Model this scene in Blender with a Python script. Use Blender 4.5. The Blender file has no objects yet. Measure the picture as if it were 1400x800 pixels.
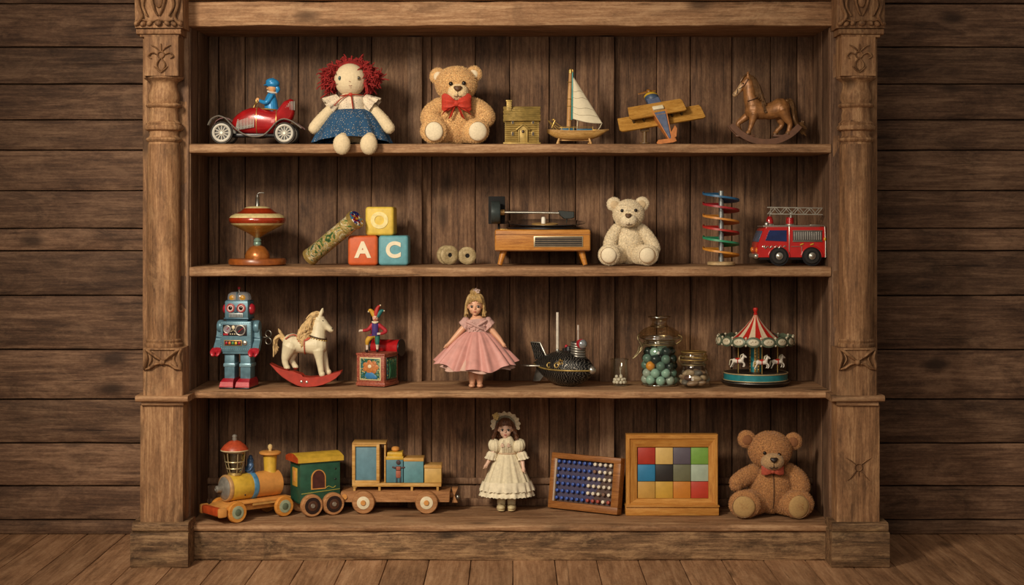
import bpy, bmesh, math, random
from mathutils import Vector, Matrix, Euler, noise
RN = random.Random(11)
PI = math.pi
C = bpy.context.scene.collection
# ---- camera geometry of the place: front plane of the bookcase at y = 0, camera 6.5 m in front of it
CAM_D, FOC, EYE = 6.5, 2275.0, 480 / 350
HX, HY = 700, 287
def U(y): return (CAM_D + y) / FOC                 # metres per photo pixel at depth y
def PX(px, y): return (px - HX) * U(y)
def PZ(py, y): return EYE - (py - HY) * U(y)
SHELF = {1: 196.5, 2: 365, 3: 535, 4: 717}
def shelf_z(k): return PZ(SHELF[k], 0)
def R3(a): return Euler([math.radians(t) for t in a]).to_matrix()
def lin(h):
    h = h.lstrip('#'); o = []
    for i in (0, 2, 4):
        c = int(h[i:i+2], 16) / 255
        o.append(c / 12.92 if c <= .04045 else ((c + .055) / 1.055) ** 2.4)
    return (o[0], o[1], o[2], 1)
# ---------------------------------------------------------------- materials
class NT:
    def __init__(s, name):
        s.mat = bpy.data.materials.new(name); s.mat.use_nodes = True
        s.t = s.mat.node_tree; s.n = s.t.nodes; s.n.clear()
        s.out = s.n.new('ShaderNodeOutputMaterial')
    def a(s, typ, inp=None, **kw):
        n = s.n.new('ShaderNode' + typ)
        for k, v in kw.items(): setattr(n, k, v)
        for k, v in (inp or {}).items():
            if isinstance(v, bpy.types.NodeSocket): s.t.links.new(v, n.inputs[k])
            else: n.inputs[k].default_value = v
        return n
    def ramp(s, fac, stops, interp='LINEAR'):
        n = s.a('ValToRGB', {0: fac}); e = n.color_ramp.elements; n.color_ramp.interpolation = interp
        while len(e) > 1: e.remove(e[-1])
        for i, (p, c) in enumerate(stops):
            x = e[0] if i == 0 else e.new(p)
            x.position = p; x.color = c if not isinstance(c, str) else lin(c)
        return n.outputs[0]
    def mul(s, v, sc): return s.a('VectorMath', {0: v, 1: sc}, operation='MULTIPLY').outputs[0]
    def math(s, op, a, b=0.0): return s.a('Math', {0: a, 1: b}, operation=op).outputs[0]
    def mix(s, f, a, b, t='MIX'):
        n = s.a('Mix', data_type='RGBA', blend_type=t)
        for i, v in ((0, f), (6, a), (7, b)):
            if isinstance(v, bpy.types.NodeSocket): s.t.links.new(v, n.inputs[i])
            else: n.inputs[i].default_value = v
        return n.outputs[2]
    def bsdf(s, col, rough=.5, metal=0, bump=None, bs=.3, dist=.002, **kw):
        b = s.a('BsdfPrincipled'); L = s.t.links
        for k, v in {'Base Color': col, 'Roughness': rough, 'Metallic': metal, **kw}.items():
            if isinstance(v, bpy.types.NodeSocket): L.new(v, b.inputs[k])
            else: b.inputs[k].default_value = v
        if bump is not None:
            n = s.a('Bump', {'Height': bump, 'Strength': bs, 'Distance': dist})
            L.new(n.outputs[0], b.inputs['Normal'])
        L.new(b.outputs[0], s.out.inputs[0])
        return s.mat
def M(name, col, rough=.5, metal=0, var=.15, vs=70, bump=.15, bsc=260, dist=.001, **kw):
    k = NT(name); co = k.a('TexCoord').outputs['Object']
    n = k.a('TexNoise', {'Vector': co, 'Scale': vs, 'Detail': 4.0}).outputs[0]
    c = lin(col); d = tuple(x * (1 - var) for x in c[:3]) + (1,); l = tuple(min(1, x * (1 + var)) for x in c[:3]) + (1,)
    cc = k.ramp(n, [(.3, d), (.7, l)])
    h = k.a('TexNoise', {'Vector': co, 'Scale': bsc, 'Detail': 3.0}).outputs[0]
    return k.bsdf(cc, rough, metal, h if bump else None, bump, dist, **kw)
def AX(axis, across, along): return tuple(along if a == axis else across for a in 'xyz')
def wood(name, c1, c2, c3, axis='x', g=1.0, rough=.72, patch=.55, crack=.7, var=.45, bump=.5, light=.35, dist=.004, spec=.3, knots=False):
    k = NT(name); co = k.a('TexCoord').outputs['Object']
    rnd = k.a('Attribute', attribute_name='rnd').outputs['Fac']
    off = k.a('CombineXYZ', {0: k.math('MULTIPLY', rnd, 13.7), 1: k.math('MULTIPLY', rnd, 7.3), 2: k.math('MULTIPLY', rnd, 29.1)}).outputs[0]
    co = k.a('VectorMath', {0: co, 1: off}, operation='ADD').outputs[0]
    def nz(across, along, det=6.0, ro=.6, ds=.3):
        return k.a('TexNoise', {'Vector': k.mul(co, AX(axis, across * g, along * g)), 'Scale': 1.0, 'Detail': det, 'Roughness': ro, 'Distortion': ds}).outputs[0]
    fine = nz(80, 4.0, 7, .72, .4); band = nz(12, 1.5, 6, .65, 1.2); pat = nz(7, 3.2, 9, .75, .8); pat2 = nz(10, 5.0, 8, .75, .4); cr = nz(70, 2.0, 4, .6, .5); spk = nz(150, 60, 3, .7, 0)
    v = k.math('ADD', k.math('ADD', k.math('MULTIPLY', fine, .45), k.math('MULTIPLY', band, .4)), k.math('MULTIPLY', spk, .15))
    col = k.ramp(v, [(.385, c1), (.5, c2), (.615, c3)])
    dark = tuple(x * .42 for x in lin(c1)[:3]) + (1,)
    pm = k.ramp(pat, [(.49, (0, 0, 0, 1)), (.66, (patch, patch, patch, 1))])
    col = k.mix(pm, col, dark)
    lm = k.ramp(pat2, [(.52, (0, 0, 0, 1)), (.66, (light, light, light, 1))])
    col = k.mix(lm, col, lin(c3))
    cm = k.ramp(cr, [(.29, (crack, crack, crack, 1)), (.37, (0, 0, 0, 1))])
    col = k.mix(cm, col, dark)
    if knots:
        vo = k.a('TexVoronoi', {'Vector': k.mul(co, AX(axis, 6.5 * g, 3.2 * g)), 'Scale': 1.0})
        pick = k.math('GREATER_THAN', k.a('SeparateColor', {0: vo.outputs['Color']}).outputs[0], .72)
        dd = k.math('ADD', vo.outputs['Distance'], k.math('MULTIPLY', k.math('SUBTRACT', pat, .5), .25))
        km = k.math('MULTIPLY', k.ramp(dd, [(.1, (.8, .8, .8, 1)), (.24, (0, 0, 0, 1))]), pick)
        col = k.mix(km, col, dark)
    br = k.math('ADD', k.math('MULTIPLY', rnd, var), 1 - var / 2)
    col = k.mix(1.0, col, k.a('CombineColor', {0: br, 1: br, 2: br}).outputs[0], 'MULTIPLY')
    h = k.math('SUBTRACT', k.math('ADD', k.math('MULTIPLY', fine, .6), k.math('MULTIPLY', pat, .5)), k.math('MULTIPLY', cm, .8))
    return k.bsdf(col, rough, 0, h, bump, dist, **{'Specular IOR Level': spec})
def glass(name, tint='e9efe6', rough=.03, amt=1.0, milk=0):
    k = NT(name)
    lw = k.a('LayerWeight', {'Blend': .28}).outputs['Facing']
    lw = lw if not milk else k.math('ADD', lw, 0.0)
    f = k.ramp(lw, [(0.0, (.035 * amt,) * 3 + (1,)), (.55, (.1 * amt,) * 3 + (1,)), (1.0, (.75,) * 3 + (1,))])
    a = k.a('BsdfTransparent', {0: lin(tint)}); b = k.a('BsdfGlossy', {'Color': (.85, .84, .78, 1), 'Roughness': rough})
    m = k.a('MixShader', {0: f, 1: a.outputs[0], 2: b.outputs[0]})
    if milk:
        d = k.a('BsdfDiffuse', {'Color': (.8, .82, .84, 1)}); m = k.a('MixShader', {0: milk, 1: m.outputs[0], 2: d.outputs[0]})
    k.t.links.new(m.outputs[0], k.out.inputs[0]); return k.mat
def dots(name, base, dot, scale, rad=.25, rough=.8, dot2=None):
    k = NT(name); co = k.a('TexCoord').outputs['Object']
    v = k.a('TexVoronoi', {'Vector': co, 'Scale': scale})
    f = k.ramp(v.outputs['Distance'], [(rad, (1, 1, 1, 1)), (rad + .06, (0, 0, 0, 1))])
    dc = k.mix(k.a('SeparateColor', {0: v.outputs['Color']}).outputs[0], lin(dot), lin(dot2 or dot))
    n = k.a('TexNoise', {'Vector': co, 'Scale': 45.0, 'Detail': 4.0}).outputs[0]
    bc = k.ramp(n, [(.3, tuple(x * .8 for x in lin(base)[:3]) + (1,)), (.7, tuple(x * 1.15 for x in lin(base)[:3]) + (1,))])
    w = k.a('TexNoise', {'Vector': co, 'Scale': 700.0}).outputs[0]
    return k.bsdf(k.mix(f, bc, dc), rough, 0, w, .2, .001)
# ---------------------------------------------------------------- shape builder (photo-pixel units, z up, y away from the viewer)
class S:
    def __init__(s): s.bm = bmesh.new(); s.m = 0; s.rnd = 0.5; s.L = s.bm.faces.layers.float.new('rnd'); s.X = Matrix.Identity(4)
    def face(s, vs):
        try: f = s.bm.faces.new(vs)
        except ValueError: return None
        f.material_index = s.m; f[s.L] = s.rnd; return f
    def loft(s, rings, cap=True, close=True, mats=None):
        X = s.X; vr = [[s.bm.verts.new(X @ Vector(p)) for p in r] for r in rings]; n = len(vr[0])
        for i in range(len(vr) - 1):
            if mats: s.m = mats[i]
            a, b = vr[i], vr[i + 1]
            for j in range(n if close else n - 1): s.face((a[j], a[(j + 1) % n], b[(j + 1) % n], b[j]))
        if cap: s.face(vr[0][::-1]); s.face(vr[-1])
        return vr
    def lathe(s, prof, M4=None, seg=28, mats=None, cap=True, a0=0.0, a1=2 * PI):
        M4 = M4 or Matrix.Identity(4); full = abs(a1 - a0 - 2 * PI) < 1e-6; k = seg if full else seg + 1
        rs = [[M4 @ Vector((max(r, .01) * math.cos(a0 + (a1 - a0) * j / seg), max(r, .01) * math.sin(a0 + (a1 - a0) * j / seg), z)) for j in range(k)] for r, z in prof]
        return s.loft(rs, cap and full, full, mats)
    def ell(s, c, r, rot=(0, 0, 0), seg=24, rings=14):
        if not hasattr(r, '__len__'): r = (r, r, r)
        Q = R3(rot); rs = []
        for i in range(rings + 1):
            t = -PI / 2 + PI * i / rings; ct = max(math.cos(t), .004)
            rs.append([Vector(c) + Q @ Vector((r[0] * ct * math.cos(2 * PI * j / seg), r[1] * ct * math.sin(2 * PI * j / seg), r[2] * math.sin(t))) for j in range(seg)])
        s.loft(rs)
    def tube(s, pts, rad, seg=10, n=0, flat=1.0, rnd=True, up=None, closed=False):
        P = [Vector(p) for p in pts]; r = list(rad) if hasattr(rad, '__len__') else [rad] * len(P)
        if n:
            Q, q = [], []
            K = len(P); rng = K if closed else K - 1
            for i in range(rng):
                if closed: p0, p1, p2, p3 = P[i - 1], P[i], P[(i + 1) % K], P[(i + 2) % K]
                else: p0, p1, p2, p3 = P[max(i - 1, 0)], P[i], P[i + 1], P[min(i + 2, K - 1)]
                for k in range(n):
                    t = k / n; t2 = t * t; t3 = t2 * t
                    Q.append(.5 * ((2 * p1) + (p2 - p0) * t + (2 * p0 - 5 * p1 + 4 * p2 - p3) * t2 + (3 * p1 - p0 - 3 * p2 + p3) * t3))
                    q.append(r[i] * (1 - t) + r[(i + 1) % K] * t)
            if not closed: Q.append(P[-1]); q.append(r[-1])
            P, r = Q, q
        if rnd and not closed:
            d0 = (P[0] - P[1]).normalized(); d1 = (P[-1] - P[-2]).normalized()
            P = [P[0] + d0 * r[0] * .85, P[0] + d0 * r[0] * .55] + P + [P[-1] + d1 * r[-1] * .55, P[-1] + d1 * r[-1] * .85]
            r = [r[0] * .45, r[0] * .8] + r + [r[-1] * .8, r[-1] * .45]
        N = len(P); T = []
        for i in range(N):
            a, b = (P[i - 1], P[(i + 1) % N]) if closed else (P[max(i - 1, 0)], P[min(i + 1, N - 1)])
            d = b - a; T.append(d.normalized() if d.length > 1e-9 else Vector((0, 0, 1)))
        u = Vector(up) if up else (Vector((0, 1, 0)) if abs(T[0].y) < .9 else Vector((1, 0, 0)))
        rs = []
        for i in range(N):
            u = (u - T[i] * u.dot(T[i])); u = u.normalized() if u.length > 1e-6 else T[i].orthogonal().normalized()
            w = T[i].cross(u)
            rs.append([P[i] + u * (r[i] * math.cos(2 * PI * j / seg)) + w * (r[i] * flat * math.sin(2 * PI * j / seg)) for j in range(seg)])
        if closed: rs.append(rs[0]); s.loft(rs, False)
        else: s.loft(rs)
    def cyl(s, p0, p1, r0, r1=None, seg=16): s.tube([p0, p1], [r0, r0 if r1 is None else r1], seg, rnd=False)
    def ring(s, c, Rr, r, axis=(0, 0, 1), seg=28, k=8):
        q = Vector((0, 0, 1)).rotation_difference(Vector(axis).normalized()); c = Vector(c)
        s.tube([c + q @ Vector((Rr * math.cos(2 * PI * j / seg), Rr * math.sin(2 * PI * j / seg), 0)) for j in range(seg)], r, k, closed=True, up=axis)
    def box(s, c, sz, rot=(0, 0, 0), bev=0, bseg=2):
        Q = R3(rot); c = Vector(c); h = Vector(sz) / 2
        n0 = len(s.bm.faces)
        b = bmesh.new() if bev else s.bm
        v = [b.verts.new((x * h.x, y * h.y, z * h.z)) for z in (-1, 1) for y in (-1, 1) for x in (-1, 1)]
        fs = [(0, 2, 3, 1), (4, 5, 7, 6), (0, 1, 5, 4), (2, 6, 7, 3), (0, 4, 6, 2), (1, 3, 7, 5)]
        if bev:
            for f in fs: b.faces.new([v[i] for i in f])
            bmesh.ops.bevel(b, geom=list(b.edges), offset=bev, segments=bseg, profile=.5, affect='EDGES')
            mp = {w: s.bm.verts.new(s.X @ (c + Q @ w.co)) for w in b.verts}
            for f in b.faces: s.face([mp[w] for w in f.verts])
            b.free()
        else:
            for w in v: w.co = s.X @ (c + Q @ w.co)
            for f in fs: s.face([v[i] for i in f])
    def prism(s, pts, y0, y1, plane='xz', bev=0):
        f = {'xz': lambda a, b, d: (a, d, b), 'xy': lambda a, b, d: (a, b, d), 'yz': lambda a, b, d: (d, a, b)}[plane]
        if bev:
            cx = sum(p[0] for p in pts) / len(pts); cz = sum(p[1] for p in pts) / len(pts)
            def sh(p):
                d = math.hypot(p[0] - cx, p[1] - cz) or 1; return (cx + (p[0] - cx) * (1 - bev / d), cz + (p[1] - cz) * (1 - bev / d))
            sg = 1 if y1 > y0 else -1
            s.loft([[f(*sh(p), y0) for p in pts], [f(*p, y0 + sg * bev) for p in pts], [f(*p, y1 - sg * bev) for p in pts], [f(*sh(p), y1) for p in pts]])
        else: s.loft([[f(*p, y0) for p in pts], [f(*p, y1) for p in pts]])
    def arc_band(s, c, ra, rb, a0, a1, y0, y1, seg=24):   # curved flat rocker: between two radii in the xz plane
        rs = []
        for i in range(seg + 1):
            a = math.radians(a0 + (a1 - a0) * i / seg); ca, sa = math.cos(a), math.sin(a)
            rs.append([(c[0] + ra * ca, y0, c[1] + ra * sa), (c[0] + rb * ca, y0, c[1] + rb * sa), (c[0] + rb * ca, y1, c[1] + rb * sa), (c[0] + ra * ca, y1, c[1] + ra * sa)])
        s.loft(rs)
    def plank(s, x0, x1, y0, y1, z0, z1, axis='x', step=.05, amp=.002, bev=.006, fr=6.0, flat_top=False):
        """A weathered board in metres: rounded edges, slightly wandering surface."""
        sd = Vector((RN.uniform(0, 99), RN.uniform(0, 99), RN.uniform(0, 99))); s.rnd = RN.random()
        lo = dict(x=(x0, x1), y=(y0, y1), z=(z0, z1)); A = lo[axis]; o = [a for a in 'xyz' if a != axis]
        (p0, p1), (q0, q1) = lo[o[0]], lo[o[1]]; b = min(bev, (p1 - p0) * .45, (q1 - q0) * .45)
        base = []
        for cx, cy, a in ((p1 - b, q1 - b, 0), (p0 + b, q1 - b, 90), (p0 + b, q0 + b, 180), (p1 - b, q0 + b, 270)):
            for t in (0, 45, 90):
                r = math.radians(a + t); base.append((cx + b * math.cos(r), cy + b * math.sin(r)))
        dense = []
        for i, p in enumerate(base):                       # a few points along each side too
            q = base[(i + 1) % len(base)]; dense.append(p)
            d = math.dist(p, q); k = int(min(4, d / .05))
            for t in range(1, k + 1): dense.append((p[0] + (q[0] - p[0]) * t / (k + 1), p[1] + (q[1] - p[1]) * t / (k + 1)))
        n = max(1, int((A[1] - A[0]) / step)); rs = []
        for i in range(n + 1):
            a = A[0] + (A[1] - A[0]) * i / n; ring = []
            for p, q in dense:
                d = {axis: a, o[0]: p, o[1]: q}; v = Vector((d['x'], d['y'], d['z']))
                w = noise.noise_vector(v * fr + sd) * amp + noise.noise_vector(v * fr * 4 + sd) * amp * .5
                w[('x', 'y', 'z').index(axis)] = 0
                if flat_top and v.z > z1 - .006: w.z = min(0, -abs(w.z)) * .35
                ring.append(v + w)
            rs.append(ring)
        s.loft(rs)
def link(name, bm_or_S, mats, parent=None, u=1.0, sharp=42, flat=False):
    bm = bm_or_S.bm if isinstance(bm_or_S, S) else bm_or_S
    if u != 1.0:
        for v in bm.verts: v.co *= u
    bmesh.ops.recalc_face_normals(bm, faces=list(bm.faces))
    me = bpy.data.meshes.new(name); bm.to_mesh(me); bm.free()
    for m in (mats if isinstance(mats, (list, tuple)) else [mats]): me.materials.append(m)
    if not flat:
        me.polygons.foreach_set('use_smooth', [True] * len(me.polygons)); me.set_sharp_from_angle(angle=math.radians(sharp))
    o = bpy.data.objects.new(name, me); C.objects.link(o)
    if parent: o.parent = parent
    return o
def tag(o, label=None, cat=None, group=None, kind=None):
    for k, v in (('label', label), ('category', cat), ('group', group), ('kind', kind)):
        if v: o[k] = v
    return o
TOYS = []
class Toy:
    """An Empty at the thing's base; parts are modelled in photo pixels at its depth and scaled to metres."""
    def __init__(s, name, label, cat, px, shelf, y, rot=0, group=None, dz=0):
        s.u = U(y); s.e = bpy.data.objects.new(name, None); C.objects.link(s.e); s.e.empty_display_size = .05
        s.e.location = (PX(px, y), y, shelf_z(shelf) + dz * s.u + .0004); s.e.rotation_euler = (0, 0, math.radians(rot)); tag(s.e, label, cat, group); TOYS.append(s)
    def add(s, name, shp, mats, parent=None, sharp=42, flat=False, label=None):
        o = link(name, shp, mats, parent or s.e, s.u, sharp, flat)
        if label: o['label'] = label
        return o
    def fused(s, name, shp, mats, vox=.7, it=4, paint=None, parent=None, label=None):
        o = link(name, shp, mats[:1], parent or s.e, s.u)
        a = o.modifiers.new('r', 'REMESH'); a.mode = 'VOXEL'; a.voxel_size = vox * s.u
        b = o.modifiers.new('s', 'SMOOTH'); b.iterations = it; b.factor = .5
        bpy.context.view_layer.update()
        me = bpy.data.meshes.new_from_object(o.evaluated_get(bpy.context.evaluated_depsgraph_get()))
        o.modifiers.clear(); old = o.data; o.data = me; bpy.data.meshes.remove(old); me.name = name
        me.materials.clear()
        for m in mats: me.materials.append(m)
        idx = [0] * len(me.polygons)
        if paint:
            iu = 1 / s.u
            idx = [paint(*(p.center * iu), p.normal) for p in me.polygons]
        me.polygons.foreach_set('material_index', idx)
        me.polygons.foreach_set('use_smooth', [True] * len(me.polygons)); me.update()
        if label: o['label'] = label
        return o
    def fur(s, o, dens=1.3, ln=3.0, wd=.8, mi=0, seed=1, keep=None, down=.5):
        """short pile: many thin tapering tufts rooted on the part's own surface"""
        r = random.Random(seed); me = o.data; bm = bmesh.new(); bm.from_mesh(me); bm.normal_update(); u = s.u; L = bm.faces.layers.float.get('rnd') or bm.faces.layers.float.new('rnd')
        for f in list(bm.faces):
            n = f.calc_area() / (u * u) * dens; n = int(n) + (r.random() < n % 1)
            vs = f.verts[:]
            for _ in range(n):
                a, b = r.random(), r.random()
                if len(vs) == 4: p = vs[0].co.lerp(vs[1].co, a).lerp(vs[3].co.lerp(vs[2].co, a), b)
                else: p = f.calc_center_median().lerp(vs[0].co, a)
                if keep and not keep(*(p / u)): continue
                q = Vector((r.gauss(0, 1), r.gauss(0, 1), r.gauss(0, 1)))
                d = (f.normal * 1.0 + q * .45 + Vector((0, 0, -down))).normalized()
                sd = d.cross(q).normalized() * (wd * u * .5); l = ln * u * r.uniform(.6, 1.25)
                g = bm.faces.new([bm.verts.new(p - sd), bm.verts.new(p + sd), bm.verts.new(p + d * l + sd * .15), bm.verts.new(p + d * l - sd * .15)])
                g.material_index = mi; g[L] = r.random(); g.smooth = True
        bm.to_mesh(me); bm.free(); me.update()
    def text(s, ch, size, mat, parent, loc, ext=.5, name='letter', rot=(90, 0, 0)):
        c = bpy.data.curves.new(name, 'FONT'); c.body = ch; c.size = size * s.u; c.extrude = ext * s.u; c.bevel_depth = .25 * s.u; c.offset = .035 * size * s.u
        c.align_x = 'CENTER'; c.align_y = 'CENTER'
        t = bpy.data.objects.new('t', c); C.objects.link(t); bpy.context.view_layer.update()
        me = bpy.data.meshes.new_from_object(t.evaluated_get(bpy.context.evaluated_depsgraph_get())); bpy.data.objects.remove(t); bpy.data.curves.remove(c)
        Q = R3(rot).to_4x4(); Q.translation = Vector(loc) * s.u; me.transform(Q); me.materials.clear(); me.materials.append(mat); me.name = name
        o = bpy.data.objects.new(name, me); C.objects.link(o); o.parent = parent or s.e
        return o
# ================================================================ the room and the bookcase
W_WALL = wood('weathered_wall_boards', '442f23', '6c4f3b', '98765b', 'x', 1.0, patch=.6, light=.45, var=.5, knots=True)
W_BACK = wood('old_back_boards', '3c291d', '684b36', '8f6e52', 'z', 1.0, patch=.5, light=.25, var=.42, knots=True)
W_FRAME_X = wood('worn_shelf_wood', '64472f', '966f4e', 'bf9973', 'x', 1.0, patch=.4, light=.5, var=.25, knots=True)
W_FRAME_Z = wood('worn_post_wood', '5c402b', '8e6746', 'bb9269', 'z', 1.0, patch=.62, light=.4, var=.25, knots=True)
W_SIDE_Z = wood('side_board_wood', '472f20', '755741', '99795d', 'z', 1.0, patch=.45, light=.3, var=.3, knots=True)
W_PLINTH = wood('battered_plinth_wood', '42301f', '785a3f', 'b08d66', 'x', 1.4, patch=.8, light=.65, var=.25, knots=True)
W_FLOOR = wood('floor_boards', '75543a', 'a47a58', 'c49a74', 'y', .8, rough=.5, patch=.35, light=.2, var=.3, bump=.3, spec=.4, knots=True)
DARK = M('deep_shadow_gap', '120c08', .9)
yB, yW = .415, .542
def struct(name, s, m): return tag(link(name, s, m), kind='structure')
# wall: horizontal weathered boards with gaps, over a dark backing
s = S()
ed = [-560, -500, -436, -372, -310, -246, -183, -120, -56, 5, 64.5, 115, 164, 205.5, 261, 312, 343, 404, 478, 546, 606, 664.5, 711]
for a, b in zip(ed[:-1], ed[1:]):
    g = .0012 if b == 312 else .003
    s.plank(-4.0, 4.0, yW, yW + .03, PZ(b, yW) + g, PZ(a, yW) - g, 'x', .07, .0022, .004)
s.rnd = 0; s.box((0, yW + .045, 1.9), (8, .02, 3.9))
wall = struct('wall_back', s, W_WALL)
s = S(); s.plank(-4.0, 4.0, yW - .012, yW + .02, PZ(730.5, yW - .012), PZ(711.5, yW), 'x', .08, .002, .006)
struct('baseboard_back', s, W_WALL)
s = S(); bw = .1635
for i in range(-22, 23):
    x = (i + .02) * bw; y1 = yW + .03
    y = -3.4
    while y < y1 - .05:
        yn = min(y1, y + RN.uniform(2.2, 3.8)); yn = y1 if y > -1 or y1 - yn < .9 else yn
        s.plank(x + .0015, x + bw - .0015, y + .001, yn - .001, -.025, 0, 'y', .1, .0012, .003); y = yn
s.rnd = 0; s.box((0, (yW - 3.4) / 2, -.03), (7.4, yW + 3.45, .01))
struct('floor', s, W_FLOOR)
# ---------------------------------------------------------------- bookcase
case = bpy.data.objects.new('bookcase', None); C.objects.link(case)
tag(case, 'large weathered wooden bookcase with carved pillars and four shelves of toys', 'bookcase')
def part(name, s, m, parent=case, **k): return link(name, s, m, parent, **k)
xL, xR = PX(258, 0), PX(1137, 0)
zTop = PZ(-80, 0); zS = {k: shelf_z(k) for k in SHELF}; TH = {1: 13, 2: 13.5, 3: 10, 4: 9.5}
s = S()
bx = [262, 285, 299, 335, 408, 461, 508, 561, 590, 650, 697, 751, 787, 840, 898, 944, 1001, 1054, 1090, 1112, 1136]
for a, b in zip(bx[:-1], bx[1:]):
    s.plank(PX(a, yB) + .0015, PX(b, yB) - .0015, yB + RN.uniform(0, .004), yB + .03, .02, PZ(20, yB), 'z', .06, .0015, .004)
s.rnd = 0; s.box((0, yB + .04, 1.2), (2.5, .012, 2.3))
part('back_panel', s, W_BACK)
for sg, x in ((-1, xL), (1, xR)):
    s = S(); t = .05
    a, b = (x - t, x) if sg < 0 else (x, x + t)
    d = yB / 2
    s.plank(a, b, .0, d - .001, .03, zTop, 'z', .06, .0015, .004); s.plank(a, b, d + .001, yB + .03, .03, zTop, 'z', .06, .0015, .004)
    s.plank(a + (.0 if sg < 0 else -.006), b + (.006 if sg < 0 else 0), .012, .05, .1, PZ(37, 0), 'z', .06, .0015, .006)
    part('side_panel', s, W_SIDE_Z)
for px in ((557, 577), (820, 840)):                      # upright battens against the back
    s = S(); y = yB - .045
    for k, (za, zb) in enumerate(((zS[1], PZ(37, 0)), (zS[2], zS[1]), (zS[3], zS[2]), (zS[4], zS[3]))):
        s.plank(PX(px[0], y), PX(px[1], y), y, yB + .002, za, zb - (TH[k] / 350 if k else 0), 'z', .05, .0015, .005)
    part('upright_batten', s, W_SIDE_Z)
for k in SHELF:
    s = S(); z1 = zS[k]; z0 = z1 - TH[k] / 350
    if k < 4: s.plank(xL + .002, xR - .002, .0, yB + .004, z0, z1, 'x', .03, .0028, .011, 5, True)
    else: s.plank(xL + .002, xR - .002, -.012, yB + .004, z0, z1, 'x', .03, .003, .012, 5, True)
    part('shelf', s, W_FRAME_X)
s = S(); y = yB - .008                                    # moulded trim along the back of the bottom shelf
s.plank(xL, xR, y + .002, yB + .002, zS[4], PZ(664, y), 'x', .06, .0012, .003)
s.plank(xL, xR, y - .004, yB + .002, PZ(662, y), PZ(653, y), 'x', .06, .0012, .006)
s.plank(xL, xR, y - .010, yB + .002, zS[4], PZ(681, y), 'x', .06, .0012, .006)
part('back_moulding', s, W_SIDE_Z)
s = S(); s.plank(xL, xR, .004, .05, 0, PZ(726, 0) - .001, 'x', .03, .005, .008, 5); part('plinth_board', s, W_PLINTH)
s = S(); s.plank(xL, xR, -.012, .05, PZ(36, 0), PZ(2, 0), 'x', .04, .0045, .01, 5); s.plank(xL, xR, -.03, .05, PZ(1, 0), zTop, 'x', .05, .002, .008)
s.plank(xL, xR, .05, yB + .03, PZ(35, 0), PZ(24, 0), 'x', .06, .002, .005)
part('header_board', s, W_FRAME_X)
s = S(); s.plank(xL - .25, xR + .25, -.16, yB + .06, zTop, zTop + .05, 'x', .06, .002, .01); part('cornice', s, W_FRAME_X)
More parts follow.
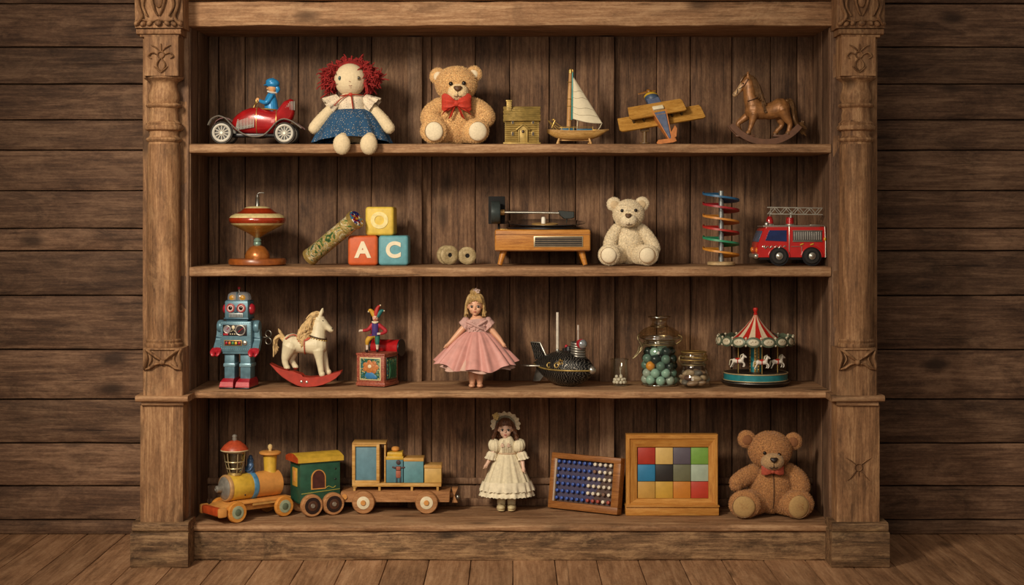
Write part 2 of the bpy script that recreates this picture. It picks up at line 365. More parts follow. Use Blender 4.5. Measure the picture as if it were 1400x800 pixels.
def pillar(sg, X):
    """X(px) maps a photo x of the left pillar to this side; sg = -1 left, +1 right"""
    def rng(a, b, y): p, q = X(a, y), X(b, y); return (min(p, q), max(p, q))
    cx = (X(200.5, -.04) + X(247, -.04)) / 2; r0 = abs(X(247, -.04) - X(200.5, -.04)) / 2; cy = -.035
    s = S(); a, b = rng(195, 256.5, 0); s.plank(a, b, .0, yB + .03, .05, zTop, 'z', .06, .0015, .004)
    pil = part('pillar', s, W_FRAME_Z)
    u = U(-.1)
    def relief(fn, x, y, z, name, k=1.0):
        q = S(); q.X = Matrix.Translation((x, y, z)) @ Matrix.Diagonal((u * k, u * k * 2.0, u * k, 1)); fn(q); part(name, q, W_FRAME_Z, pil)
    # capital: big carved block with leaf scrolls
    y0 = -.13; a, b = rng(184, 250, y0); w = (b - a)
    s = S(); s.plank(a, b, y0, .02, PZ(38, y0), zTop, 'z', .03, .003, .006, 9); part('capital_block', s, W_FRAME_Z, pil)
    mx = (a + b) / 2
    def leaves(q):
        for m in (-1, 1):
            q.tube([(m*31, 0, 62), (m*29, -1, 44), (m*26, -2, 26), (m*22, -2.5, 14), (m*27, -2, 6), (m*31, -1, 2)], [2.2, 2.6, 2.6, 2.4, 2.2, 1.5], 8, 4)
            q.tube([(m*21, 0, 60), (m*19, -1.6, 44), (m*21, -2, 28), (m*15, -2.2, 15)], [1.5, 2, 2, 1.2], 8, 4)
            q.tube([(m*4, -.5, 58), (m*9, -2, 42), (m*6, -1, 26), (m*1.5, -1, 16)], [1.4, 2, 2, 1.2], 8, 4)
            for i, x in enumerate((29, 21, 12)): q.ell((m*x, -1.2, 5 - (i % 2)), (4.6, 2.6, 3.4), (0, m*35, 0), 12, 8)
            q.tube([(m*31, -1, 8), (m*22, -1.8, 9.5), (m*12, -1.5, 7.5), (0, -2, 9)], 1.3, 8, 4)
        q.ell((0, -1.5, 5), (5, 2.8, 4), (0, 0, 0), 12, 8); q.ell((0, -1, 36), (6, 2, 10), (0, 0, 0), 12, 8)
    relief(leaves, mx, y0, PZ(37, y0), 'leaf_carving')
    s = S(); a, b = rng(186, 247, -.12); s.plank(a, b, -.12, .02, PZ(47, -.12), PZ(38.5, -.12), 'x', .02, .001, .012, 9)
    a, b = rng(191, 244, -.115); s.plank(a, b, -.112, .02, PZ(50.5, -.12), PZ(47, -.12), 'x', .02, .001, .008, 9); part('capital_moulding', s, W_FRAME_Z, pil)
    a, b = rng(196.5, 244, -.112); mx = (a + b) / 2
    s = S(); s.plank(a, b, -.112, .02, PZ(103.5, -.112), PZ(50, -.112), 'z', .03, .0012, .005); part('upper_block', s, W_FRAME_Z, pil)
    def flower(q):
        q.ring((0, -.3, 4), 4.4, 1.1, (0, 1, 0), 16, 6)
        for m in (-1, 1):
            q.tube([(0, -.4, 0), (m*5, -1, -7), (m*5, -1, -13), (0, -.4, -18)], [.8, 1.3, 1.3, .7], 6, 3)
            q.tube([(m*5, -.4, 4), (m*12, -1, 7), (m*17, -1, 2), (m*13, -.6, -1)], [.8, 1.4, 1.3, .7], 6, 3)
            q.tube([(m*2, -.4, 9), (m*7, -1, 14), (m*13, -1, 17)], [.8, 1.2, .7], 6, 3)
            q.tube([(m*9, -.4, -12), (m*4, -1, -17), (0, -1, -20)], [.7, 1.2, .8], 6, 3)
        q.tube([(0, -.4, 9), (0, -1, 19)], [1.4, .6], 6)
    relief(flower, mx, -.1125, PZ(79, -.112), 'flower_carving')
    z = lambda py: PZ(py, cy - r0 * .8)
    prof = [(1.08, 103), (1.15, 104.5), (1.15, 106.5), (1.02, 108.5), (.84, 111), (.76, 114), (.8, 120), (.9, 128), (.93, 134), (.86, 138.5), (.84, 140), (1.0, 141.5), (1.05, 143.5), (1.0, 145.5), (.84, 147), (.8, 150), (.86, 157), (.84, 163), (.9, 165.5), (1.03, 168), (1.0, 170), (1.1, 172), (1.13, 174.5), (1.08, 177), (.86, 179), (.82, 184), (.88, 187), (1.02, 188.5), (1.05, 190.5), (1.0, 192.5), (.88, 194), (.9, 198)]
    s = S(); s.rnd = .6; s.lathe([(r * r0, z(p)) for p, r in ((q, k) for k, q in prof)], Matrix.Translation((cx, cy, 0)), 36); part('turned_vase', s, W_FRAME_Z, pil)
    s = S(); s.rnd = .5; rs = []
    for i in range(41):
        p = 197 + (467 - 197) * i / 40; rr = r0 * (.94 + .05 * math.sin(PI * i / 40))
        ring = []
        for j in range(36):
            a = 2 * PI * j / 36; v = Vector((cx + rr * math.cos(a), cy + rr * math.sin(a), z(p)))
            ring.append(v + Vector((math.cos(a), math.sin(a), 0)) * noise.noise(v * 9) * .002)
        rs.append(ring)
    s.loft(rs); part('shaft', s, W_FRAME_Z, pil)
    s = S(); s.lathe([(r * r0, z(p)) for r, p in ((.98, 464), (1.04, 466), (1.02, 468), (1.0, 469), (1.1, 471), (1.1, 474), (1.02, 476.5))], Matrix.Translation((cx, cy, 0)), 36); part('shaft_collar', s, W_FRAME_Z, pil)
    y1 = -.115; a, b = rng(195.5, 250, y1); mx = (a + b) / 2
    s = S(); s.plank(a, b, y1, .02, PZ(541, y1), PZ(476, y1), 'z', .03, .0012, .005); part('lower_block', s, W_FRAME_Z, pil)
    def bow(q):
        for m in (-1, 1):
            q.tube([(m*3, -.5, -14), (m*11, -1.6, -8), (m*19, -1.6, -2), (m*23, -1, 0)], [1.6, 2.4, 2.2, 1.4], 8, 4)
            q.tube([(m*25, -.6, 0), (m*22, -1.6, -10), (m*24, -1.6, -20), (m*25, -1, -27)], [1.6, 2.6, 2.6, 1.4], 8, 4)
            q.tube([(m*25, -.6, -27), (m*17, -1.2, -25), (m*10, -1.6, -20), (m*3, -1, -19)], [1.2, 1.9, 1.9, 1.3], 8, 4)
            q.tube([(m*18, -.4, -4), (m*15, -1, -13), (m*19, -1, -21)], [.8, 1.4, .8], 8, 4)
        q.ell((0, -1.6, -17), (4, 2.6, 4), (0, 0, 0), 14, 8); q.box((0, -.4, .5), (52, 2, 2.4), bev=.6)
    relief(bow, mx, y1 - .0005, PZ(478, y1), 'bow_carving')
    y2 = -.135; a, b = rng(184.5, 256.5, y2); s = S(); s.plank(a, b, y2, .03, PZ(550, y2), PZ(541.5, y2), 'x', .02, .0022, .012, 9)
    s.plank(a + .02, b - .02, y2 + .02, .03, PZ(556, y2), PZ(549, y2), 'x', .02, .001, .006); part('ledge', s, W_FRAME_X, pil)
    a, b = rng(191.5, 250.5, -.1); s = S(); s.plank(a, b, -.1, .03, PZ(717, -.1), PZ(553, -.1), 'z', .03, .0015, .004); part('base_panel', s, W_FRAME_Z, pil)
    if sg > 0:
        def knot(q):
            q.ring((0, -.3, 3), 5, .7, (0, 1, 0), 16, 6)
            for m in (-1, 1):
                q.tube([(m*4, 0, 7), (m*10, -.5, 12), (m*17, 0, 16)], [.6, .9, .4], 6, 3); q.tube([(m*3, 0, -2), (m*9, -.5, -9), (m*15, 0, -15)], [.6, .9, .4], 6, 3)
            q.tube([(0, 0, -2), (0, -.5, -8)], [.8, .5], 6)
        relief(knot, (a + b) / 2, -.101, PZ(642, -.1), 'flower_carving')
    y3 = -.133; a, b = rng(178, 257, y3); s = S(); s.plank(a, b, y3, .03, 0, PZ(729, y3), 'x', .02, .003, .008, 7); s.plank(a + .004, b - .002, y3 + .012, .03, PZ(729, y3), PZ(716, y3), 'x', .02, .002, .012, 7)
    part('plinth_block', s, W_PLINTH, pil)
pillar(-1, PX)
pillar(1, lambda p, y: PX(1394.5 - p, y))
# ---------------------------------------------------------------- light and camera
wd = bpy.data.worlds.new('World'); bpy.context.scene.world = wd; wd.use_nodes = True
bg = wd.node_tree.nodes['Background']; bg.inputs[0].default_value = (1, .87, .72, 1); bg.inputs[1].default_value = .21
def lamp(name, typ, loc, tgt, power, col, **k):
    l = bpy.data.lights.new(name, typ); l.energy = power; l.color = col
    for a, b in k.items(): setattr(l, a, b)
    o = bpy.data.objects.new(name, l); C.objects.link(o); o.location = loc
    o.rotation_euler = (Vector(tgt) - Vector(loc)).to_track_quat('-Z', 'Y').to_euler(); return o
lamp('key_lamp', 'SPOT', (-2.3, -4.0, 3.15), (-.35, .2, 1.0), 900, (1, .875, .70), spot_size=math.radians(52), spot_blend=1.0, shadow_soft_size=.42)
lamp('fill_lamp', 'AREA', (-.7, -4.8, 2.3), (-.2, .3, .9), 48, (1, .85, .68), size=1.6)
cd = bpy.data.cameras.new('Camera'); cam = bpy.data.objects.new('Camera', cd); C.objects.link(cam)
cam.location = (0, -CAM_D, EYE); cam.rotation_euler = (PI / 2, 0, 0)
cd.sensor_width = 36; cd.lens = FOC / 1400 * 36; cd.shift_y = -(400 - HY) / 1400; cd.clip_start = .05
bpy.context.scene.camera = cam
vs = bpy.context.scene.view_settings; vs.view_transform = 'Standard'; vs.look = 'None'; vs.gamma = 1; vs.exposure = 0; vs.use_curve_mapping = False
# ================================================================ toy materials
BLACK = M('black_paint', '17161a', .35); CHROME = M('polished_metal', 'c4c0b4', .3, .85, .1); LOUVER = M('louver_tin', 'a9a59b', .55, .3, .15); STEEL = M('dull_steel', '8d8a84', .38, 1.0, .2)
BRASS = M('old_brass', 'a58a4c', .46, .45, .3, 50, .3); GOLD = M('gold_paint', 'c2a05a', .35, .7, .2); RUBBER = M('dark_rubber', '24211f', .7)
RED_TIN = M('red_tin', 'a31a1c', .22, .1, .2, 30, .05, **{'Coat Weight': .5}); RED = M('red_paint', 'b8231c', .35, 0, .15); CREAM = M('cream_paint', 'dccfae', .5, 0, .1)
WHITE = M('white_paint', 'e6e0d2', .4, 0, .06); BLUE_TIN = M('blue_tin', '2c86c0', .3, .1, .15); SKIN = M('painted_skin', 'd9a06c', .5, 0, .1)
DARKEYE = M('glossy_dark_eye', '1a120d', .12); TEAL = M('teal_paint', '2f8f8c', .35, 0, .2, 40); YELLOW = M('yellow_paint', 'd2aa2f', .45, 0, .15, 40)
ORANGE = M('orange_paint', 'c9702a', .45, 0, .2, 40); GREEN = M('green_paint', '2c7a52', .45, 0, .2, 40); PURPLE = M('purple_cloth', '3f2a6e', .7)
PINE = wood('pale_toy_wood', 'a87c48', 'c99b5f', 'dcb880', 'x', 4, .5, .15, .15, .1, .15, .2, .001)
OAK = wood('honey_toy_wood', '9a5f26', 'b9782f', 'd0954a', 'x', 4, .4, .2, .3, .1, .15, .2, .001)
OAKY = wood('turned_toy_wood', '8f6238', 'b5834f', 'cfa26c', 'z', 4, .5, .2, .3, .1, .15, .2, .001)
BROWNWOOD = wood('brown_toy_wood', '5b3a20', '8a5a32', 'a9744a', 'x', 4, .5, .25, .3, .1, .2, .2, .001)
def felt(name, c, c2=None): return M(name, c, .95, 0, .22, 160, .5, 900, .001, **{'Sheen Weight': .3})
SOLE = M('pale_sole_felt', 'e4d4b4', .95, 0, .1, 150, .4, 700)
# ---------------------------------------------------------------- racing car
RIMW = M('pale_rim', 'cfcabd', .45, .35, .1)
def wheel(T, name, c, r, parent=None, w=8, axis=(0, 1, 0), tire=RUBBER, rim=RIMW, spokes=12, hubm=None):
    """spoked tin wheel, axle along y; tyre > rim, spokes, hub"""
    x, y, z = c
    s = S(); s.ring(c, r * .86, r * .145, axis, 32, 10); s.ring((x, y - w * .16, z), r * .86, r * .13, axis, 32, 8); s.ring((x, y + w * .16, z), r * .86, r * .13, axis, 32, 8)
    t = T.add(name, s, tire, parent)
    s = S(); s.cyl((x, y - .5, z), (x, y + 2, z), r * .72, seg=28); T.add('wheel_disc', s, BLACK, t)
    s = S(); s.ring((x, y - w * .3, z), r * .72, r * .13, axis, 32, 8)
    for i in range(spokes):
        a = 2 * PI * i / spokes; s.cyl((x, y - w * .22, z), (x + r * .7 * math.cos(a), y - w * .22, z + r * .7 * math.sin(a)), r * .06, r * .06, 6)
    s.cyl((x, y - w * .15, z), (x, y - w * .5, z), r * .2, r * .12, 14); T.add('spoked_rim', s, rim, t)
    return t
T = Toy('racing_car', 'red vintage tin racing car with blue-capped driver, far left of top shelf', 'toy car', 351, 1, .14)
st = [(-33, 24, 33, 5), (-31, 20, 37, 9), (-26, 18, 42, 12), (-18, 16, 47.5, 15), (-8, 14.5, 51, 17), (2, 13.5, 52, 18), (12, 13.5, 50, 19), (22, 14, 47, 19), (29, 15, 48, 19), (33, 18, 54, 17), (38, 24, 60, 14), (46, 30, 63.5, 10), (50, 36, 62, 7), (52, 42, 58, 4)]
s = S(); rs = []
for x, z0, z1, hw in st:
    zc, hz = (z0 + z1) / 2, (z1 - z0) / 2
    rs.append([(x, hw * math.copysign(abs(math.cos(a)) ** .75, math.cos(a)), zc + hz * math.copysign(abs(math.sin(a)) ** .75, math.sin(a))) for a in [2 * PI * j / 28 for j in range(28)]])
s.loft(rs); body = T.add('body', s, RED_TIN, sharp=60)
s = S()
for i in range(12):
    x = -24 + i * 2.05; s.box((x, -14.6 - i * .25, 29 + (i - 6) * .5), (1.1, 2.2, 13 + i * .35), (-8, 0, 0), .3, 1)
s.tube([(-26, -13.2, 22.5), (-1, -17.6, 27), (-.5, -17, 41), (-24, -12.3, 34), (-26, -13.2, 22.5)], .6, 6, rnd=False); T.add('hood_louvers', s, LOUVER, body)
s = S()
for i in range(9): s.box((37 + i * 1.9, -12.6 + i * .8, 44 + min(i, 5) * 1.9), (.9, 2, 5 + min(i, 6) * 1.2), (0, 0, 24), .25, 1)
T.add('tail_louvers', s, LOUVER, body)
s = S()
for x in (-4, 28):
    k = [q for q in st if q[0] >= x][0]; zc, hz, hw = (k[1] + k[2]) / 2, (k[2] - k[1]) / 2, k[3]
    s.tube([(k[0], (hw + .3) * math.copysign(abs(math.cos(a)) ** .75, math.cos(a)), zc + (hz + .3) * math.copysign(abs(math.sin(a)) ** .75, math.sin(a))) for a in [2 * PI * j / 30 for j in range(30)]], .55, 6, closed=True, up=(1, 0, 0))
s.ring((17, 0, 48.5), 13, 1.1, (.08, 0, 1), 30, 8); T.add('gold_trim', s, GOLD, body)
s = S(); s.lathe([(12.4, 0), (12.4, .6)], Matrix.Translation((17, 0, 48.4)), 24); T.add('cockpit', s, BLACK, body)
fp = [(-62, 26), (-58.5, 33), (-53, 36.6), (-47, 38), (-39, 35), (-33, 29), (-26, 22), (-16, 14.5), (-6, 10.8), (2, 10), (12, 11.5), (20, 18), (28, 27), (34, 32), (41, 34), (50, 31.5), (57, 27), (64, 21.5)]
for sg in (-1, 1):
    s = S(); rs = []
    for i, (x, z) in enumerate(fp):
        yy = 26 if abs(x) > 8 else 25
        rs.append([(x, sg * 15, z), (x, sg * yy, z), (x, sg * yy, z + 1.3), (x, sg * 15, z + 1.3)])
    s.loft(rs); f = T.add('fender', s, M('maroon_tin', '4a1413', .3, .3), sharp=70)
    s = S(); s.tube([(x, sg * 26, z + .6) for x, z in fp], .85, 6, 2); T.add('fender_rim', s, CHROME, f)
s = S(); s.box((0, 0, 13), (70, 24, 5), bev=1.2); s.cyl((-44, -22, 15.5), (-44, 22, 15.5), 1.4); s.cyl((41, -22, 15), (41, 22, 15), 1.4); T.add('chassis', s, BLACK)
for x, r in ((-44, 15.5), (41, 15)):
    for sg in (-1, 1):
        w = wheel(T, 'wheel', (x, sg * 21, r + .3), r, tire=STEEL if 0 else RUBBER)
        q = S(); q.ring((x, sg * 21 - 3.2, r + .3), r * .93, .5, (0, 1, 0), 32, 6); T.add('tyre_band', q, STEEL, w)
s = S(); s.tube([(21, 0, 42), (20, 0, 52), (19.5, 0, 62), (20.5, 0, 70), (21.5, 0, 73)], [10, 9.5, 8.5, 5, 3.4], 16, 3)
s.ell((21, 0, 79), (6.2, 6, 7)); s.ell((14.9, -.3, 77.5), (1.6, 1.4, 1.6))
for sg in (-1, 1):
    s.tube([(21, sg * 7.5, 67), (15, sg * 11, 58), (8, sg * 8, 59), (2.5, sg * 4.5, 62)], [3.4, 3.3, 2.6, 1.7], 10, 4); s.ell((2, sg * 4.2, 62.6), (2.4, 2, 2.2))
    for k in range(3): s.tube([(.8, sg * 4 + k - 1, 63.5), (-.6, sg * 4 + k - 1, 62), (0, sg * 4 + k - 1, 60.6)], .55, 6, 2)
dr = T.fused('driver', s, [BLUE_TIN, SKIN], .55, 3, lambda x, y, z, n: 1 if (z > 72.5 or x < 4.2) else 0)
s = S(); s.ell((21.8, 0, 84), (9.6, 8.4, 6.4)); s.ell((20.5, 0, 86.5), (8.2, 7.6, 5)); s.tube([(27, 0, 80), (29, 0, 76), (28, 0, 73)], [3, 3.4, 2], 10, 2); s.ell((13.5, 0, 82), (4, 5.5, 1.3)); s.ell((22, 0, 91), (1.3, 1.3, 1)); T.add('cap', s, BLUE_TIN, dr)
s = S(); s.tube([(16.5, -8.2, 73), (21, -5.5, 71.5), (27, 0, 71.5)], 1.2, 8, 3); T.add('collar', s, WHITE, dr)
s = S(); 
for sg in (-1, 1): s.ell((15.7, sg * 2.6, 79.4), (.8, .9, .9))
T.add('eye', s, DARKEYE, dr)
s = S(); s.ring((0, 0, 60), 6, .7, (1, 0, -.35), 20, 6); s.cyl((0, 0, 60), (-6, 0, 48), .8); T.add('steering_wheel', s, GOLD)
# ---------------------------------------------------------------- rag doll
LINEN = M('cream_linen', 'ddc9a4', .95, 0, .08, 120, .5, 900, .001); RDRESS = dots('blue_spotted_cotton', '21496b', 'c9a66a', 150, .17, .9, 'd8d2c0')
BLOUSE = dots('cream_printed_cotton', 'dccbb0', '8a4a3a', 170, .2, .9, '5a4a44'); YARN = M('red_yarn', '8f1d1a', .9, 0, .35, 90, .3, 500); RIBBON = M('red_ribbon', 'b5301f', .6, 0, .2)
T = Toy('rag_doll', 'rag doll with curly red yarn hair and blue spotted dress, feet over shelf edge', 'doll', 481, 1, .12)
EDGE = -.12 / T.u
s = S(); s.ell((-2, -3, 88.5), (22, 20, 22.5)); s.tube([(-1, -2, 70), (-1, -1, 58), (0, 0, 42), (0, 0, 19)], [7, 13, 17, 18.5], 20, 3)
for sg in (-1, 1):
    s.tube([(sg * 18 + 1, -2, 60), (sg * 31 + 1, -6, 46), (sg * 43 + 1, -10, 32), (sg * 51 + 1, -13, 22)], [6, 7.5, 8.5, 8.2], 14, 4)
    x = -8 if sg < 0 else 28
    s.tube([(sg * 9, 0, 9), (x * .8, EDGE * .55, 8.5), (x, EDGE + 1, 8), (x, EDGE - 8, 2)], [7, 7, 7, 8], 14, 4)
    s.ell((x, EDGE - 13.8, -1.5), (11.6, 9, 14), (8, 0, sg * 3))
bd = T.fused('body', s, [LINEN], .8, 3); T.fur(bd, .5, .8, .5, 0, 3, lambda x, y, z: z < 60, .1)
fy = lambda x, z: -3 - 20 * math.sqrt(max(0, 1 - ((x + 2) / 22) ** 2 - ((z - 88.5) / 22.5) ** 2))
for x, m in ((-14.5, M('green_grey_iris', '4c6a66', .3)), (11, M('hazel_iris', '7a6a4c', .3))):
    e = S(); y = fy(x, 89.5); e.ell((x, y - .1, 89.5), (2.3, 1, 3)); eo = T.add('eye', e, m, bd)
    e = S(); e.ell((x + .2, y - .9, 89.6), (1.2, .6, 1.7)); T.add('pupil', e, DARKEYE, eo)
e = S(); e.tube([(-1.5, fy(-.5, 84.5) - .2, 85), (.5, fy(.5, 84) - .2, 84.4)], .45, 6); e.tube([(-2, fy(-1, 79) - .1, 79.6), (0, fy(0, 78.6) - .1, 78.9), (2, fy(2, 79) - .1, 79.7)], .5, 6, 2); e.tube([(-1, fy(0, 76) - .1, 76.6), (1.3, fy(1, 76) - .1, 76.6)], .4, 6); T.add('stitched_mouth', e, M('mouth_thread', 'a0705c', .8), bd)
s = S(); r = random.Random(5); s.ell((-2, 5, 93), (25, 17, 23))
for i in range(2100):
    a = r.uniform(0, 2 * PI); h = r.uniform(-.7, 1); q = math.sqrt(max(0, 1 - h * h)); d = Vector((q * math.cos(a), q * math.sin(a), h))
    if d.y < -.75 + .9 * (h > .55) or (d.y < -.15 and d.z < -.55) : continue
    if d.z < -.25 and abs(d.x) < .55: continue
    p = Vector((-2, 3, 93)) + Vector((d.x * (27 + 6 * (h < .3)), d.y * 18, d.z * 22))
    if p.y < -8 and abs(p.x + 2) < 19 and p.z < 106: continue
    l = r.uniform(5, 11); dd = (d + Vector((r.gauss(0, .5), r.gauss(0, .4) - .25, r.gauss(0, .45)))).normalized(); w = Vector((r.gauss(0, 1), r.gauss(0, 1), r.gauss(0, 1) - .7)) * l * .28
    s.rnd = r.random(); s.tube([p - d * 5, p + dd * l * .4 + w * .3, p + dd * l * .8 + w, p + dd * l * .75 + w * 1.6], [1.0, 1.05, .9, .6], 5, 2)
T.add('yarn_hair', s, YARN, bd)
def skirt(T, name, top, bot, z0, z1, mats, folds, amp, parent, cx=0, cy=0, seg=144, n=18, shape=1.0, zw=0, seed=0, thick=1.0, front=0, rag=0):
    """gathered cloth: loft from waist (rx, ry) to hem (rx, ry) with folds that grow towards the hem"""
    r = random.Random(seed); ph = [r.uniform(0, 6.28) for _ in range(8)]; s = S(); outer, inner = [], []
    for i in range(n + 1):
        t = i / n; e = t ** shape; A, B = [], []
        for j in range(seg):
            a = 2 * PI * j / seg
            f = math.sin(folds * a + ph[0] + .6 * math.sin(2 * a + ph[1])) * .7 + math.sin((folds * 1.6 // 1) * a + ph[2]) * .3 + .35 * math.sin(3 * a + ph[3])
            g = amp * f * (.15 + .85 * t)
            rx = top[0] + (bot[0] - top[0]) * e + g; ry = top[1] + (bot[1] - top[1]) * e + g
            z = z0 + (z1 - z0) * t + zw * t * t * math.sin(folds * .5 // 1 * a + ph[4]) + front * t * max(0, -math.sin(a)) ** 2 + (rag * math.sin(a * 40) * (i == n))
            A.append((cx + rx * math.cos(a), cy + ry * math.sin(a), z)); B.append((cx + (rx - thick) * math.cos(a), cy + (ry - thick) * math.sin(a), z + .3))
        outer.append(A); inner.append(B)
    s.loft(outer + inner[::-1], cap=False)
    return T.add(name, s, mats, parent, sharp=70)
sk = skirt(T, 'blue_skirt', (20, 18), (54, 46), 48, 2, RDRESS, 13, 2.6, None, 1, -1, shape=.62, seed=3, front=8)
s = S(); s.tube([(0, 0, 46), (0, 0, 52), (0, -1, 60), (-1, -2, 66), (-1, -2, 69)], [20, 20, 20, 16, 9.5], 28, 3, flat=.88, rnd=False, up=(1, 0, 0)); bl = T.add('blouse', s, BLOUSE)
for sg in (-1, 1):
    q = S(); rs = []
    c0 = Vector((sg * 17, -2, 63)); ax = Vector((sg * .78, -.15, -.6)).normalized(); u0 = Vector((0, 1, 0)); u0 = (u0 - ax * u0.dot(ax)).normalized(); v0 = ax.cross(u0)
    for i in range(9):
        t = i / 8; rr = 7.5 + 6 * t; rs.append([c0 + ax * (t * 19) + (u0 * math.cos(a) + v0 * math.sin(a)) * (rr + 1.6 * t * math.sin(9 * a)) for a in [2 * PI * j / 54 for j in range(54)]])
    q.loft(rs + [[Vector(p) * .97 + (c0 + ax * 10) * .03 for p in k] for k in rs[::-1]], False); T.add('ruffled_sleeve', q, BLOUSE, bl, sharp=80)
s = S(); s.tube([(-14, -13, 66), (-6, -17.5, 67), (0, -18.5, 67.5), (6, -18, 67.5), (15, -12, 67)], [1.2, 1.6, 1.6, 1.6, 1.2], 8, 4, flat=.5)
s.tube([(1, -19, 67), (2.4, -20.5, 58), (3.5, -20.5, 49)], [1.8, 2.4, 2.2], 8, 4, flat=.4); s.tube([(-4, -18, 66.5), (-14, -17, 61), (-22, -14, 53)], [1.2, 1.5, 1], 8, 4, flat=.5); s.ell((0, -19, 67.5), (3, 2, 2.4)); T.add('neck_ribbon', s, RIBBON, bl)
# ---------------------------------------------------------------- teddy bears
def teddy(T, fur_mat, sole, nose, H, ears, muz, nos, eyes, B, arms, feet, earin=None, fl=2.6, seed=1, fy=-26, tilt=0, muzm=None, seam=False, ncol=None):
    fl *= .78
    def E(name, c, r, m, par=None, rot=(0, 0, 0), dens=1.7, l=None, lump=.5, sd=0, w=.62):
        q = S(); q.ell(c, r, rot, 40, 26); o = T.add(name, q, m, par)
        for v in o.data.vertices: v.co += v.co.normalized() * noise.noise(v.co / T.u * .11) * lump * T.u
        if dens: T.fur(o, dens, l or fl, w, 0, seed * 31 + sd)
        return o
    x, z, rx, rz = B; bd = E('body', (x, 0, z), (rx, rx * .85, rz), fur_mat, sd=1)
    if seam: q = S(); q.tube([(x, -rx * .85 * math.sqrt(max(0, 1 - ((k) / rz) ** 2)) - 1.2, z + k) for k in range(int(-rz * .75), int(rz * .75), 4)], .7, 6); T.add('belly_seam', q, M('seam_thread', '5d4028', .9), bd)
    x, z, rx, rz = H; hy = -5; hd = E('head', (x, hy, z), (rx, rx * .86, rz), fur_mat, sd=2)
    for i, (ex, ez, er) in enumerate(ears):
        k = (1 if ex > x else -1); eo = E('ear', (ex, hy + 2, ez), (er, er * .5, er), fur_mat, hd, (0, k * 20, 0), l=fl * .8, sd=3 + i)
        q = S(); q.ell((ex - k * .6, hy + 2 - er * .34, ez - .8), (er * .62, er * .28, er * .62)); T.add('inner_ear', q, earin or sole, eo)
    mx, mz, mrx, mrz = muz; my = hy - rx * .74; mo = E('muzzle', (mx, my, mz), (mrx, mrx * .85, mrz), muzm or fur_mat, hd, dens=.9, l=fl * .5, sd=6, lump=.2)
    nx, nz, nrx, nrz = nos; ny = my - mrx * .85 * math.sqrt(max(.05, 1 - ((nz - mz) / mrz) ** 2 - ((nx - mx) / mrx) ** 2))
    q = S(); q.tube([(nx - nrx * .55, ny - .4, nz + nrz * .35), (nx, ny - .9, nz - nrz * .25), (nx + nrx * .55, ny - .4, nz + nrz * .35)], [nrz * .62, nrz * .85, nrz * .62], 12, 3); q.ell((nx, ny - .5, nz + nrz * .3), (nrx * .8, nrz * .8, nrz * .6)); T.add('nose', q, nose, hd)
    q = S(); b = mz - mrz * .55; yb = my - mrx * .85 * .83; q.tube([(nx, ny - .6, nz - nrz * .6), (mx, yb - 1, b)], .55, 6); q.tube([(mx - mrx * .35, yb + .4, b - .4), (mx - mrx * .15, yb - .4, b - 1.3), (mx, yb - .8, b), (mx + mrx * .15, yb - .4, b - 1.3), (mx + mrx * .35, yb + .4, b - .4)], .55, 6, 2); T.add('mouth', q, nose, hd)
    for ex, ez, er in eyes:
        y = hy - rx * .86 * math.sqrt(max(.1, 1 - ((ex - x) / rx) ** 2 - ((ez - z) / rz) ** 2)); q = S(); q.ell((ex, y - .9, ez), er); T.add('eye', q, DARKEYE, hd)
    for i, (pts, rad) in enumerate(arms):
        q = S(); q.tube(pts, rad, 24, 6); o = T.add('arm', q, fur_mat); T.fur(o, 1.7, fl, .62, 0, seed * 17 + i)
    for i, (fx, fz, frx, frz, px, pz, prx, prz, kx) in enumerate(feet):
        q = S(); q.tube([(kx, -4, fz), (fx + (kx - fx) * .45, fy * .55, fz), (fx, fy + 3, fz)], [frz * .85, frz * .92, frz * .9], 26, 5); o = T.add('leg', q, fur_mat); T.fur(o, 1.6, fl, .62, 0, seed * 13 + i)
        k = 1 if fx > B[0] else -1
        q = S(); q.ell((fx, fy - 2, fz), (frx, 8.6, frz), (4, 0, k * 6), 32, 20); fo = T.add('foot', q, fur_mat, o); T.fur(fo, 1.7, fl * .85, .62, 0, seed * 7 + i, lambda a, b, c: ((a - px) / prx) ** 2 + ((c - pz) / prz) ** 2 > .95)
        q = S(); q.ell((px, fy - 8.2, pz), (prx, 4.8, prz), (6, 0, k * 8), 32, 16); po = T.add('foot_pad', q, sole, o)
        q = S(); q.tube([(px + prx * math.cos(t), fy - 8.6, pz + prz * math.sin(t)) for t in [2 * PI * j / 30 for j in range(30)]], .5, 6, closed=True, up=(0, 1, 0)); T.add('pad_stitching', q, M('stitch_brown', '8a6a48', .9), po)
    return bd, hd
T = Toy('teddy_bear', 'golden tan teddy bear wearing a big red bow on top shelf', 'teddy bear', 625, 1, .17)
F1 = felt('golden_plush', 'e0b67a'); NB = M('brown_nose_thread', '5a3a1e', .55)
bd, hd = teddy(T, F1, SOLE, NB, (-1, 80, 28, 23.5), [(-26, 91, 11), (23, 94, 10.5)], (2, 68, 13.5, 11), (2, 71.5, 6, 4), [(-7.5, 78.5, 2.9), (10, 79.4, 2.9)], (-1, 30, 26, 31),
    [([(-22, -2, 52), (-33, -6, 42), (-36, -12, 32), (-28, -18, 26)], [10, 12, 12.5, 10]), ([(22, -2, 52), (33, -6, 43), (39, -12, 34), (34, -18, 29)], [10, 12, 12.5, 9])],
    [(-31, 15, 17.5, 16, -30, 14, 12.3, 12.8, -12), (26, 15, 17.5, 16, 29, 14, 12.3, 12.8, 12)], muzm=felt('pale_plush', 'ecd0a0'), seed=2)
s = S()
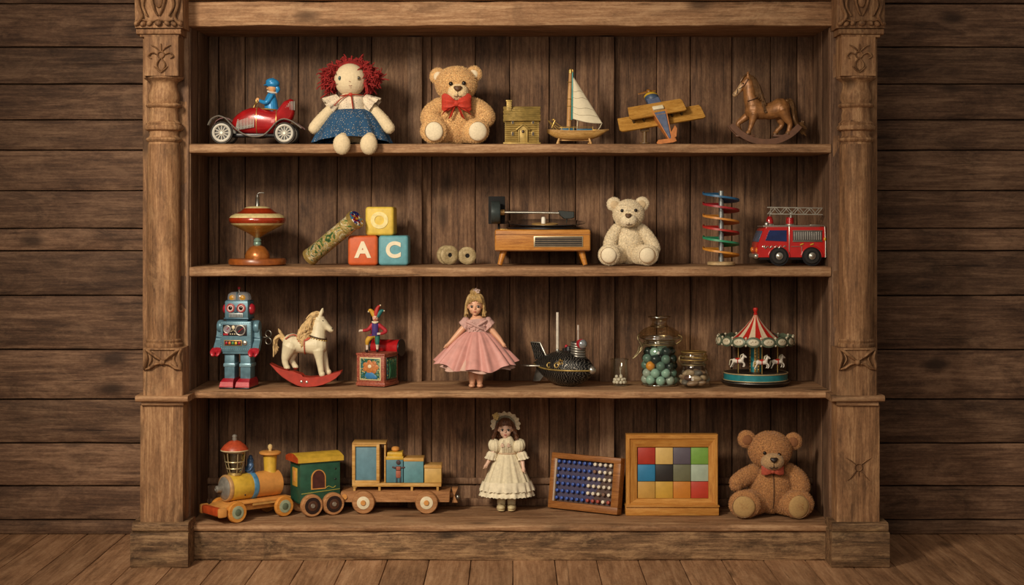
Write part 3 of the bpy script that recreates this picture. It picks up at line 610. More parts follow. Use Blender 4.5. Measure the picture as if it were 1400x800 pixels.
for k in (-1, 1):
    rs = []
    for i in range(13):
        t = i / 12; h = 2.6 + 8.2 * math.sin(min(1, t * 1.25) * PI / 2) * (1 - .25 * max(0, t - .8) / .2); d = 1.4 + 3.2 * math.sin(PI * min(1, t * .9 + .05))
        if i == 12: h *= .9; d *= .5
        rs.append([(k * 20 * t, -31 + 4 * t * t + d * math.cos(a) * (1 + .25 * math.sin(5 * a)), 52 + 1.5 * t + h * math.sin(a) * (1 - .18 * math.cos(4 * a + t * 3))) for a in [2 * PI * j / 40 for j in range(40)]])
    s.loft(rs)
    for (x1, z1, x2, z2, w) in ((5, 42, 9, 32, 4), (11, 45, 19, 38, 3.6)):
        s.loft([[(k * (a - w * g * .5), -31 - 1.2 * math.sin(g * 4), b + g * 1.6 * (a / 8)) for g in (-1, -.5, 0, .5, 1)] + [(k * (a - w * g * .5), -29.4 - 1.2 * math.sin(g * 4), b + g * 1.6 * (a / 8)) for g in (1, .5, 0, -.5, -1)] for a, b, w in ((1.5, 51, w * .5), (x1 * .6, (51 + z1) / 2, w * .8), (x1, z1, w), (x2, z2, w * 1.25))])
s.ell((0, -31.5, 52), (4.6, 3.4, 4.4)); T.add('red_bow', s, M('red_bow_cloth', 'bb3520', .75, 0, .2, 120, .4, 500))
# ---------------------------------------------------------------- brass house
T = Toy('toy_house', 'brass log cabin house with chimney beside the sailboat', 'toy house', 713.5, 1, .12)
s = S(); s.box((0, 0, 1.2), (51, 40, 2.4), bev=.5); T.add('base', s, BRASS)
s = S()
s.box((0, 0, 18), (44, 32, 32), bev=.5)
for i in range(11):
    z = 4 + i * 2.85
    for sg in (-1, 1): s.tube([(-23, sg * 16, z), (23, sg * 16, z)], 1.45, 8, rnd=False); s.tube([(sg * 22, -17, z), (sg * 22, 17, z)], 1.45, 8, rnd=False)
s.prism([(-16, 34), (16, 34), (0, 49)], -22, 22, 'yz'); wl = T.add('log_walls', s, BRASS)
for x in (-12.5, 15):
    for z in (14, 30):
        q = S(); q.box((x, -17.3, z), (4.4, 1.6, 6.4), bev=.3); q2 = S(); f = T.add('window', q, BRASS, wl); q2.box((x, -18.3, z), (2.6, .8, 4.6)); T.add('pane', q2, M('dark_pane', '2a1a10', .3), f)
q = S(); q.box((1.5, -18, 10.5), (9, 2.4, 17), bev=.5); q.tube([(-4, -19, 3), (-4, -19, 19)], 1.2, 8); q.tube([(7, -19, 3), (7, -19, 19)], 1.2, 8); d = T.add('door', q, BRASS, wl)
q = S(); q.tube([(-7.5, -20, 19.5), (1.5, -20, 26.5), (10.5, -20, 19.5)], 1.5, 8); q.prism([(-6, 19), (9, 19), (1.5, 25.5)], -19.5, -17); T.add('porch_gable', q, BRASS, d)
q = S(); q.ell((1.5, -19.6, 17), (2, .8, 2)); T.add('wreath', q, M('dark_pane2', '3a2414', .4), d)
for sg in (-1, 1):
    s = S()
    for i in range(7):
        t = i / 6; s.box((0, sg * (20.5 - 18.5 * t), 33 + 17 * t), (51 - 1.2 * (i % 2), 3.4, 2), (sg * -43, 0, 0), .4, 1)
    T.add('roof', s, BRASS)
s = S(); s.tube([(-24.5, 0, 51), (24.5, 0, 51)], 1.3, 8); T.add('ridge', s, BRASS)
s = S(); s.box((-17.5, -4, 51), (6.6, 7, 16), bev=.4); s.box((-17.5, -4, 59.5), (8.4, 8.6, 2.2), bev=.4)
for i in range(4): s.box((-17.5, -4, 47 + i * 3.2), (7.2, 7.6, .7))
T.add('chimney', s, BRASS)
# ---------------------------------------------------------------- sailboat
T = Toy('sailboat', 'wooden model sailboat with one cream triangular sail on a small stand', 'toy boat', 790, 1, .15)
s = S(); rs = []
for i in range(25):
    t = i / 24; x = -42 + 84 * t; k = math.sin(PI * min(1, max(0, t))) ** .6; hw = max(.5, 12 * k); zk = 5.5 + 12.5 * (abs(t - .47) * 2) ** 3.2; zt = 17.5 + 2.2 * (abs(t - .5) * 2) ** 2
    zk = min(zk, zt - .8); rs.append([(x, hw * math.cos(a), zt - (zt - zk) * abs(math.sin(a)) ** .7) for a in [-PI * j / 14 for j in range(15)]])
s.loft(rs); hl = T.add('hull', s, wood('boat_wood', '8f6a35', 'b5894b', 'cfa869', 'x', 4, .4, .15, .3, .1, .15))
s = S(); 
for sg in (-1, 1): s.tube([(-42 + 84 * i / 24, sg * max(.5, 12 * math.sin(PI * i / 24) ** .6), 17.7 + 2.2 * (abs(i / 24 - .5) * 2) ** 2) for i in range(25)], .8, 6)
T.add('gunwale', s, PINE, hl)
s = S(); s.box((-14, 0, 20), (20, 11, 4), bev=1); s.box((9, 0, 19.6), (22, 9, 3.2), bev=1); T.add('blue_cabin', s, M('blue_cabin_paint', '2a5f78', .4), hl)
s = S(); s.box((-14, 0, 22.4), (22, 12, .9), bev=.3); s.box((24, 0, 19.6), (8, 6, 2), bev=.5)
for x in (-22, -6, -12, 20): s.cyl((x, -6, 18), (x, -6, 24), .5)
s.tube([(-22, -6, 24), (20, -6, 23)], .45, 6); T.add('deck_rail', s, GOLD, hl)
s = S(); s.tube([(-12.5, 0, 16), (-11.5, 0, 60), (-10, 0, 98)], [3.2, 2.9, 2.2], 14, rnd=False); mo = T.add('mast', s, wood('mast_wood', 'a06f38', 'c08f55', 'd3a66c', 'z', 4, .4, .1, .2, .1, .1), hl)
s = S(); s.cyl((-10, 0, 97), (-10, 0, 101), 2.9); s.cyl((-7, 0, 96), (-7, 0, 102), 1.2); s.ell((-10, 0, 101.5), 2.2)
for z in (33, 52, 62, 85): s.ring((-11.2, 0, z), 3.1, .5)
T.add('mast_cap', s, GOLD, mo)
s = S(); s.tube([(-8.2, -1, 34), (-7.2, -1, 98)], .9, 8); T.add('halyard', s, TEAL, mo)
s = S(); N = 14; A, B = [], []
for i in range(N + 1):
    t = i / N; row = []; row2 = []
    for j in range(N + 1):
        q = j / N; p = Vector((-7, 0, 35)).lerp(Vector((-8.2, 0, 95)), q).lerp(Vector((33.5, 0, 28.5)).lerp(Vector((-8.0, 0, 95)), q), t)
        bl_ = 6 * math.sin(PI * t) * (1 - q) ** .7; p.z -= 2.2 * math.sin(PI * t) * (1 - q) * (1 - q)
        row.append(p + Vector((0, -bl_, 0))); row2.append(p + Vector((0, -bl_ + .8, 0)))
    A.append(row); B.append(row2)
s.loft([a + b[::-1] for a, b in zip(A, B)]); SAIL = M('sail_canvas', 'e0d4b6', .9, 0, .06, 60, .25, 400); sl = T.add('sail', s, SAIL, sharp=60)
s = S()
for q in (.15, .32, .5, .68): s.tube([A[i][int(q * N) + (i % 5 == 0) * 0] + Vector((0, -.4, -3.5 * math.sin(i * .5) * .35)) for i in range(N + 1)], .22, 5)
s.tube([A[i][0] + Vector((0, -.2, 0)) for i in range(N + 1)], .4, 5); s.tube([A[N][i] + Vector((0, -.2, 0)) for i in range(N + 1)], .4, 5); T.add('sail_seams', s, M('seam_grey', '9c907a', .9), sl)
s = S(); s.cyl((-1, 0, 20), (0, 0, 34), .5); T.add('boom_post', s, CREAM, hl)
s = S(); s.tube([(33, 0, 29), (30, 0, 23), (27, 0, 19)], .5, 6); T.add('sheet_rope', s, CREAM, hl)
s = S()
for a, b in (((-41, -2, 33), (-27, -3, 19)), ((-38, 2, 31), (-24, 0, 21)), ((-36, -3, 34), (-20, 2, 22)), ((-41, -2, 33), (-33, -2, 21)), ((-31, -2, 33), (-36, -2, 22))): s.cyl(a, b, .7, .7, 8)
s.ell((-33, -2, 33.5), 1.8); T.add('stern_rigging', s, GOLD, hl)
s = S()
for x in (-26, 15.5): s.tube([(x - math.copysign(4, x) * -.5, -7, .8), (x, -6, 7)], [1.8, 1.3], 8); s.tube([(x, 7, .8), (x, 6, 7)], [1.8, 1.3], 8)
s.box((-5, 0, 5.5), (44, 3, 1.6), bev=.4); T.add('stand', s, PINE)
# ---------------------------------------------------------------- biplane
T = Toy('toy_biplane', 'wooden toy biplane with blue fuselage tilted nose-up', 'toy plane', 902, 1, .16)
OW = wood('plane_wing_wood', '8a5f24', 'b07d33', 'c8984c', 'x', 4, .45, .15, .3, .1, .15); OT = M('orange_tail_wood', 'c0763a', .45, 0, .2)
ex = Vector((.985, -.05, .165)).normalized(); en = Vector((-.33, .5, .85)).normalized(); ez = ex.cross(en).normalized()
def fr(s, o=(0, 0, 36)):
    m = Matrix.Identity(4)
    for i, v in enumerate((ex, en, ez)):
        for j in range(3): m[j][i] = v[j]
    m.translation = Vector(o); s.X = m; return s
def wing(L, ch, c, b0, x0=0):
    s = fr(S()); k = 3.5; h = L / 2
    s.prism([(x0 - h, b0 + k), (x0 - h + k, b0 + ch), (x0 + h - k * .6, b0 + ch), (x0 + h, b0 + ch - k), (x0 + h, b0 + k * .4), (x0 + h - k, b0), (x0 - h + k * 1.6, b0), (x0 - h + 2, b0 + 1)], c - 1.6, c + 1.6, 'xy', .5); return s
T.add('lower_wing', wing(118, 22, -1, -13), OW); T.add('upper_wing', wing(78, 20, 15, -6, -3), OW)
for x in (-34, -20, 19, 32):
    s = fr(S()); s.box((x - 2, 1, 7), (2.4, 9, 16), (0, 6, 0), .5); T.add('wing_strut', s, M('dark_strut', '2b2622', .5))
s = fr(S()); rs = []
for b, hw, c0, c1 in ((25, 8.6, -3, 13), (14, 8.8, -4, 14), (2, 8.6, -4, 16), (-4, 8, -3, 17), (-34, 2.6, 0, 8), (-42, 1.4, 1, 6)): rs.append([(-hw, b, c0), (hw, b, c0), (hw, b, c1 - 1), (hw - 1.2, b, c1), (-hw + 1.2, b, c1), (-hw, b, c1 - 1)])
s.loft(rs); fu = T.add('fuselage', s, M('slate_blue_paint', '55607a', .5, 0, .25, 60), sharp=30)
s = fr(S())
for sg in (-1, 1):
    s.loft([[(sg * a, b, c0), (sg * (a + 1.3), b, c0), (sg * (a + 1.3), b, c1), (sg * a, b, c1)] for a, b, c0, c1 in ((8.4, 4, -3, 16.4), (7.8, -4, -3, 17.2), (2.5, -34, 0, 8.4), (1.2, -43, 1, 6.4))])
T.add('side_rail', s, OT, fu)
s = fr(S()); s.lathe([(8.8, 24), (9.6, 26), (9.6, 31), (8, 34.5), (3, 36), (2.6, 38)], Matrix.Translation((0, 0, 5)) @ Matrix.Rotation(-PI / 2, 4, 'X'), 24); cw = T.add('engine_cowl', s, M('cowl_blue', '3f5068', .45, 0, .2), fu)
s = fr(S()); s.lathe([(8.6, 30.5), (9.9, 31), (9.6, 33.5), (7, 36), (3, 37)], Matrix.Translation((0, 0, 5)) @ Matrix.Rotation(-PI / 2, 4, 'X'), 24); T.add('cowl_ring', s, YELLOW, cw)
s = fr(S()); s.box((0, 4, 18), (15, 6, 5), bev=1.2); T.add('windscreen', s, CREAM, fu)
s = fr(S()); s.ell((0, 41, 5), (3.6, 4, 3.6)); s.tube([(-15, 39.5, 6), (-5, 40.5, 5.4), (0, 41, 5), (5, 41, 4.6), (9, 41.5, 4)], [1.1, 1.9, 1.6, 1.9, 1.1], 10, 4, flat=.4); T.add('propeller', s, M('brown_propeller', '8a5a24', .4), fu)
s = S(); s.prism([(-6.5, 0), (-4, 4), (19, 6.8), (21, 2.4), (16, .4), (-5, -2.2)], -26, -22, 'xz', .6); s.X = Matrix.Translation((-4, 0, 2.5)); T.add('tail_plane', s, OT, fu)
s = S(); s.prism([(13, 4), (20.5, 8), (21.5, 20), (18.5, 24), (13, 14)], -25, -22, 'xz', .6); T.add('tail_fin', s, OT, fu)
s = S(); s.cyl((-20, 6, 0), (-20, 6, 18), 3, 2.6); s.box((-20, 6, 20), (12, 7, 8), bev=1.4); s.box((-20, 6, 25), (9, 6, 9), (0, -9, 0), 1); s.cyl((-20, 6, 0), (-20, 6, 1.4), 7); T.add('display_post', s, M('dark_post', '6a4f2c', .5))
# ================================================================ bronze rocking horse (top shelf)
BRONZE = M('bronze_lacquer', '99683c', .42, .2, .35, 55, .3, 160); BRONZE_D = M('dark_bronze', '6a4b2c', .45, .3, .3, 80, .4, 220); ROCK = M('brown_rocker_paint', '6a4630', .5, 0, .2, 50)
def strands(s, paths, r0, r1, seg=6, n=3, jit=0, rnd=None):
    rr = random.Random(rnd or 1)
    for p in paths:
        q = [Vector(a) + Vector((rr.gauss(0, jit), rr.gauss(0, jit), rr.gauss(0, jit))) for a in p]; k = len(q)
        s.tube(q, [r0 + (r1 - r0) * i / (k - 1) for i in range(k)], seg, n)
T = Toy('rocking_horse', 'bronze brown rocking horse with flowing tail at right end of top shelf', 'rocking horse', 1048, 1, .17)
s = S()
s.tube([(-17, 0, 49), (-2, 0, 47), (8, 0, 47.5), (19, 0, 51)], [14, 11.5, 12, 14.2], 20, 4)
s.tube([(-17, 0, 52), (-22, 0, 68), (-23.5, 0, 82), (-26, 0, 89)], [12.5, 9.8, 8, 6.5], 18, 4)
s.tube([(-26, 0, 89), (-33, 0, 81), (-38, 0, 75), (-43, 0, 69.5)], [7, 5.8, 4.4, 4.2], 16, 4, flat=.85); s.ell((-30, 0, 80), (5, 5, 6))
for sg in (-1, 1): s.tube([(-25.5, sg * 3.4, 93), (-26, sg * 4, 97), (-25.5, sg * 3.8, 101)], [2.2, 1.9, .6], 8)
def leg(s, pts): s.tube([p[:3] for p in pts], [p[3] for p in pts], 12, 4); p = pts[-1]; s.cyl((p[0] - .5, p[1], p[2] + 1.5), (p[0] - 1, p[1], p[2] - 3), p[3] * 1.1, p[3] * 1.45, 12)
leg(s, [(-18, -7, 43, 7), (-20, -7, 34, 4.8), (-22, -7, 27, 3.4), (-24, -7, 21, 2.7), (-25, -7, 17.5, 2.9)])
leg(s, [(-21, 7, 44, 6.5), (-31, 7, 36, 4.6), (-38, 7, 30, 3.4), (-36, 7, 23, 2.7), (-34, 7, 18, 2.9)])
leg(s, [(21, -7, 49, 9.5), (26, -7, 38, 6.6), (31, -7, 29, 3.8), (29.5, -7, 22, 3), (29, -7, 17, 3)])
leg(s, [(19, 7, 48, 9), (20, 7, 36, 6), (22, 7, 28, 3.6), (16, 7, 21, 3), (14, 7, 17, 3)])
bd = T.fused('body', s, [BRONZE, M('pale_bronze', 'c8a47a', .45, .15, .25, 60), BRONZE_D], .75, 6, lambda x, y, z, n: 2 if z < 17 else (1 if (x < -35 and z > 62) else 0))
s = S(); r = random.Random(4)
P0 = [(-25, 96), (-20, 92), (-17, 86), (-14, 80), (-12, 73), (-11, 66)]
pa = []
for i in range(60):
    t = r.random() * 4.99; k = int(t); f = t - k; x = P0[k][0] + (P0[k+1][0] - P0[k][0]) * f; z = P0[k][1] + (P0[k+1][1] - P0[k][1]) * f; sd = -1 if r.random() < .75 else 1
    pa.append([(x, sd * 1.5, z), (x + 4, sd * 6, z - 4), (x + 7 - f, sd * 9, z - 14), (x + 9 + r.uniform(-2, 2), sd * 10.5, max(45, z - 26))])
strands(s, pa, 2.6, 1.2, 6, 3, .7, 3); strands(s, [[(-26, 0, 97), (-32, -3, 93), (-36, -3, 87)], [(-26, 0, 97), (-31, 2, 92), (-34, 3, 86)]], 2, 1); T.add('mane', s, BRONZE_D, bd)
s = S(); pa = []
for i in range(30):
    e = r.uniform(-1, 1); pa.append([(28, e * 2, 60), (34, e * 3, 58 + e), (37 + e, e * 4, 46), (40 + e * 2, e * 4, 32 - e * 3), (47 + e * 2, e * 3, 26 + e * 6), (52 + r.uniform(-3, 2), e * 2, 24 + e * 10)])
strands(s, pa, 2.8, 1.1, 6, 4, .9, 8); T.add('tail', s, BRONZE_D, bd)
s = S(); s.tube([(-27, -9.7, 60), (-20, -11.5, 62), (-12, -10.5, 66)], .7, 6, 3); s.tube([(-38, -4.2, 77), (-31, -6.2, 82), (-26, -7, 90)], .6, 6, 2); s.tube([(-41, -4.6, 71), (-40, -4.6, 75.5), (-38.5, 0, 79)], .6, 6, 2); T.add('bridle', s, M('bridle_leather', '3f2413', .6), bd)
s = S()
for sg in (-1, 1): s.ell((-32.5, sg * 5.4, 84), (1.3, .9, 1.3)); s.ell((-44.5, sg * 2.6, 70), (1, 1.2, 1))
T.add('eye', s, DARKEYE, bd)
for sg in (-1, 1):
    s = S(); s.arc_band((-2, 62.3), 62, 54, 270 - 54, 270 + 52, sg * 8 - 2.4, sg * 8 + 2.4, 40); T.add('rocker', s, ROCK)
s = S()
for x, z in ((-30, 12.8), (21, 12.8)): s.box((x, 0, z), (26, 18, 2.6), bev=.6)
T.add('foot_board', s, ROCK)
# ================================================================ second shelf
T = Toy('spinning_top', 'red and cream striped tin spinning top on wooden stand', 'spinning top', 352, 2, .17)
WSTAND = M('brown_lacquer_stand', '8a4a1e', .3, 0, .3, 40, .1)
s = S(); s.lathe([(36, 0), (39, 1.5), (39.5, 6), (38, 9), (18, 9.6)], seg=48); T.add('stand_base', s, WSTAND)
s = S(); s.lathe([(16.5, 9.4), (17, 13), (15, 19), (10, 25), (5, 27)], seg=36); T.add('stand_dome', s, M('copper_lacquer', 'a8642c', .28, .35, .2))
s = S(); s.lathe([(4, 26.5), (5.4, 28.5), (5.2, 31), (4.4, 32), (5.6, 33.5), (4.4, 35.5), (2.2, 38)], seg=24); T.add('stand_collar', s, M('verdigris_collar', '7d9a8c', .35, .4))
TOPM = [M('top_amber', 'b07a34', .24, .3), M('top_gold', 'c49a4a', .26, .4), M('top_cream', 'd8c58c', .3, .1), M('top_red', '9c3314', .2, .15, **{'Coat Weight': .6})]
pr = [(2, 37, 0), (10, 42, 0), (17, 46, 0), (22, 48.5, 1), (29, 52, 1), (34, 55, 1), (34.4, 55.4, 2), (36.6, 57.6, 2), (37, 58, 3), (38.6, 60.5, 3), (38.8, 62, 3), (38, 65, 3), (36.5, 67, 2), (36, 67.5, 2), (30, 70.6, 2), (24, 73.2, 3), (23.4, 73.6, 3), (18, 78, 3), (15, 79.5, 2), (14, 80, 2), (4, 81, 2)]
s = S(); s.lathe([(a, b) for a, b, m in pr], seg=56, mats=[m for a, b, m in pr[1:]]); T.add('top_body', s, TOPM, sharp=25)
s = S(); s.lathe([(3.6, 79), (3, 81), (2.6, 92), (3.2, 93)], seg=16); s.cyl((0, 0, 93), (0, 0, 96), 2); s.tube([(0, 0, 95), (1, 0, 98), (5, 0, 99), (9, 0, 98.6)], 1, 8, 3); T.add('plunger_handle', s, STEEL)
# ---------------------------------------------------------------- kaleidoscope
k = NT('marbled_paper'); co = k.a('TexCoord').outputs['Object']
w = k.a('TexNoise', {'Vector': k.mul(co, (1, 1, 1)), 'Scale': 15.0, 'Detail': 3.0, 'Distortion': 4.0}).outputs[0]
MARBLE = k.bsdf(k.ramp(w, [(.28, '1e3a2a'), (.42, '4d6a3c'), (.47, 'c8b070'), (.54, '8a6a34'), (.6, 'e0d2a8'), (.68, '35553d')]), .3, 0)
k = NT('jewel_glass'); v = k.a('TexVoronoi', {'Vector': k.a('TexCoord').outputs['Object'], 'Scale': 110.0})
JEWEL = k.bsdf(k.ramp(k.a('SeparateColor', {0: v.outputs['Color']}).outputs[0], [(0, '0f2a66'), (.25, '7a1420'), (.42, 'd8d4c8'), (.55, '1f5f7a'), (.7, '3a1f5a'), (.85, 'c48a2a')], 'CONSTANT'), .12, 0, v.outputs['Distance'], .5, .003)
T = Toy('kaleidoscope', 'marbled green and gold kaleidoscope tube leaning on the orange block', 'kaleidoscope', 454, 2, .21)
a = Vector((-31, 4, 12.5)); d = Vector((65, -40, 51)); L = d.length; q = Vector((0, 0, 1)).rotation_difference(d.normalized()).to_matrix().to_4x4(); q.translation = a
s = S(); s.lathe([(10.5, 0), (11.4, 1), (11.4, L)], q, 36); tb = T.add('tube', s, MARBLE)
for z, r0, h in ((-1.5, 12.1, 6), (L * .8, 12.1, 2.4), (L - 3, 13, 7)):
    s = S(); s.lathe([(r0 - 1, z), (r0, z + .8), (r0, z + h - .8), (r0 - 1, z + h)], q, 36); T.add('brass_band', s, BRASS)
s = S(); s.lathe([(12, L - 1), (12.2, L + 3.5), (10.5, L + 6), (3, L + 7)], q, 36)
rr = random.Random(2)
T.add('jewelled_end', s, JEWEL)
q2 = S(); q2.lathe([(1.5, -2), (2.2, -1.4), (2.2, -1)], q, 16); T.add('eyepiece', q2, BLACK)
# ---------------------------------------------------------------- letter blocks
def block(ch, label, col, px, y, dz, w, lcol, rot, depthshift=0):
    T = Toy('letter_block', label, 'toy block', px, 2, y, rot, 'letter blocks', dz); s = S(); s.box((0, 0, w / 2), (w, w, w), bev=4.2, bseg=4); b = T.add('cube', s, col, sharp=80)
    T.text(ch, 29, lcol, None, (0, -w / 2 - .15, w / 2)); return T
LC = M('letter_cream', 'e6d9ba', .6, 0, .06)
block('A', 'orange wooden block with a cream letter A, lower left of the three', M('orange_block_paint', 'c85a28', .55, 0, .1, 60, .3, 300), 497.8, .2, 0, 40.5, LC, 0)
block('C', 'teal wooden block with a cream letter C beside the orange block', M('teal_block_paint', '5f9aa4', .55, 0, .12, 60, .3, 300), 539.6, .2, 0, 40.5, LC, -1)
block('O', 'yellow wooden block with a pale letter O on top of two blocks', M('yellow_block_paint', 'd9b94a', .55, 0, .12, 60, .3, 300), 521.3, .2, 40.6, 39, M('letter_pale', 'e8d692', .6), -3)
# ---------------------------------------------------------------- wooden spools
for px, lab, rot, r0, w in ((612, 'pale wooden spool with a dark hole, left of the pair', 26, 13, 17), (638.5, 'slightly smaller wooden spool, right of the pair', 8, 12, 12)):
    T = Toy('wooden_spool', lab, 'spool', px, 2, .27, rot, 'wooden spools'); sp = wood('spool_wood', '7d6a4a', 'a8946c', 'c8b48c', 'y', 5, .6, .2, .2, .1, .2)
    s = S(); Q = Matrix.Translation((0, 0, r0)) @ Matrix.Rotation(PI / 2, 4, 'X')
    h = w / 2; s.lathe([(3, h - 3), (3, h), (3.2, h + .3), (r0 * .7, h + .8), (r0 - 1.2, h), (r0, h - 1.2), (r0, h - 4), (r0 - 2.2, h - 5), (r0 - 2.2, -h + 5), (r0, -h + 4), (r0, -h + 1), (r0 - 1, -h), (2, -h)], Q, 36, cap=False); T.add('spool_body', s, sp)
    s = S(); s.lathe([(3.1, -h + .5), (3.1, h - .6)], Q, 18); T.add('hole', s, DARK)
# ---------------------------------------------------------------- record player
T = Toy('record_player', 'wooden record player on four splayed legs with black disc and silver arm', 'record player', 741, 2, .225)
CAB = wood('cabinet_wood', '8f551f', 'b97a34', 'd0954c', 'x', 3, .42, .15, .35, .1, .15, .25, .001)
s = S(); s.box((0, 0, 33.5), (128, 100, 29), bev=2.4, bseg=3); cb = T.add('cabinet', s, CAB)
s = S(); s.box((0, -50.2, 41.5), (127, .8, .8)); s.box((0, -50.2, 20.5), (127, .8, .7)); T.add('cabinet_groove', s, BROWNWOOD, cb)
s = S(); s.box((21, -50, 32), (66, 2, 14.5), bev=.6); g = T.add('grille', s, M('grille_frame', 'b8a888', .4, .6), cb)
s = S(); s.box((21, -51.1, 32), (63, .8, 12)); T.add('grille_cloth', s, M('dark_grille', '2b231d', .7), g)
s = S()
for i in range(4): s.box((21, -51.7, 27.6 + i * 2.95), (63, 1, .8), bev=.2, bseg=1)
T.add('grille_slats', s, M('slat_metal', '8c7d68', .45, .4), g)
for x in (-1, 1):
    for y in (-1, 1):
        s = S(); s.tube([(x * 57.5, y * 40, .3), (x * 52, y * 36, 20)], [3.2, 4.8], 14, rnd=False); T.add('leg', s, OAK)
s = S(); s.lathe([(46, 48), (50, 48.6), (50, 50.5), (46, 51)], Matrix.Translation((4, 0, 0)), 64)
RQ = Matrix.Translation((4, 0, 54)) @ Matrix.Rotation(math.radians(4.2), 4, 'X') @ Matrix.Translation((0, 0, -52)); pl = T.add('platter', s, BLACK)
s = S(); s.lathe([(2, 52), (20, 52.2), (52, 53.8), (55.5, 54.8), (55.5, 55.6), (52, 54.8), (20, 53.3), (2, 53)], RQ, 80)
VIN = M('vinyl', '121012', .18, 0, .1, **{'Coat Weight': .4}); T.add('record', s, VIN, pl)
s = S(); s.lathe([(18, 53.3), (18, 53.8)], RQ, 40); T.add('record_label', s, M('record_label_paper', 'b08a4e', .6), pl)
s = S(); s.lathe([(3, 53), (3, 61), (2.4, 63.5), (1, 64)], Matrix.Translation((2, 0, 1)), 16); T.add('spindle', s, WHITE, pl)
s = S(); s.box((-62, 16, 74), (23, 5, 38), bev=.8); s.cyl((-59, 10, 46), (-59, 10, 60), 1.6); pb = T.add('arm_housing', s, M('matt_black_housing', '0d0c0c', .85))
s = S(); Q = Matrix.Translation((-63, 0, 71)) @ Matrix.Rotation(PI / 2, 4, 'Y'); s.lathe([(13.5, -7), (15.5, -6), (15.8, 4), (14.5, 6), (8, 6.2)], Q, 32); s.box((-60, 6, 71), (6, 14, 8)); T.add('counterweight', s, M('counterweight_grey', '3c4544', .35, .3), pb)
s = S(); s.cyl((-57, 0, 71), (-51.5, 0, 71), 4, 4, 18); T.add('pivot_knob', s, M('pivot_brass', 'b89058', .45, .3), pb)
s = S(); s.tube([(-52, 0, 71), (0, -3, 70.6), (24, -4, 70)], [1.7, 1.6, 1.6], 12, rnd=False); am = T.add('tone_arm', s, CHROME)
s = S(); s.prism([(22, 73.5), (44, 72), (44, 64), (40, 62.5), (30, 62), (24, 67)], -9, 1, 'xz', 1); s.cyl((34, -4, 62), (33, -4, 56.5), 1, .4); T.add('cartridge', s, M('cartridge_black', '1e2420', .4), am)
s = S(); s.box((-52, -42, 48.4), (10, 5, 1), bev=.3); T.add('name_plate', s, BRASS, cb)
# ---------------------------------------------------------------- cream bear
T = Toy('teddy_bear', 'cream white teddy bear with no bow, right of the record player', 'teddy bear', 858, 2, .16)
F2 = felt('cream_plush', 'e4d3b2')
teddy(T, F2, M('cream_sole', 'ecdcbc', .95, 0, .08, 150, .4, 700), M('brown_stitch_nose', '5b4026', .6), (1, 68.5, 21, 19.5), [(-19, 82, 9.5), (19.5, 82.5, 9.5)], (0, 60, 11.5, 9), (-1, 66, 4, 3.6), [(-9, 73, 2.3), (9.5, 73.5, 2.3)], (2, 28, 20, 27),
    [([(-14, -2, 48), (-21, -7, 38), (-25, -13, 27), (-24, -18, 21)], [8, 8.5, 8.5, 7.5]), ([(17, -2, 48), (26, -6, 38), (33, -10, 27), (35, -14, 20)], [8, 8.5, 8.5, 8])],
    [(-27, 13.5, 14.5, 14, -28, 13, 10.5, 10.5, -10), (25, 13.5, 14.5, 14, 24, 13, 10.5, 10.5, 12)], earin=M('ear_linen', 'cbb28c', .95), fl=1.7, seed=5, fy=-28)
# ---------------------------------------------------------------- spiral marble run
T = Toy('spiral_marble_run', 'multicoloured spiral marble run tower on a round wooden base', 'marble run', 986, 2, .15)
s = S(); s.lathe([(17, 0), (19, 1), (19, 4), (17.5, 5.2), (4, 5.4)], seg=40); T.add('base', s, M('pale_base_wood', 'b79b70', .5, 0, .2))
s = S(); s.cyl((0, 0, 4), (0, 0, 102), 3.6, 3.6, 20); T.add('pole', s, M('steel_pole', 'a2a8a8', .3, .8))
cols = [M('ramp_amber', 'c8852e', .4), M('ramp_green', '2f8a62', .4), M('ramp_crimson', 'ad2a22', .4), M('ramp_orange', 'c98436', .4), M('ramp_red', '9a2028', .4), M('ramp_blue', '2c5f86', .4)]
for k, z in enumerate((21, 36, 51, 66, 82, 96)):
    s = S(); rs = []; N = 40; a0 = math.radians(150)
    for i in range(N + 1):
        t = i / N; a = a0 + t * math.radians(262); ca, sa = math.cos(a), math.sin(a); zz = z + 3.5 - 13.5 * t + (0 if k else 0)
        R1 = 26 * (1 - .08 * math.sin(PI * t)); rs.append([(r_ * ca, r_ * sa, zz + dz) for r_, dz in ((3, 0), (R1 - 1.4, 0), (R1 - 1.2, 1.6), (R1, 1.7), (R1 + .2, -1), (3, -1.2))])
    s.loft(rs); T.add('spiral_ramp', s, cols[k], sharp=30)
# ---------------------------------------------------------------- fire engine
T = Toy('fire_engine', 'shiny red toy fire engine with silver ladder on its roof', 'toy fire engine', 1077, 2, .15, 4)
FR = M('fire_red', 'c01f1c', .25, 0, .1, 30, .02, **{'Coat Weight': .5}); WIN = M('blue_window_glass', '1a2a5c', .1, 0, .2, 40, **{'Coat Weight': .5}); CHR = CHROME
s = S(); hw = 21
prof = [(-46, 9), (-46.5, 20), (-45, 28), (-38, 47), (-34, 50.5), (47, 50.5), (48, 49), (48, 9)]
s.loft([[(x * .985, y, 28 + (z - 28) * .98) for x, z in prof] if abs(y) == hw else [(x, y, z) for x, z in prof] for y in (-hw, -hw + 1.2, hw - 1.2, hw)]); bd = T.add('body', s, FR, sharp=30)
s = S(); s.box((1, 0, 51), (78, 38, 1.4), bev=.4); s.tube([(-38, -19, 52), (46, -19, 52)], .8, 8); s.tube([(46, -20.5, 51), (47, -21, 30), (47, -21, 9)], .9, 8, rnd=False); s.tube([(-3, -21.4, 51), (-3, -21.4, 10)], .5, 6)
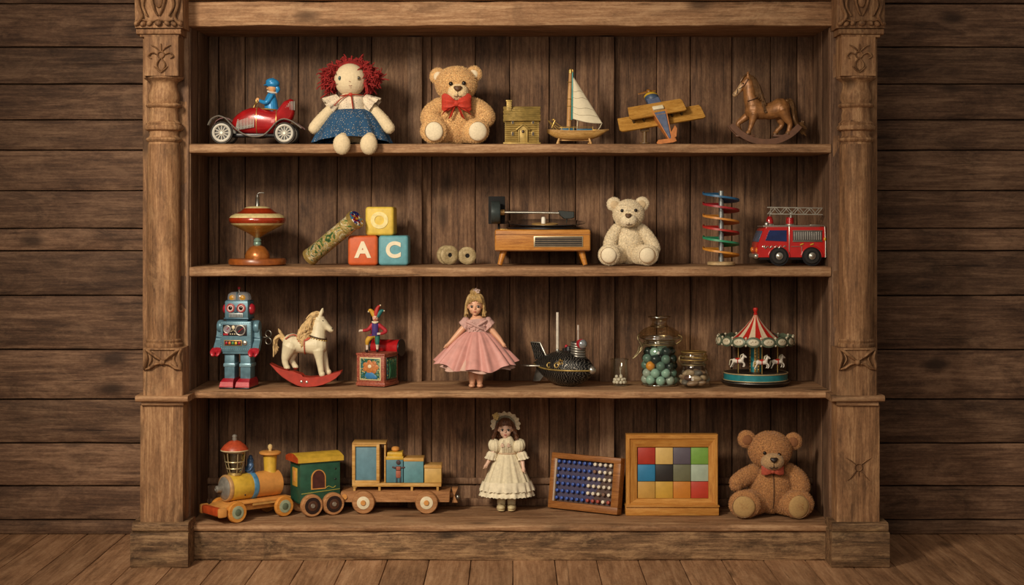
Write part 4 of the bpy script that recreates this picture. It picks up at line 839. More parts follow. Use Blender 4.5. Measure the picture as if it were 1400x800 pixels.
s.tube([(0, -21.5, 24), (14, -21.5, 24), (14, -21.5, 10)], .45, 6); s.box((36, 0, 52.5), (14, 16, 2), bev=.5); T.add('chrome_trim', s, CHR, bd)
s = S(); s.prism([(-36, 32), (-30.5, 46), (-6.5, 46), (-6.5, 30.5)], -21.9, -20.5, 'xz', .5); T.add('side_window', s, WIN, bd)
s = S(); Q = Matrix.Translation((-41.9, 0, 37.5)) @ Matrix.Rotation(math.radians(20.2), 4, 'Y'); s.X = Q; s.box((0, 0, 0), (1.4, 36, 16), bev=.6); T.add('windscreen', s, M('pale_windscreen', '44546e', .12, 0, .1), bd)
s = S(); s.box((22, -21.4, 38), (40, 1.4, 14), bev=.4); lp = T.add('shutter', s, M('shutter_grey', '4f4b48', .5), bd)
s = S()
for i in range(13): s.box((4 + i * 3, -22.2, 38.5), (1.3, 1, 11.5), bev=.25, bseg=1)
T.add('shutter_slats', s, M('slat_silver', 'b5b2aa', .4, .5), lp)
s = S(); s.tube([(2, -22.3, 31), (42, -22.3, 31)], .7, 6); s.tube([(2, -22.3, 45.4), (42, -22.3, 45.4)], .6, 6); T.add('shutter_rail', s, CHR, lp)
s = S()
for x in (14, 28): s.box((x, -22, 27), (5, 1, 1.6), (0, -20, 0), .3)
s.ell((46, -21.6, 34), (1.6, 1, 2.4)); T.add('amber_marker', s, YELLOW, bd)
s = S(); s.tube([(-40 + i * 1.4, -21.9, 23.5 + 1.7 * math.sin(i * 1.5) * (1 - (i % 5 == 0) * .6)) for i in range(24)], .55, 6, 2); s.tube([(-36, -21.9, 21), (-38, -21.9, 23), (-36, -21.9, 25.5)], .5, 6, 2); T.add('door_script', s, CHR, bd)
s = S(); s.box((-47, 0, 11), (5, 42, 6), bev=1.8); s.ell((-47.5, -17, 11), (4, 4.5, 4)); T.add('bumper', s, CHR, bd)
for y in (-15, 15):
    s = S(); s.ell((-46, y, 19), (2.4, 4, 3.6)); T.add('headlight', s, M('amber_lens', 'd8742a', .2), bd)
s = S()
for x in (-17, 28): s.tube([(x + 14.5 * math.cos(a), -21.3, 10 + 14 * math.sin(a)) for a in [PI * i / 16 for i in range(17)]], 1.1, 8)
T.add('wheel_arch', s, FR, bd)
for x in (-17, 28):
    s = S(); s.lathe([(13.4, -.6), (13.4, .6)], Matrix.Translation((x, -20.9, 11)) @ Matrix.Rotation(PI / 2, 4, 'X'), 32); T.add('wheel_well', s, BLACK, bd)
s = S(); s.box((0, 0, 9), (88, 36, 7), bev=1); T.add('underbody', s, BLACK)
for x in (-17, 28):
    for sg in (-1, 1):
        s = S(); Q = Matrix.Translation((x, sg * 19.5, 11)) @ Matrix.Rotation(-sg * PI / 2, 4, 'X'); s.lathe([(6, -4), (10.5, -4), (11.2, -2.5), (11.2, 2.5), (10, 4.2), (7, 4.4), (6.4, 3)], Q, 32, cap=True); w = T.add('wheel', s, RUBBER)
        s = S(); s.lathe([(4.9, 3.6), (4.7, 4.6), (3.4, 4.8), (2.2, 5.8), (.5, 6.2)], Q, 24); T.add('hubcap', s, CHR, w)
for x, nm in ((-25, 'beacon'), (3, 'ladder_turret')):
    s = S(); s.lathe([(6.4, 51), (6.4, 54), (5, 55)], Matrix.Translation((x, 0, 0)), 24); b = T.add(nm, s, CHR)
    s = S(); s.lathe([(5, 54.5), (4.8, 60), (3.2, 64), (.6, 65.4)] if x < 0 else [(5.6, 54), (5.2, 63), (3, 64)], Matrix.Translation((x, 0, 0)), 24); T.add('red_lens', s, RED_TIN, b)
s = S(); s.ell((-31, -8, 54), (3, 3, 3.6)); T.add('horn', s, CHR)
s = S()
def L(t, y, dz=0): return (-26 + 72 * t, y, 68 - 4 * t + 9 * (1 - .0 * t) * dz + 3.0 * t * (1 if dz == 0 else 1))
for y in (-8, 8):
    for dz in (0, 1): s.tube([L(0, y, dz), L(1, y, dz)], .75, 6)
    for i in range(9): s.tube([L(i / 9, y, i % 2), L((i + 1) / 9, y, (i + 1) % 2)], .5, 5)
for i in range(10): s.tube([L(i / 9, -8, 0), L(i / 9, 8, 0)], .5, 5)
s.cyl((3, -5, 63), (3, -6, 70), 1.4); s.cyl((-25, 0, 63), (-25, -8, 76), .8); T.add('ladder', s, M('ladder_silver', 'c2beb2', .4, .5))
# ================================================================ third shelf
# ---------------------------------------------------------------- robot
RB = M('robot_blue', '5f8290', .38, .25, .22, 45, .15); RBD = M('robot_dark_blue', '3a5a6a', .4, .25, .2); RRED = M('robot_red', 'a8202c', .35, .05, .18); PINKW = M('eye_ring_pink', 'd9b8b0', .4)
T = Toy('tin_robot', 'blue-grey tin robot with red feet, hands and ears at left end', 'toy robot', 326, 3, .14, -9)
s = S(); 
for x in (-9.6, 12.6): pass
for x in (-10, 12.5):
    s = S(); s.loft([[(x - 9.5 * k, yf, z), (x + 9.5 * k, yf, z), (x + 9.5 * k, yb, z), (x - 9.5 * k, yb, z)] for k, yf, yb, z in ((1, -22, 20, 0), (1.02, -22.5, 20, 3), (.94, -20, 19.5, 9), (.8, -12, 18, 13))]); f = T.add('foot', s, RRED, sharp=20)
    s = S(); s.box((x, -1, 1), (20, 43.5, 2), bev=.5); T.add('sole', s, M('foot_sole_pink', 'c05a5a', .5) if x < -99 else BLACK, f)
    s = S(); s.box((x, 2, 30), (14.5, 21, 36), bev=1.2); lg = T.add('leg', s, RB)
    s = S(); s.box((x, 2, 31), (17, 24, 5.5), bev=1.6); T.add('knee_band', s, M('knee_blue', '7fa3b0', .35, .3), lg)
    s = S(); s.ell((x + 7.6, -2, 31), (1.2, 2, 2)); T.add('knee_bolt', s, CHROME, lg)
s = S(); s.box((1, 1, 70), (44, 32, 42), bev=1.8); s.box((1, 1, 48.5), (40, 29, 4), bev=1); to = T.add('torso', s, RB)
s = S()
for i in range(15):
    for z in (89, 53.5): s.ell((-18.5 + i * 2.8, -15.1, z), (.65, .5, .65), seg=8, rings=6)
for i in range(12):
    for x in (-19.4, 21.4): s.ell((x, -15.1, 55 + i * 3), (.6, .5, .6), seg=8, rings=6)
T.add('rivets', s, M('rivet_blue', '86a8b4', .35, .4), to)
s = S(); s.box((0, -15.4, 79), (34, 1.4, 15), bev=.5); pn = T.add('gauge_panel', s, M('panel_black', '201d20', .3), to)
s = S(); s.ring((-10.5, -16.4, 80), 4.8, .8, (0, 1, 0), 24); s.ring((8, -16.4, 79), 6.6, 1, (0, 1, 0), 28); T.add('dial_ring', s, M('dial_silver', 'a9a39a', .35, .5), pn)
s = S(); s.lathe([(4.2, 0), (4.2, .5)], Matrix.Translation((-10.5, -16.1, 80)) @ Matrix.Rotation(PI / 2, 4, 'X'), 24); T.add('dial_face', s, M('dial_mauve', '8a7a82', .4), pn)
s = S(); s.lathe([(6, 0), (6, .5)], Matrix.Translation((8, -16.1, 79)) @ Matrix.Rotation(PI / 2, 4, 'X'), 24); T.add('dial_face', s, M('dial_dark', '332a2c', .3), pn)
s = S(); s.tube([(8, -17, 79), (12, -17, 82)], .5, 6); s.tube([(8, -17, 79), (5.5, -17, 76.5)], .5, 6); s.tube([(-10.5, -17, 80), (-8, -17, 82.5)], .4, 6); T.add('dial_needle', s, RRED, pn)
s = S(); s.box((-12.5, -16.3, 73.4), (7, .8, 2.6), bev=.3); T.add('warning_light', s, RRED, pn)
s = S(); s.ell((-2, -16, 83), (2.4, 1, 2.6))
for i in range(4): s.ell((-6 + i * 3, -16.3, 73.8), (.9, .6, .9), seg=10, rings=6)
s.tube([(-5, -16.4, 77), (-2, -16.4, 80), (1, -16.4, 77)], .4, 6); T.add('indicator_lamp', s, CREAM, pn)
s = S(); s.box((-2.5, -15.5, 61.7), (25, 1.4, 7.6), bev=.4); lp = T.add('light_panel', s, M('panel_gold', 'b58e52', .4, .4), to)
s = S(); s.box((-2.5, -16.2, 61.7), (23, .9, 6)); T.add('light_panel_face', s, BLACK, lp)
for i, m in enumerate((RRED, M('lamp_orange', 'c9702a', .3), M('lamp_green', '4f8a4a', .3), YELLOW, RRED)):
    s = S(); s.box((-11.5 + i * 4.5, -16.9, 61.7), (3.2, .8, 3.6), bev=.5); T.add('button_light', s, m, lp)
s = S(); s.ell((14, -15.5, 62), (3.8, 2, 3.6)); T.add('knob', s, CHROME, to)
for sg in (-1, 1):
    x = 1 + sg * 25.5
    s = S(); Q = Matrix.Translation((1 + sg * 21.5, 0, 83)) @ Matrix.Rotation(sg * PI / 2, 4, 'Y'); s.lathe([(8, 0), (9, 1.5), (9, 6), (7.6, 8), (3, 8.6)], Q, 28); sh = T.add('shoulder', s, RB)
    s = S(); s.loft([[(x + dx - 4.6, y - 4.4, z), (x + dx + 4.6, y - 4.4, z), (x + dx + 4.6, y + 4.4, z), (x + dx - 4.6, y + 4.4, z)] for dx, y, z in ((0, 0, 80), (sg * .5, 0, 72), (sg * 1.5, -1, 65), (sg * 1.8, -9, 55), (sg * 1.8, -12, 51))]); T.add('arm', s, RB, sharp=25)
    s = S(); s.box((x + sg * .8, 0, 68), (10.6, 10.4, 3), bev=.8); T.add('elbow_band', s, RBD, sh)
    hx = x + sg * 1.2
    s = S(); s.box((hx, -14, 51), (9, 9, 7), (25, 0, 0), 2); s.tube([(hx - 3, -15, 52), (hx - 4.4, -20, 49), (hx - 2.6, -22.5, 45)], [2.6, 2.3, 1.8], 10, 3, flat=1.6); s.tube([(hx + 3, -15, 52), (hx + 4.4, -20, 49), (hx + 2.6, -22.5, 45)], [2.6, 2.3, 1.8], 10, 3, flat=1.6); T.add('claw_hand', s, RRED)
s = S(); s.box((1, 1, 92.5), (30, 22, 5), bev=.8); T.add('neck', s, RBD)
s = S(); s.box((1, 1, 106), (33, 27, 25), bev=1.6); hd = T.add('head', s, RB)
s = S(); s.box((1, 1, 94.6), (35, 28.5, 2.4), bev=.8); T.add('head_rim', s, RBD, hd)
for x in (-6.8, 8.2):
    s = S(); s.ring((x, -13, 109), 5.2, 1.2, (0, 1, 0), 28); s.lathe([(5, 0), (4.6, 1.2)], Matrix.Translation((x, -12.6, 109)) @ Matrix.Rotation(PI / 2, 4, 'X'), 28); e = T.add('eye', s, M('eye_red_ring', 'a34848', .35), hd)
    s = S(); s.lathe([(4.2, 0), (4, .6)], Matrix.Translation((x, -13.7, 109)) @ Matrix.Rotation(PI / 2, 4, 'X'), 28); T.add('eye_white', s, PINKW, e)
    s = S(); s.ell((x, -14, 109), (2.9, 1.4, 2.9)); T.add('pupil', s, DARKEYE, e)
s = S(); s.prism([(-.6, 110), (2, 110), (3, 103.5), (-1.6, 103.5)], -15, -12, 'xz', .4); T.add('nose', s, RBD, hd)
s = S(); s.box((.8, -12.8, 99.2), (20, 1.6, 6), bev=.6); mt = T.add('mouth_plate', s, M('mouth_silver', '9aa0a0', .4, .3), hd)
s = S()
for i in range(8): s.box((-7 + i * 2.2, -13.8, 99), (.8, .6, 4))
T.add('mouth_grille', s, M('mouth_dark', '3a3f42', .5), mt)
for sg in (-1, 1):
    s = S(); Q = Matrix.Translation((1 + sg * 16.5, 0, 107)) @ Matrix.Rotation(sg * PI / 2, 4, 'Y'); s.lathe([(7.4, 0), (7.6, 2), (5.5, 5), (1, 6.4)], Q, 24); T.add('ear', s, RRED, hd)
DOME = glass('robot_dome_glass', 'f4f6f8', .1, 2.5, .16)
s = S(); s.loft([[(1 + 15.5 * k * math.copysign(abs(math.cos(a)) ** .6, math.cos(a)), 1 + 11 * k * math.copysign(abs(math.sin(a)) ** .6, math.sin(a)), z) for a in [2 * PI * j / 32 for j in range(32)]] for k, z in ((1, 118.5), (1, 123), (.93, 127.5), (.7, 130), (.2, 130.6))]); T.add('brain_dome', s, DOME, hd)
for x in (-6, 8):
    s = S(); s.ell((x, -7, 122.5), (5, 3.4, 4.6)); s.cyl((x, 0, 118), (x, 0, 122), 1.4); T.add('brain_bulb', s, M('bulb_amber', 'b5842a', .3), hd)
s = S(); s.box((1, 1, 124.5), (1.2, 22, 12)); s.box((1, 1, 118.8), (31, 23, 1.2), bev=.4); T.add('dome_divider', s, RBD, hd)
s = S(); s.cyl((1, 0, 129), (1, 0, 135), .6); a = T.add('antenna', s, CHROME, hd); s = S(); s.ell((1, 0, 135.6), 2); T.add('antenna_ball', s, RRED, a)
s = S(); s.cyl((22, 8, 68), (37, 8, 68), 1)
for sg in (-1, 1): s.ring((40, 8, 68 + sg * 5), 4.4, .8, (.2, 1, 0), 20)
T.add('wind_up_key', s, M('key_wire', '5a554c', .35, .8))
# ---------------------------------------------------------------- white rocking horse
WH = M('ivory_paint', 'ddd0ae', .5, 0, .1, 45, .15); MANE = M('blond_mane', 'cdac78', .7, 0, .35, 90, .6, 300); CORAL = M('coral_saddle', 'b8503c', .5, 0, .15); RROCK = M('red_rocker_paint', 'a5301f', .4, 0, .2, 40)
T = Toy('rocking_horse', 'ivory rocking horse with blond mane on red rockers, beside the robot', 'rocking horse', 419, 3, .17)
s = S()
s.tube([(-20, 0, 59), (-10, 0, 58), (2, 0, 57), (15, 0, 57)], [14, 12.2, 12, 14.6], 22, 4)
s.tube([(14, 0, 60), (16, 0, 74), (17, 0, 84), (18, 0, 91)], [13, 10.4, 9, 8], 18, 4)
s.tube([(17, 0, 91), (23, 0, 87), (28, 0, 82), (33, 0, 77.5)], [9, 7.4, 5.6, 5], 16, 4, flat=.8); s.ell((19, 0, 86), (7.5, 6.5, 7.5))
for sg in (-1, 1): s.tube([(19, sg * 4, 97), (21, sg * 4.8, 102), (22, sg * 4.6, 107)], [3, 2.6, .7], 10)
def legs(s, pts): s.tube([p[:3] for p in pts], [p[3] for p in pts], 14, 4)
legs(s, [(17, -6, 50, 8.5), (18.5, -6, 38, 5.6), (20, -6, 27, 4.4), (21, -6, 20, 4), (22, -6, 17.5, 4.6)]); legs(s, [(19, 6, 50, 8), (23.5, 6, 38, 5.4), (26, 6, 27, 4.2), (28, 6, 21, 3.8), (29.5, 6, 19, 4.4)])
legs(s, [(-22, -6, 55, 11), (-26.5, -6, 44, 7), (-28.5, -6, 36, 4.6), (-27, -6, 29, 4), (-25.5, -6, 26, 4.4)]); legs(s, [(-19, 6, 54, 10), (-20, 6, 43, 6.4), (-21, 6, 36, 4.4), (-17.5, 6, 29, 3.8), (-15.5, 6, 26, 4.2)])
bd = T.fused('body', s, [WH, M('hoof_red', '8a2f22', .5)], .75, 7, lambda x, y, z, n: 1 if (x < 0 and z < 25.5) else 0)
s = S()
for sg in (-1, 1): s.ell((22.5, sg * 6.2, 90), (2, .9, 1.3), (0, 25, 0)); s.ell((35.5, sg * 2.9, 79), (.9, .9, 1.2))
T.add('eye', s, DARKEYE, bd)
s = S(); s.tube([(36, -3, 75), (33, -4, 75.4)], .4, 6); T.add('mouth', s, M('mouth_brown', '7a5a40', .6), bd)
s = S(); r = random.Random(9); pa = []
for i in range(150):
    t = r.random(); a = Vector((18, 0, 99)).lerp(Vector((6, 0, 66)), t); sd = -1 if r.random() < .8 else 1; a.y += sd * 2
    dx = -8 - 8 * math.sin(PI * min(1, t * 1.1)); pa.append([a, a + Vector((dx * .6, sd * 5, 1)), a + Vector((dx * 1.25, sd * 8, -6)), a + Vector((dx * 1.3 + r.uniform(-2, 2), sd * 10, -17 * (1 - .35 * t)))])
strands(s, pa, 2.3, .8, 6, 3, .8, 5); strands(s, [[(20, y, 99), (14, y * 2, 102 - abs(y)), (7, y * 2.4, 99), (1, y * 3, 93)] for y in (-3, -2, -1, 0, 1, 2)], 2.2, .7, 6, 4, .6, 6); T.add('mane', s, MANE, bd)
s = S(); pa = []
for i in range(22):
    e = r.uniform(-1, 1); pa.append([(-31, e, 64), (-36, e * 2, 69 + e), (-41 + e, e * 3, 66), (-43 + e * 2, e * 3, 57), (-42 + e * 3, e * 3, 47 + e * 6)])
strands(s, pa, 2.1, .7, 6, 4, .7, 7); s.tube([(-31, 0, 66), (-36, -2, 75), (-38, -2, 79)], [2.6, 2, .6], 8, 3); T.add('tail', s, MANE, bd)
s = S(); rs = []
for i in range(9):
    t = i / 8; x = -10 + 17 * t; rr = 12.4 + .8; rs.append([(x, rr * 1.0 * math.sin(a), 58 - t * .6 + rr * math.cos(a)) for a in [(-.95 + 1.9 * j / 16) * (.7 + .35 * math.sin(PI * t)) * 1.15 for j in range(17)]])
s.loft(rs + [[Vector(p) - (Vector(p) - Vector((p[0], 0, 58))).normalized() * 1.2 for p in k] for k in rs[::-1]], cap=False, close=False)
s.tube([(-1.5, 13.2 * math.sin(a), 57.6 + 13.2 * math.cos(a)) for a in [2 * PI * j / 36 for j in range(36)]], .8, 6, closed=True, up=(1, 0, 0))
s.tube([(-27, -11.5, 66), (-20, -12, 71), (-13, -10, 70.5), (-8, -12.5, 62)], .9, 6, 4); T.add('saddle', s, CORAL, bd)
s = S(); s.tube([(15 + 12.4 * math.sin(a) * .98, -11.6 * math.cos(a), 68 - 3.2 * math.sin(a) - .8 * math.cos(a)) for a in [2 * PI * j / 32 for j in range(32)]], 1.2, 8, closed=True); T.add('collar_strap', s, M('collar_brown', '4a3420', .6), bd)
s = S()
for j in range(22):
    a = 2 * PI * j / 22; s.ell((15 + 12.8 * math.sin(a), -12.1 * math.cos(a), 65.6 - 3.2 * math.sin(a)), 1.15, seg=8, rings=6)
T.add('collar_beads', s, GOLD, bd)
up = [(-49, 32), (-40, 27.5), (-30, 24), (-18, 21.5), (-7, 18), (-4, 14), (6, 13), (20, 14.5), (32, 17), (40, 19.5), (49, 22)]
lo = [(48, 18.5), (42, 12.5), (34, 7.5), (24, 3.3), (14, 1), (4, .1), (-4, .1), (-12, 2.2), (-22, 7.5), (-32, 14), (-40, 21.5), (-46, 28.5)]
s = S(); s.prism(up + lo, -11, 11, 'xz', .8); rk = T.add('rocker', s, RROCK)
for x in (-5.5, 1.8):
    s = S(); s.ell((x, -11.3, 7.6 if x < 0 else 7), (1.9, .8, 1.9)); T.add('bolt', s, CHROME, rk)
# ---------------------------------------------------------------- jack-in-the-box
T = Toy('jack_in_the_box', 'painted tin jack-in-the-box with jester standing on the open box', 'jack-in-the-box', 516, 3, .21, -22)
PAT = dots('red_floral_border', '8a3a2c', 'd8a878', 420, .3, .5, 'c87858')
k = NT('leaf_pattern'); v = k.a('TexVoronoi', {'Vector': k.a('TexCoord').outputs['Object'], 'Scale': 240.0}); LEAF = k.bsdf(k.ramp(k.a('SeparateColor', {0: v.outputs['Color']}).outputs[0], [(0, '1f4a3a'), (.35, '2a6a78'), (.6, '8fa070'), (.78, '2a5a34'), (.92, 'b8a060')], 'CONSTANT'), .4)
s = S(); s.box((0, 0, 23), (42, 42, 42), bev=1); s.box((0, 0, 3.5), (44, 44, 5), bev=1); s.box((0, 0, 44), (43.6, 43.6, 3), bev=.8); bx_ = T.add('box', s, PAT)
s = S(); s.box((0, 0, .8), (40, 40, 1.4)); T.add('box_foot', s, BLACK, bx_)
for rz, nm in ((0, 'front_picture'), (90, 'side_picture')):
    Q = Matrix.Rotation(math.radians(rz), 4, 'Z')
    s = S(); s.X = Q; s.box((0, -21.4, 24.5), (32, 1, 31), bev=.3); f = T.add(nm, s, M('picture_border', 'c8b88a', .5) if rz == 0 else BLACK, bx_)
    s = S(); s.X = Q; s.box((0, -22, 24.5), (28.5, .8, 27.5)); T.add('picture_ground', s, LEAF, f)
    if rz == 0:
        s = S(); s.X = Q
        for a in range(7): s.ell((1 + 7.4 * math.cos(a * .9), -22.6, 27 + 4.8 * math.sin(a * .9)), (5, .7, 4), (0, a * -50, 0), 12, 8)
        s.ell((1, -22.8, 27), (7.5, 1, 6)); pt = T.add('picture_flower', s, M('picture_orange', 'b8703a', .5, 0, .3, 200), f)
        s = S(); s.ell((0, -23.4, 28), (3, .7, 2.6)); T.add('flower_centre', s, CREAM, f)
        s = S(); s.ell((0, -22.7, 15.5), (7.5, .8, 4.6)); s.ell((7, -22.6, 13.5), (3.5, .7, 2.6)); T.add('picture_blue_leaf', s, M('picture_blue', '2f6fa0', .5), f)
    else:
        s = S(); s.X = Q
        for i in range(5): s.tube([(-9 + i * 4.5, -22.5, 12), (-7 + i * 4, -22.7, 24), (-10 + i * 5, -22.5, 36)], [1, 1.6, .5], 6, 3)
        T.add('picture_leaves', s, M('picture_dark_green', '2c5a3a', .5), f)
s = S(); rs = []
for x in (-21, 21): rs.append([(x, 21 + 9 + 11 * math.cos(a), 46 + 4 + 11 * math.sin(a)) for a in [2 * PI * j / 28 for j in range(28)]])
s.loft(rs); ld = T.add('lid', s, M('lid_red', 'b01c20', .22, .1, .1, **{'Coat Weight': .5}))
for x in (-21.5, 21.5):
    s = S(); Q = Matrix.Translation((x, 30, 50)) @ Matrix.Rotation(PI / 2, 4, 'Y'); s.lathe([(11.8, -1), (12.2, 0), (11.8, 1)], Q, 28); T.add('lid_end', s, BLACK, ld)
s = S(); s.box((0, 24, 43), (40, 3, 8), bev=.6); T.add('hinge', s, BLACK, ld)
T.e.rotation_euler.z = math.radians(-22)
# jester figure (box coordinates are turned by -22 degrees; the figure faces the viewer)
JX = Matrix.Rotation(math.radians(22), 4, 'Z') @ Matrix.Translation((-3, 0, 0))
def J(): q = S(); q.X = JX; return q
s = J(); s.tube([(0, 0, 68), (0, 0, 76), (.3, 0, 84)], [4.6, 5.4, 4.4], 14, 3); s.tube([(0, 0, 85), (0, 0, 90)], 1.9, 8)
s.ell((.2, -.5, 92.5), (4.2, 4, 5)); s.ell((.2, -4.6, 92), (.9, 1, 1.2))
s.tube([(-4, 0, 83), (-9, -2, 77), (-14, -4, 75.5), (-17.5, -5, 75.5)], [2.9, 2.6, 2.2, 1.5], 10, 4)
s.tube([(4.5, 0, 83), (11, 0, 78), (14.5, -1, 74), (10, -4, 71.5), (6.5, -5, 71)], [2.9, 2.9, 2.6, 2.1, 1.5], 10, 4)
for hx, hz, dx in ((-18.6, 75.4, -1), (5.4, 71, -1)):
    s.ell((hx, -5.2, hz), (1.9, 1.5, 1.7))
    for f_ in range(4): s.tube([(hx + dx, -5.4, hz + 1 - f_ * .7), (hx + dx * 2.4, -5.8, hz + .9 - f_ * .8), (hx + dx * 3, -6.2, hz + .2 - f_ * .75)], .42, 6, 2)
    s.tube([(hx, -6, hz + 1), (hx + dx * 1.2, -7, hz + 1.8)], .45, 6)
s.tube([(-2.5, -1, 68), (-7.5, -6, 65), (-10, -7, 61), (-10.5, -6, 55), (-10.5, -6, 49.5)], [3.6, 3.8, 3.2, 2, 1.6], 12, 4)
s.tube([(2.6, 0, 68), (3, -1, 60), (3, -1, 53), (3, -1, 49)], [3.8, 3.4, 2, 1.6], 12, 4)
s.ell((-11, -9, 47.8), (2.2, 4.4, 1.8)); s.ell((3, -4, 47.8), (2.2, 4.4, 1.8))
JI = JX.inverted()
def jp(x, y, z, n):
    p = JI @ Vector((x, y, z)); x, y, z = p
    if z > 86.5: return 1
    if x < -16.6 or (3 < x < 7.4 and y < -4 and 68 < z < 73): return 6
    if z > 69 and abs(x) > 4.4: return 2
    if z > 68: return 0
    if z < 49.6: return 5
    if z < 56: return 6
    return 3 if x < 0 else 4
fg = T.fused('jester', s, [PURPLE, M('jester_skin', 'd8a890', .5), M('jester_red', 'a8202a', .6), M('jester_yellow', 'c8982e', .6), M('jester_green', '1f6a5a', .6), M('jester_shoe', '2a1c1c', .4), M('jester_pale', 'd8c4b0', .6)], .42, 2, jp)
for pts, m, nm in (([(-1.5, 0, 96), (-4, 0, 100), (-7, -1, 103), (-9, -1, 101)], M('hat_yellow', 'c8982e', .6), 'hat_point'), ([(.8, -.5, 96), (2, -1, 102), (4, -1, 107), (7, -1, 109.5)], M('hat_red', 'b02a24', .6), 'hat_point'), ([(3, 0, 95), (6, 0, 99), (9, 0, 102), (12, 0, 102)], M('hat_green', '1f6a6a', .6), 'hat_point')):
    s = J(); s.tube(pts, [3.6, 3.2, 2.2, .9], 12, 4); h = T.add(nm, s, m, fg)
    s = J(); s.ell(pts[-1], 1.2); T.add('hat_bell', s, CREAM, h)
s = J(); s.tube([(-3.5, -3, 87), (0, -4.4, 86), (3.5, -3, 87)], [1.3, 1.6, 1.3], 8, 3); T.add('collar', s, CREAM, fg)
s = J(); s.ell((-1.4, -4.2, 93.6), .55); s.ell((1.8, -4.2, 93.6), .55); T.add('eye', s, DARKEYE, fg)
s = J(); s.tube([(-1.2, -4.2, 90.2), (.2, -4.6, 89.8), (1.6, -4.2, 90.2)], .4, 6, 2); T.add('mouth', s, RED, fg)
# ---------------------------------------------------------------- dolls
DSKIN = M('doll_skin', 'dba583', .45, 0, .05, 30, .05); LIPS = M('doll_lips', 'b8655a', .4)
def doll_body(s, H, neck, sh, waist, arms, legs, feet, shoes=False):
    """head with chin, cheeks and nose; neck, torso, arms with fingers; legs and feet - one continuous skin"""
    hx, hz, hr, hh = H
    s.ell((hx, 0, hz + hh * .12), (hr, hr * .95, hh * .86)); s.ell((hx, -hr * .28, hz - hh * .42), (hr * .74, hr * .68, hh * .5)); s.ell((hx, -hr * .5, hz - hh * .8), (hr * .3, hr * .34, hh * .2))
    s.tube([(hx, -hr * .9, hz + hh * .02), (hx, -hr * 1.04, hz - hh * .22)], [hr * .09, hr * .14], 8)
    for k in (-1, 1): s.ell((hx + k * hr * .42, -hr * .62, hz - hh * .32), (hr * .34, hr * .3, hh * .26)); s.ell((hx + k * hr * .98, 0, hz - hh * .1), (hr * .13, hr * .22, hh * .2))
    s.tube([(hx, .5, hz - hh * .7), (hx, 1, neck - 4)], [hr * .36, hr * .4], 12)
    s.tube([(0, 0, sh), (0, 0, (sh + waist) / 2), (0, 0, waist)], [sh_r, sh_r * 1.0, sh_r * .9], 18, 3, flat=.75, up=(1, 0, 0))
    for pts, rad, fd in arms:
        s.tube(pts, rad, 12, 4); h = Vector(pts[-1]); d = (h - Vector(pts[-2])).normalized(); side = Vector((0, 1, 0)); w = d.cross(side).normalized()
        s.tube([h, h + d * 3.2], [rad[-1] * 1.15, rad[-1] * 1.3], 10)
        for i in range(4):
            o = h + d * 3.6 + side * ((i - 1.5) * 1.15); L = (3.2, 3.8, 3.6, 2.8)[i]; s.tube([o, o + d * L * .6 + w * fd * .5, o + d * L + w * fd * 1.6], [.62, .58, .45], 7, 2)
        o = h + d * 1.2 - side * 1.8; s.tube([o, o - side * 1.5 + d * 1.4 + w * fd * .4, o - side * 1.6 + d * 3 + w * fd], [.7, .66, .5], 7, 2)
    for pts, rad in legs: s.tube(pts, rad, 16, 4)
    for x, y in feet: s.ell((x, y - 5, 2.6), (4.4, 8.2, 2.9)); 
T = Toy('pink_dress_doll', 'blond doll with hair bun in flared pink dress, bare feet', 'doll', 652, 3, .135)
sh_r = 11.5; s = S(); HX0 = -2.4
doll_body(s, (HX0, 111, 10.6, 13), 96, 88, 72, [([(-14, 0, 86), (-23, -1, 76), (-32, -4, 66), (-39.5, -7, 58.5)], [4.6, 4.2, 3.4, 2.2], -1), ([(14, 0, 86), (23, -1, 75), (31, -4, 66), (35.5, -7, 60)], [4.6, 4.2, 3.4, 2.2], 1)],
    [([(-6, 1, 70), (-6.2, 1, 40), (-6.6, 1, 22), (-6.4, 0, 6)], [7, 6.6, 5.6, 4]), ([(4, 1, 70), (3.8, 1, 40), (3.8, 1, 22), (3.8, 0, 6)], [7, 6.6, 5.6, 4])], [(-6.8, 1), (4.2, 1)])
bd = T.fused('body', s, [DSKIN], .55, 3)
def face(T, bd, hx, hz, hr, hh, iris, k=1.0):
    for sx in (-1, 1):
        x = hx + sx * hr * .42; y = -hr * .86; z = hz - hh * .06
        e = S(); e.ell((x, y, z), (hr * .2, hr * .1, hh * .12)); eo = T.add('eye', e, M('eye_white', 'e8ddd0', .25), bd)
        e = S(); e.ell((x, y - hr * .07, z), (hr * .14, hr * .06, hh * .11)); T.add('iris', e, iris, eo)
        e = S(); e.tube([(x - hr * .24, y - hr * .04, z + hh * .08), (x, y - hr * .1, z + hh * .15), (x + hr * .24, y - hr * .02, z + hh * .07)], [.3, .5, .3], 6, 3); T.add('eyelash', e, M('lash_brown', '3a2418', .7), eo)
        e = S(); e.tube([(x - hr * .24, y + .1, z + hh * .3), (x, y - hr * .03, z + hh * .36), (x + hr * .24, y + .3, z + hh * .29)], [.25, .42, .25], 6, 3); T.add('eyebrow', e, M('brow_brown', '8a6038', .8), bd)
    e = S(); y = -hr * .93; z = hz - hh * .55
    e.tube([(hx - hr * .24, y + hr * .1, z), (hx - hr * .08, y - .2, z + hh * .035), (hx, y - .1, z + hh * .02), (hx + hr * .08, y - .2, z + hh * .035), (hx + hr * .24, y + hr * .1, z)], [.25, .5, .42, .5, .25], 8, 3); e.tube([(hx - hr * .15, y, z - hh * .06), (hx, y - .2, z - hh * .075), (hx + hr * .15, y, z - hh * .06)], [.25, .52, .25], 8, 3); T.add('lips', e, LIPS, bd)
